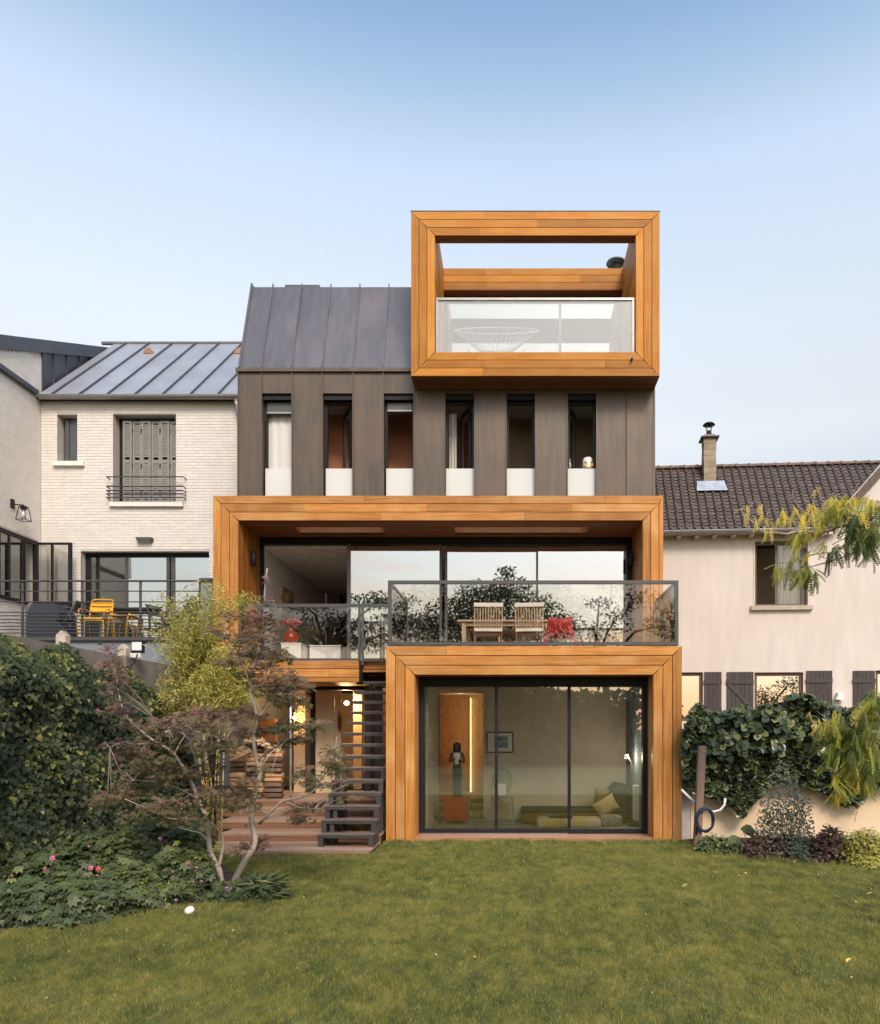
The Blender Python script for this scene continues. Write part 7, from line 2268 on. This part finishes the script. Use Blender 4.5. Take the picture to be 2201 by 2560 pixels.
# ---- brick house terrace: chairs, table, covered barbecue, pots
def yellow_chair(x, y, rz, label):
    t = thing('yellow_chair', label, 'chair', (x, y, TZ), None, rz)
    r = .013
    for s in (-1, 1):
        lbx(MB().tube([(s * .24, -.24, 0), (s * .205, -.20, .44)], r, 8), 'leg', yellow_p, t, smooth=True)
        lbx(MB().tube([(s * .215, .25, 0), (s * .205, .17, .44), (s * .205, .21, .62), (s * .20, .27, .84)], r, 8), 'leg', yellow_p, t, smooth=True)
        lbx(MB().tube([(s * .215, -.21, .44), (s * .24, -.19, .60), (s * .235, -.05, .645), (s * .205, .21, .62)], r * .9, 8), 'arm', yellow_p, t, smooth=True)
    lbx(MB().cbox(-.215, .215, -.22, .18, .435, .455, .006), 'seat', yellow_p, t)
    lbx(MB().cbox(-.205, .205, -.225, -.205, .385, .44, .005), 'apron', yellow_p, t)
    b = lambda z: .205 + (z - .62) * .27
    for z0, z1 in ((.60, .715), (.735, .79), (.80, .835)):
        mb = MB()
        k = 8
        for i in range(k + 1):
            u = -1 + 2 * i / k
            for zz in (z0, z1):
                mb.v.append((u * .20, b(zz) + .03 * (1 - u * u), zz))
            if i: mb.f.append((2 * i - 2, 2 * i, 2 * i + 1, 2 * i - 1))
        o = lbx(mb, 'back_slat', yellow_p, t, smooth=True)
        o.modifiers.new('thickness', 'SOLIDIFY').thickness = .012
    lbx(MB().tube([(-.20, .27, .84), (-.17, .30, .872), (0, .315, .882), (.17, .30, .872), (.20, .27, .84)], r, 8), 'top_rail', yellow_p, t, smooth=True)
yellow_chair(X(241, 14.3), 14.3, R(6), 'yellow metal chair with high back behind the terrace railing')
t = thing('yellow_side_table', 'low yellow metal side table right of the yellow chair', 'side table', (X(306, 14.5), 14.5, TZ))
sx0, sx1 = X(275, 14.4), X(338, 14.4)
zt = Z(1535, 14.4)
MB().cbox(sx0 + .06, sx1, 14.3, 14.75, zt - .06, zt - .035, .008).build('table_top', yellow_p, t)
for x in (sx0, sx1 - .13):
    pts = [(x, 14.28, TZ), (x + .04, 14.3, zt - .08), (x + .065, 14.32, zt), (x + .09, 14.34, zt - .03), (x + .125, 14.36, TZ)]
    MB().tube(pts, .014, 8).build('leg', yellow_p, t, smooth=True)
    MB().tube([(p[0], p[1] + .42, p[2]) for p in pts], .014, 8).build('leg', yellow_p, t, smooth=True)
MB().tube([(sx0 + .065, 14.32, zt), (sx0 + .065, 14.74, zt)], .014, 8).build('rail', yellow_p, t, smooth=True)
t = thing('terrace_table', 'thin dark table behind the yellow chair on the brick house terrace', 'table', (X(275, 15.0), 15.0, TZ))
ta0, ta1 = X(168, 14.9), X(392, 14.9)
zt = Z(1521, 14.9)
MB().cbox(ta0, ta1, 14.75, 15.5, zt - .03, zt, .006).build('table_top', dark_st, t)
for x in (ta0 + .08, ta1 - .1):
    for y in (14.85, 15.4):
        MB().bar((x, y, TZ), (x + (.03 if x < -8 else -.03), y, zt - .03), .035).build('leg', dark_st, t)
t = thing('covered_barbecue', 'barbecue under a black cover at the left of the brick house terrace', 'barbecue', (X(125, 15.2), 15.2, TZ))
x0, x1 = X(83, 15.2), X(162, 15.2)
zt = Z(1510, 15.2)
MB().hull([(x0 - .02, 15.0, TZ), (x1 + .05, 15.0, TZ), (x1 + .05, 15.6, TZ), (x0 - .02, 15.6, TZ)], [(x0, 15.02, zt - .18), (x1, 15.02, zt - .18), (x1, 15.58, zt - .18), (x0, 15.58, zt - .18)]).build('cover_skirt', cover_m, t)
MB().hull([(x0, 15.02, zt - .179), (x1, 15.02, zt - .179), (x1, 15.58, zt - .179), (x0, 15.58, zt - .179)], [(x0 + .03, 15.10, zt), (x1 - .16, 15.10, zt), (x1 - .16, 15.5, zt), (x0 + .03, 15.5, zt)]).build('cover_top', cover_m, t)
def wire_chair(x, y, rz, label):
    t = thing('metal_chair', label, 'chair', (x, y, TZ), 'dark metal chairs on the brick house terrace', rz)
    for s in (-1, 1):
        lbx(MB().tube([(s * .22, -.22, 0), (s * .20, .02, .44), (s * .2, .22, .82)], .012, 6), 'frame_tube', dark_st, t, smooth=True)
        lbx(MB().tube([(s * .22, .26, 0), (s * .20, -.20, .44)], .012, 6), 'leg', dark_st, t, smooth=True)
    lbx(MB().cbox(-.2, .2, -.2, .12, .43, .45, .005), 'seat', dark_st, t)
    lbx(MB().hull([(-.2, .12, .6), (.2, .12, .6), (.2, .135, .6), (-.2, .135, .6)], [(-.2, .22, .82), (.2, .22, .82), (.2, .235, .82), (-.2, .235, .82)]), 'backrest', dark_st, t)
wire_chair(X(172, 14.5), 14.5, R(-80), 'dark metal chair turned sideways beside the covered barbecue')
wire_chair(X(405, 14.9), 14.9, R(75), 'dark metal chair at the right end of the dark table')
pot_w = mat('white glazed pot', (.72, .70, .66), rough=.4, var=.06)
def pot(x, y, r, h, m, label, plant=None):
    t = thing('flower_pot', label, 'pot', (x, y, TZ), 'pots on the brick house terrace')
    MB().lathe([(r * .7, 0), (r * .95, h * .85), (r * 1.05, h * .86), (r * 1.05, h), (r * .9, h)], (x, y, TZ), 18).build('body', m, t, smooth=True)
    if plant:
        n = 160
        leaves('foliage', shrub_m, t, *T_OVAL, sph(n, (x, y, TZ + h + .12), (r * 1.1, r, .16)), rdir(n, (0, -.4, .6)), rdir(n, (0, 0, .4)), rng.uniform(.05, .1, n), kind='stuff')
pot(X(473, 13.85), 13.85, .15, .30, pot_w, 'white pot standing behind the railing by the pillar', True)
pot(X(482, 14.3), 14.3, .12, .56, mat('grey green pot', (.22, .27, .24), rough=.6), 'tall grey green pot behind the white pot', True)
pot(X(440, 15.6), 15.6, .16, .34, dark_st, 'dark pot with a bushy plant in front of the sliding door', True)

# ---- garden room
khk = mat('red cabinet lacquer', (.44, .055, .026), rough=.35, var=.1)
cx0, cx1 = X(1107, 12.7), X(1169, 12.7)
ct, cbt = Z(1995, 12.7), GZ + .07
t = thing('red_cabinet', 'small red cabinet on castors inside the garden room', 'cabinet', ((cx0 + cx1) / 2, 12.9, GZ))
MB().cbox(cx0, cx1, 12.7, 13.1, cbt, ct, .006).build('body', khk, t)
MB().cbox(cx0 + .015, cx1 - .015, 12.688, 12.698, cbt + .02, (cbt + ct) / 2 - .004, .003).build('drawer', khk, t)
MB().cbox(cx0 + .015, cx1 - .015, 12.688, 12.698, (cbt + ct) / 2 + .004, ct - .02, .003).build('drawer', khk, t)
MB().box(cx1 + .004, cx1 + .02, 12.72, 13.08, cbt - .02, ct + .02).build('side_rail', gutter_m, t)
for x in (cx0 + .03, cx1 - .03):
    for y in (12.74, 13.06):
        MB().lathe([(.03, -.012), (.034, -.006), (.034, .006), (.03, .012)], (x, y, GZ + .036), 12, axis='y').build('castor', gutter_m, t)
# statue of a woman: one continuous body from a skin over a stick skeleton
sxc, syc, sz0 = X(1143, 12.85), 12.85, ct + .002
hgt_ = Z(1858, 12.85) - sz0
t = thing('statue', 'statue of a dark haired woman in white top and dark skirt on the red cabinet', 'statue', (sxc, syc, sz0))
u = hgt_ / 1.7
jn = [(0, 0, .95), (0, -.01, 1.15), (0, 0, 1.33), (0, 0, 1.45), (0, -.01, 1.60), (.17, 0, 1.36), (.23, -.04, 1.10), (.06, -.17, 1.16), (-.17, 0, 1.36), (-.23, -.04, 1.10), (-.04, -.18, 1.22), (.08, 0, .9), (.08, .01, .5), (.07, .02, .06), (-.08, 0, .9), (-.08, .01, .5), (-.07, .02, .06), (.08, -.10, .03), (-.08, -.10, .03)]
ed = [(0, 1), (1, 2), (2, 3), (3, 4), (2, 5), (5, 6), (6, 7), (2, 8), (8, 9), (9, 10), (0, 11), (11, 12), (12, 13), (0, 14), (14, 15), (15, 16), (13, 17), (16, 18)]
rad = [.12, .105, .12, .05, .095, .055, .04, .03, .055, .04, .03, .085, .06, .04, .085, .06, .04, .03, .03]
me = D.meshes.new('body')
me.from_pydata([(a * u, b * u, c * u) for a, b, c in jn], ed, [])
skin_m = mat('dark carved skin', (.10, .05, .032), rough=.5, var=.1)
me.materials.append(skin_m)
o = D.objects.new('body', me)
o.parent = t
COL.objects.link(o)
o.modifiers.new('skin', 'SKIN')
for sv, r_ in zip(me.skin_vertices[0].data, rad):
    sv.radius = (r_ * u, r_ * u)
me.skin_vertices[0].data[0].use_root = True
sb = o.modifiers.new('sub', 'SUBSURF'); sb.levels = sb.render_levels = 2
WM[o] = WM[t].copy()
MB().lathe([(.115 * u, .0), (.13 * u, .1 * u), (.14 * u, .5 * u), (.155 * u, .85 * u), (.125 * u, 1.0 * u), (.11 * u, 1.04 * u)], (sxc, syc, sz0 + .03 * u), 18).build('skirt', mat('black skirt', (.012, .011, .012), rough=.8), t, smooth=True)
MB().lathe([(.125 * u, 1.0 * u), (.118 * u, 1.12 * u), (.135 * u, 1.28 * u), (.14 * u, 1.36 * u), (.07 * u, 1.41 * u)], (sxc, syc, sz0), 18).build('top', white_p, t, smooth=True)
hd = MB()
for i in range(9):
    a = math.pi * i / 8
    hd.v += []
MB().lathe([(.10 * u, 1.40 * u), (.125 * u, 1.46 * u), (.125 * u, 1.60 * u), (.10 * u, 1.69 * u), (.03 * u, 1.725 * u)], (sxc, syc + .03 * u, sz0), 16).build('hair', black, t, smooth=True)
MB().lathe([(.03 * u, 1.49 * u), (.07 * u, 1.53 * u), (.075 * u, 1.60 * u), (.05 * u, 1.66 * u)], (sxc + .01, syc - .07 * u, sz0), 14).build('face', skin_m, t, smooth=True)
t = thing('silver_flask', 'small silver flask on the red cabinet beside the statue', 'flask', (X(1158, 12.8), 12.8, ct))
MB().lathe([(.035, .0), (.038, .06), (.018, .09), (.02, .12), (.012, .14)], (X(1158, 12.8), 12.8, ct + .002), 14).build('body', gutter_m, t, smooth=True)
# framed picture
t = thing('framed_picture', 'black framed photograph with white mount on the garden room wall', 'picture', (X(1250, YW), YW, Z(1856, YW)))
fa, fb, fc, fd = X(1217, YW - .03), X(1284, YW - .03), Z(1882, YW - .03), Z(1830, YW - .03)
fr = MB().box(fa, fb, YW - .035, YW - .003, fc, fc + .018).box(fa, fb, YW - .035, YW - .003, fd - .018, fd).box(fa, fa + .018, YW - .034, YW - .004, fc + .018, fd - .018).box(fb - .018, fb, YW - .034, YW - .004, fc + .018, fd - .018)
fr.build('frame', black, t)
MB().box(fa + .018, fb - .018, YW - .022, YW - .006, fc + .018, fd - .018).build('mount', white_p, t)
MB().box(fa + .14, fb - .10, YW - .026, YW - .0225, fc + .09, fd - .08).build('print', mat('grey blue print', (.22, .27, .36), rough=.5, var=.7, scale=9), t)
# clear oval-back chair
gc = glass_mat('clear acrylic', .08, tint=(.93, .95, .95))
gx, gy2 = X(1256, 13.15), 13.12
t = thing('clear_chair', 'transparent oval backed chair holding a white sheet of paper', 'chair', (gx, gy2, GZ))
ov = lambda s, k: [(gx + .17 * s * math.cos(a), gy2 + .16 + k, GZ + .72 + .22 * s * math.sin(a)) for a in [2 * math.pi * j / 20 for j in range(20)]]
MB().hull(ov(1, 0), ov(1, .02)).build('backrest', gc, t)
MB().tube(ov(1, .01) + [ov(1, .01)[0]], .012, 6).build('back_rim', mat('acrylic edge', (.35, .37, .38), rough=.1), t)
MB().cbox(gx - .2, gx + .2, gy2 - .2, gy2 + .18, GZ + .43, GZ + .455, .006).build('seat', gc, t)
for sx_, sy_ in ((-.19, -.18), (.19, -.18), (-.17, .17), (.17, .17)):
    MB().bar((gx + sx_, gy2 + sy_, GZ + .43), (gx + sx_ * 1.08, gy2 + sy_ * 1.05, GZ), .022).build('leg', MATS['acrylic edge'], t)
o = MB().hull([(gx - .08, gy2 + .02, GZ + .47), (gx + .07, gy2 + .0, GZ + .47), (gx + .07, gy2 + .005, GZ + .47), (gx - .08, gy2 + .025, GZ + .47)], [(gx - .08, gy2 + .10, GZ + .66), (gx + .07, gy2 + .09, GZ + .67), (gx + .07, gy2 + .095, GZ + .67), (gx - .08, gy2 + .105, GZ + .66)]).build('paper_sheet', stone_w)
tag(o, 'white sheet of paper leaning on the seat of the clear chair', 'paper')
# day bed, mattress, cushion, throw
t = thing('day_bed', 'low brown leather day bed along the garden room wall', 'day bed', (X(1410, 13), 13, GZ))
MB().cbox(X(1305, 12.75), X(1560, 13.0), 12.72, 13.42, GZ + .02, GZ + .20, .03).build('base', mat('brown leather', (.20, .085, .03), rough=.5, var=.2, scale=4), t)
MB().cbox(X(1304, 12.75), X(1560, 13.0), 12.70, 13.43, GZ + .201, GZ + .25, .02).build('cover', mat('charcoal cover', (.05, .045, .04), rough=.9, var=.2), t)
matt = D.materials.new('patterned cloth')
matt.use_nodes = True
nt = matt.node_tree
vor = nt.nodes.new('ShaderNodeTexVoronoi'); vor.inputs['Scale'].default_value = 9
tcc = nt.nodes.new('ShaderNodeTexCoord'); nt.links.new(tcc.outputs['Object'], vor.inputs['Vector'])
crr = nt.nodes.new('ShaderNodeValToRGB')
for p_, c_ in ((.0, (.60, .55, .42)), (.40, (.62, .56, .44)), (.55, (.60, .22, .08)), (.72, (.14, .28, .34)), (1, (.65, .48, .16))):
    if p_ in (0, 1):
        e = crr.color_ramp.elements[int(p_)]
        e.position = p_
    else:
        e = crr.color_ramp.elements.new(p_)
    e.color = (*c_, 1)
sepc = nt.nodes.new('ShaderNodeSeparateColor'); nt.links.new(vor.outputs['Color'], sepc.inputs[0])
nt.links.new(sepc.outputs[0], crr.inputs[0]); nt.links.new(crr.outputs[0], nt.nodes['Principled BSDF'].inputs['Base Color'])
nt.nodes['Principled BSDF'].inputs['Roughness'].default_value = .9
o = MB().cbox(X(1343, 12.2), X(1503, 12.2), 12.15, 12.62, GZ + .009, GZ + .165, .05).build('floor_mattress', matt, smooth=True)
tag(o, 'cream patterned floor mattress in front of the brown day bed', 'mattress')
o = MB().cbox(X(1372, 12.3), X(1432, 12.3), 12.25, 12.5, GZ + .168, GZ + .195, .012).build('tray', black)
tag(o, 'dark tray lying on the patterned floor mattress', 'tray')
cushion_m = mat('cream cushion', (.52, .40, .22), rough=.9, var=.08, bump=.2)
def pillow(name, c, w, h, th, rot, m, label):
    mb = MB()
    n = 10
    for s in (1, -1):
        for i in range(n + 1):
            for j in range(n + 1):
                a, b = -1 + 2 * i / n, -1 + 2 * j / n
                k = (1 - a ** 4) * (1 - b ** 4)
                q = Vector((a * w * (1 - .08 * (1 - b * b)), s * th * k ** .6, b * h * (1 - .08 * (1 - a * a))))
                q.rotate(rot)
                mb.v.append(tuple(Vector(c) + q))
        o_ = 0 if s == 1 else (n + 1) ** 2
        for i in range(n):
            for j in range(n):
                f = (o_ + i * (n + 1) + j, o_ + (i + 1) * (n + 1) + j, o_ + (i + 1) * (n + 1) + j + 1, o_ + i * (n + 1) + j + 1)
                mb.f.append(f if s == 1 else f[::-1])
    o = mb.build(name, m, smooth=True)
    tag(o, label, 'cushion')
from mathutils import Euler
pillow('cushion', P(1516, 2016, 12.75), .21, .15, .07, Euler((R(-10), R(-28), R(15))), cushion_m, 'cream cushion leaning on the dark throw at the end of the day bed')
pillow('cushion', P(1505, 1995, 13.1), .14, .17, .06, Euler((0, R(8), 0)), mat('tan cushion', (.30, .21, .11), rough=.9), 'tan cushion behind the cream one on the day bed')
throw_m = mat('charcoal throw', (.055, .052, .05), rough=1, var=.3, scale=8, bump=.6, bscale=20)
mb = MB()
x0, x1 = X(1528, 12.9), X(1582, 12.9)
n = 14
for i in range(n + 1):
    for j in range(n + 1):
        u_, v_ = i / n, j / n
        x = x0 + (x1 - x0) * u_
        zt_ = GZ + .70 - .18 * (u_ - .45) ** 2 * 4
        if v_ < .4: p = (x, 13.38 - .5 * v_ / .4, zt_ + .02 * math.sin(9 * u_ + 5 * v_))
        else: p = (x + .03 * math.sin(7 * v_), 12.88 - .16 * (v_ - .4) + .02 * math.sin(14 * u_), zt_ - (zt_ - GZ - .02) * (v_ - .4) / .6)
        mb.v.append(p)
for i in range(n):
    for j in range(n):
        a = i * (n + 1) + j
        mb.f.append((a, a + n + 1, a + n + 2, a + 1))
o = mb.build('throw_blanket', throw_m, smooth=True)
tag(o, 'charcoal throw hanging over the right end of the day bed', 'blanket')
o = MB().cbox(X(1500, 12.45), X(1556, 12.45), 12.4, 12.68, GZ + .009, GZ + .19, .05).build('patterned_pouf', mat('diamond cloth', (.12, .14, .13), rough=.9, col2=(.50, .47, .38), scale=26), smooth=True)
tag(o, 'patterned grey pouf between the floor mattress and the radiator', 'pouf')
# radiator, floor lamp, rug, sockets
t = thing('radiator', 'white panel radiator at the right side of the garden room', 'radiator', (X(1594, 12.2), 12.2, GZ))
ra, rb, rc, rd = X(1584, 12.15), X(1604, 12.15), Z(2052, 12.15), Z(1963, 12.15)
MB().cbox(ra, rb, 12.1, 12.24, rc, rd, .02).build('panel', white_p, t)
for k in range(4):
    MB().box(ra + .015 + k * .03, ra + .032 + k * .03, 12.092, 12.099, rc + .03, rd - .03).build('fin', white_p, t)
t = thing('floor_lamp', 'thin bent floor lamp with a small lit head beside the day bed', 'lamp', (X(1582, 12.5), 12.5, GZ))
MB().tube([P(1582, 2068, 12.5), P(1583, 1990, 12.5), P(1582, 1930, 12.5), P(1578, 1905, 12.5), P(1571, 1890, 12.5)], .008, 6).build('stem', gutter_m, t, smooth=True)
MB().lathe([(.09, 0), (.10, .01), (.09, .02)], (X(1582, 12.5), 12.5, GZ), 16).build('base', black, t)
hp = P(1568, 1884, 12.5)
MB().lathe([(.012, .03), (.035, .0), (.035, -.012), (.012, -.02)], (hp.x, hp.y, hp.z), 14).build('head', black, t, smooth=True)
MB().lathe([(.02, -.035), (.026, -.028), (.02, -.021)], (hp.x, hp.y - .012, hp.z), 12).build('bulb', emit_mat('lamp bulb', (1, .9, .75), 3), t)
l = D.lights.new('floor_lamp_light', 'POINT'); l.energy = 5.0; l.color = (1, .85, .65); l.shadow_soft_size = .04
o = D.objects.new('floor_lamp_light', l); o.location = hp + Vector((-.02, -.06, -.06)); COL.objects.link(o)
# light strip glowing behind the timber panel, and its lamp
t = thing('light_strip', 'thin warm glowing light strip on the edge of the timber panel', 'light', (X(1176, 16.2), 16.2, 1.6))
MB().box(X(1176, 16.25), X(1178.5, 16.25), 16.24, 16.27, Z(1980, 16.25), Z(1745, 16.25)).build('tube', emit_mat('warm strip', (1, .62, .25), 1.6), t)
l = D.lights.new('strip_light', 'AREA'); l.shape = 'RECTANGLE'; l.size = .1; l.size_y = 1.6; l.energy = 3; l.color = (1, .62, .28)
o = D.objects.new('strip_light', l); o.location = (X(1150, 15.6), 15.6, 1.7); o.rotation_euler = (R(-90), 0, 0); o.rotation_euler = Vector((0, -1, 0)).to_track_quat('Z', 'Y').to_euler(); COL.objects.link(o)
rug = D.materials.new('striped rug')
rug.use_nodes = True
nt = rug.node_tree
tcc = nt.nodes.new('ShaderNodeTexCoord'); wv = nt.nodes.new('ShaderNodeTexWave'); wv.bands_direction = 'Y'; wv.inputs['Scale'].default_value = 1.6; wv.inputs['Distortion'].default_value = .2
nt.links.new(tcc.outputs['Object'], wv.inputs['Vector'])
crr = nt.nodes.new('ShaderNodeValToRGB'); crr.color_ramp.interpolation = 'CONSTANT'
crr.color_ramp.elements[0].color = (.09, .09, .085, 1); crr.color_ramp.elements[1].color = (.48, .46, .40, 1); crr.color_ramp.elements[1].position = .5
nt.links.new(wv.outputs['Fac'], crr.inputs[0]); nt.links.new(crr.outputs[0], nt.nodes['Principled BSDF'].inputs['Base Color'])
nt.nodes['Principled BSDF'].inputs['Roughness'].default_value = .95
o = MB().box(X(1075, 12.2), X(1600, 12.2), 12.0, 13.42, GZ + .001, GZ + .008).build('rug', rug)
tag(o, 'dark and pale striped rug on the garden room floor', 'rug')
t = thing('cable', 'dark cable looping from the wall socket behind the red cabinet', 'cable', (X(1085, 12.9), 12.9, GZ))
MB().tube([P(1075, 2036, 12.95), P(1084, 2038, 12.9), P(1095, 2050, 12.85), P(1102, 2062, 12.8), P(1092, 2066, 12.75), P(1108, 2063, 12.75)], .008, 5).build('cord', black, t, smooth=True)
MB().box(X(1071, 12.97), X(1077, 12.97), 12.94, 12.97, Z(2041, 12.97), Z(2031, 12.97)).build('plug', white_p, t)

# ---- living room, seen through the terrace glazing
def cab(name, label, px0, px1, py0, Y, d, cat):
    t = thing(name, label, cat, (X((px0 + px1) / 2, Y), Y + d / 2, FLOOR))
    zt = Z(py0, Y)
    MB().cbox(X(px0, Y), X(px1, Y), Y, Y + d, FLOOR + .001, zt - .025, .005).build('body', white_p, t)
    MB().cbox(X(px0, Y) - .01, X(px1, Y) + .01, Y - .012, Y + d, zt - .024, zt, .005).build('top_board', white_p, t)
cab('white_sideboard', 'white sideboard under the red flowers in the living room', 703, 752, 1607, 14.5, .5, 'sideboard')
cab('white_sofa_back', 'long low white unit right of the sideboard in the living room', 774, 852, 1613, 14.9, .5, 'unit')
vx, vy = X(728, 14.7), 14.7
vz_ = Z(1607, 14.5)
t = thing('vase', 'red vase with a bunch of red flowers on the white sideboard', 'vase', (vx, vy, vz_))
MB().lathe([(.07, 0), (.14, .06), (.16, .13), (.10, .23), (.06, .27), (.075, .29)], (vx, vy, vz_ + .002), 18).build('body', mat('red glaze', (.34, .035, .02), rough=.25, var=.2), t, smooth=True)
n = 130
leaves('flowers', coral_m, t, *T_OVAL, sph(n, (vx, vy, vz_ + .42), (.20, .16, .07)), rdir(n, (0, -.6, .6)), rdir(n, (0, 0, .4)), rng.uniform(.04, .08, n), kind='stuff')
for k in range(6):
    MB().tube([(vx, vy, vz_ + .27), (vx + rng.uniform(-.13, .13), vy, vz_ + .40)], .004, 4).build('stem', stem_m, t)
t = thing('wall_painting', 'tall painting of pale shapes hanging on the grey living room wall', 'painting', (mxi0 + .03, 16, 4.2))
MB().box(mxi0 + .002, mxi0 + .03, 15.3, 16.1, Z(1510, 15.3) - .3, Z(1464, 15.3)).build('canvas', mat('pale painting', (.42, .30, .18), rough=.8, var=.8, scale=5), t)
t = thing('bookcase', 'dark bookcase across the back wall of the living room', 'bookcase', (-4, 18.8, FLOOR))
for k in range(6):
    x = -5.0 + .62 * k
    MB().box(x, x + .04, 18.6, 18.98, FLOOR, hz - .1).build('upright', mat('dark oak', (.05, .035, .025), rough=.6) if k == 0 else MATS['dark oak'], t)
for k in range(5):
    MB().box(-5.0, -1.86, 18.605, 18.975, FLOOR + .4 * k + .1, FLOOR + .4 * k + .135).build('shelf', MATS['dark oak'], t)
wood_y2 = mat('pale beech', (.50, .36, .18), rough=.5, var=.1)
t = thing('dining_table', 'pale beech table just inside the glazing left of the balustrade post', 'table', (X(960, 15.2), 15.2, FLOOR))
zt = Z(1609, 15.0)
MB().cbox(X(936, 15.0), X(1035, 15.0), 15.0, 15.9, zt - .06, zt, .006).build('table_top', wood_y2, t)
for x in (X(936, 15.0), X(1035, 15.0) - .06):
    for y in (15.0, 15.84):
        MB().box(x, x + .06, y, y + .06, FLOOR, zt - .061).build('leg', wood_y2, t)
t = thing('indoor_chair', 'dark red chair beside the pale beech table indoors', 'chair', (X(930, 14.8), 14.9, FLOOR))
x = X(930, 14.8)
MB().cbox(x, x + .05, 14.7, 15.1, FLOOR + .40, FLOOR + .86, .01).build('backrest', khk, t)
MB().cbox(x + .051, x + .45, 14.7, 15.1, FLOOR + .40, FLOOR + .45, .01).build('seat', khk, t)
for a in (.0, .40):
    for b in (14.71, 15.05):
        MB().box(x + a, x + a + .04, b, b + .04, FLOOR, FLOOR + .399).build('leg', khk, t)
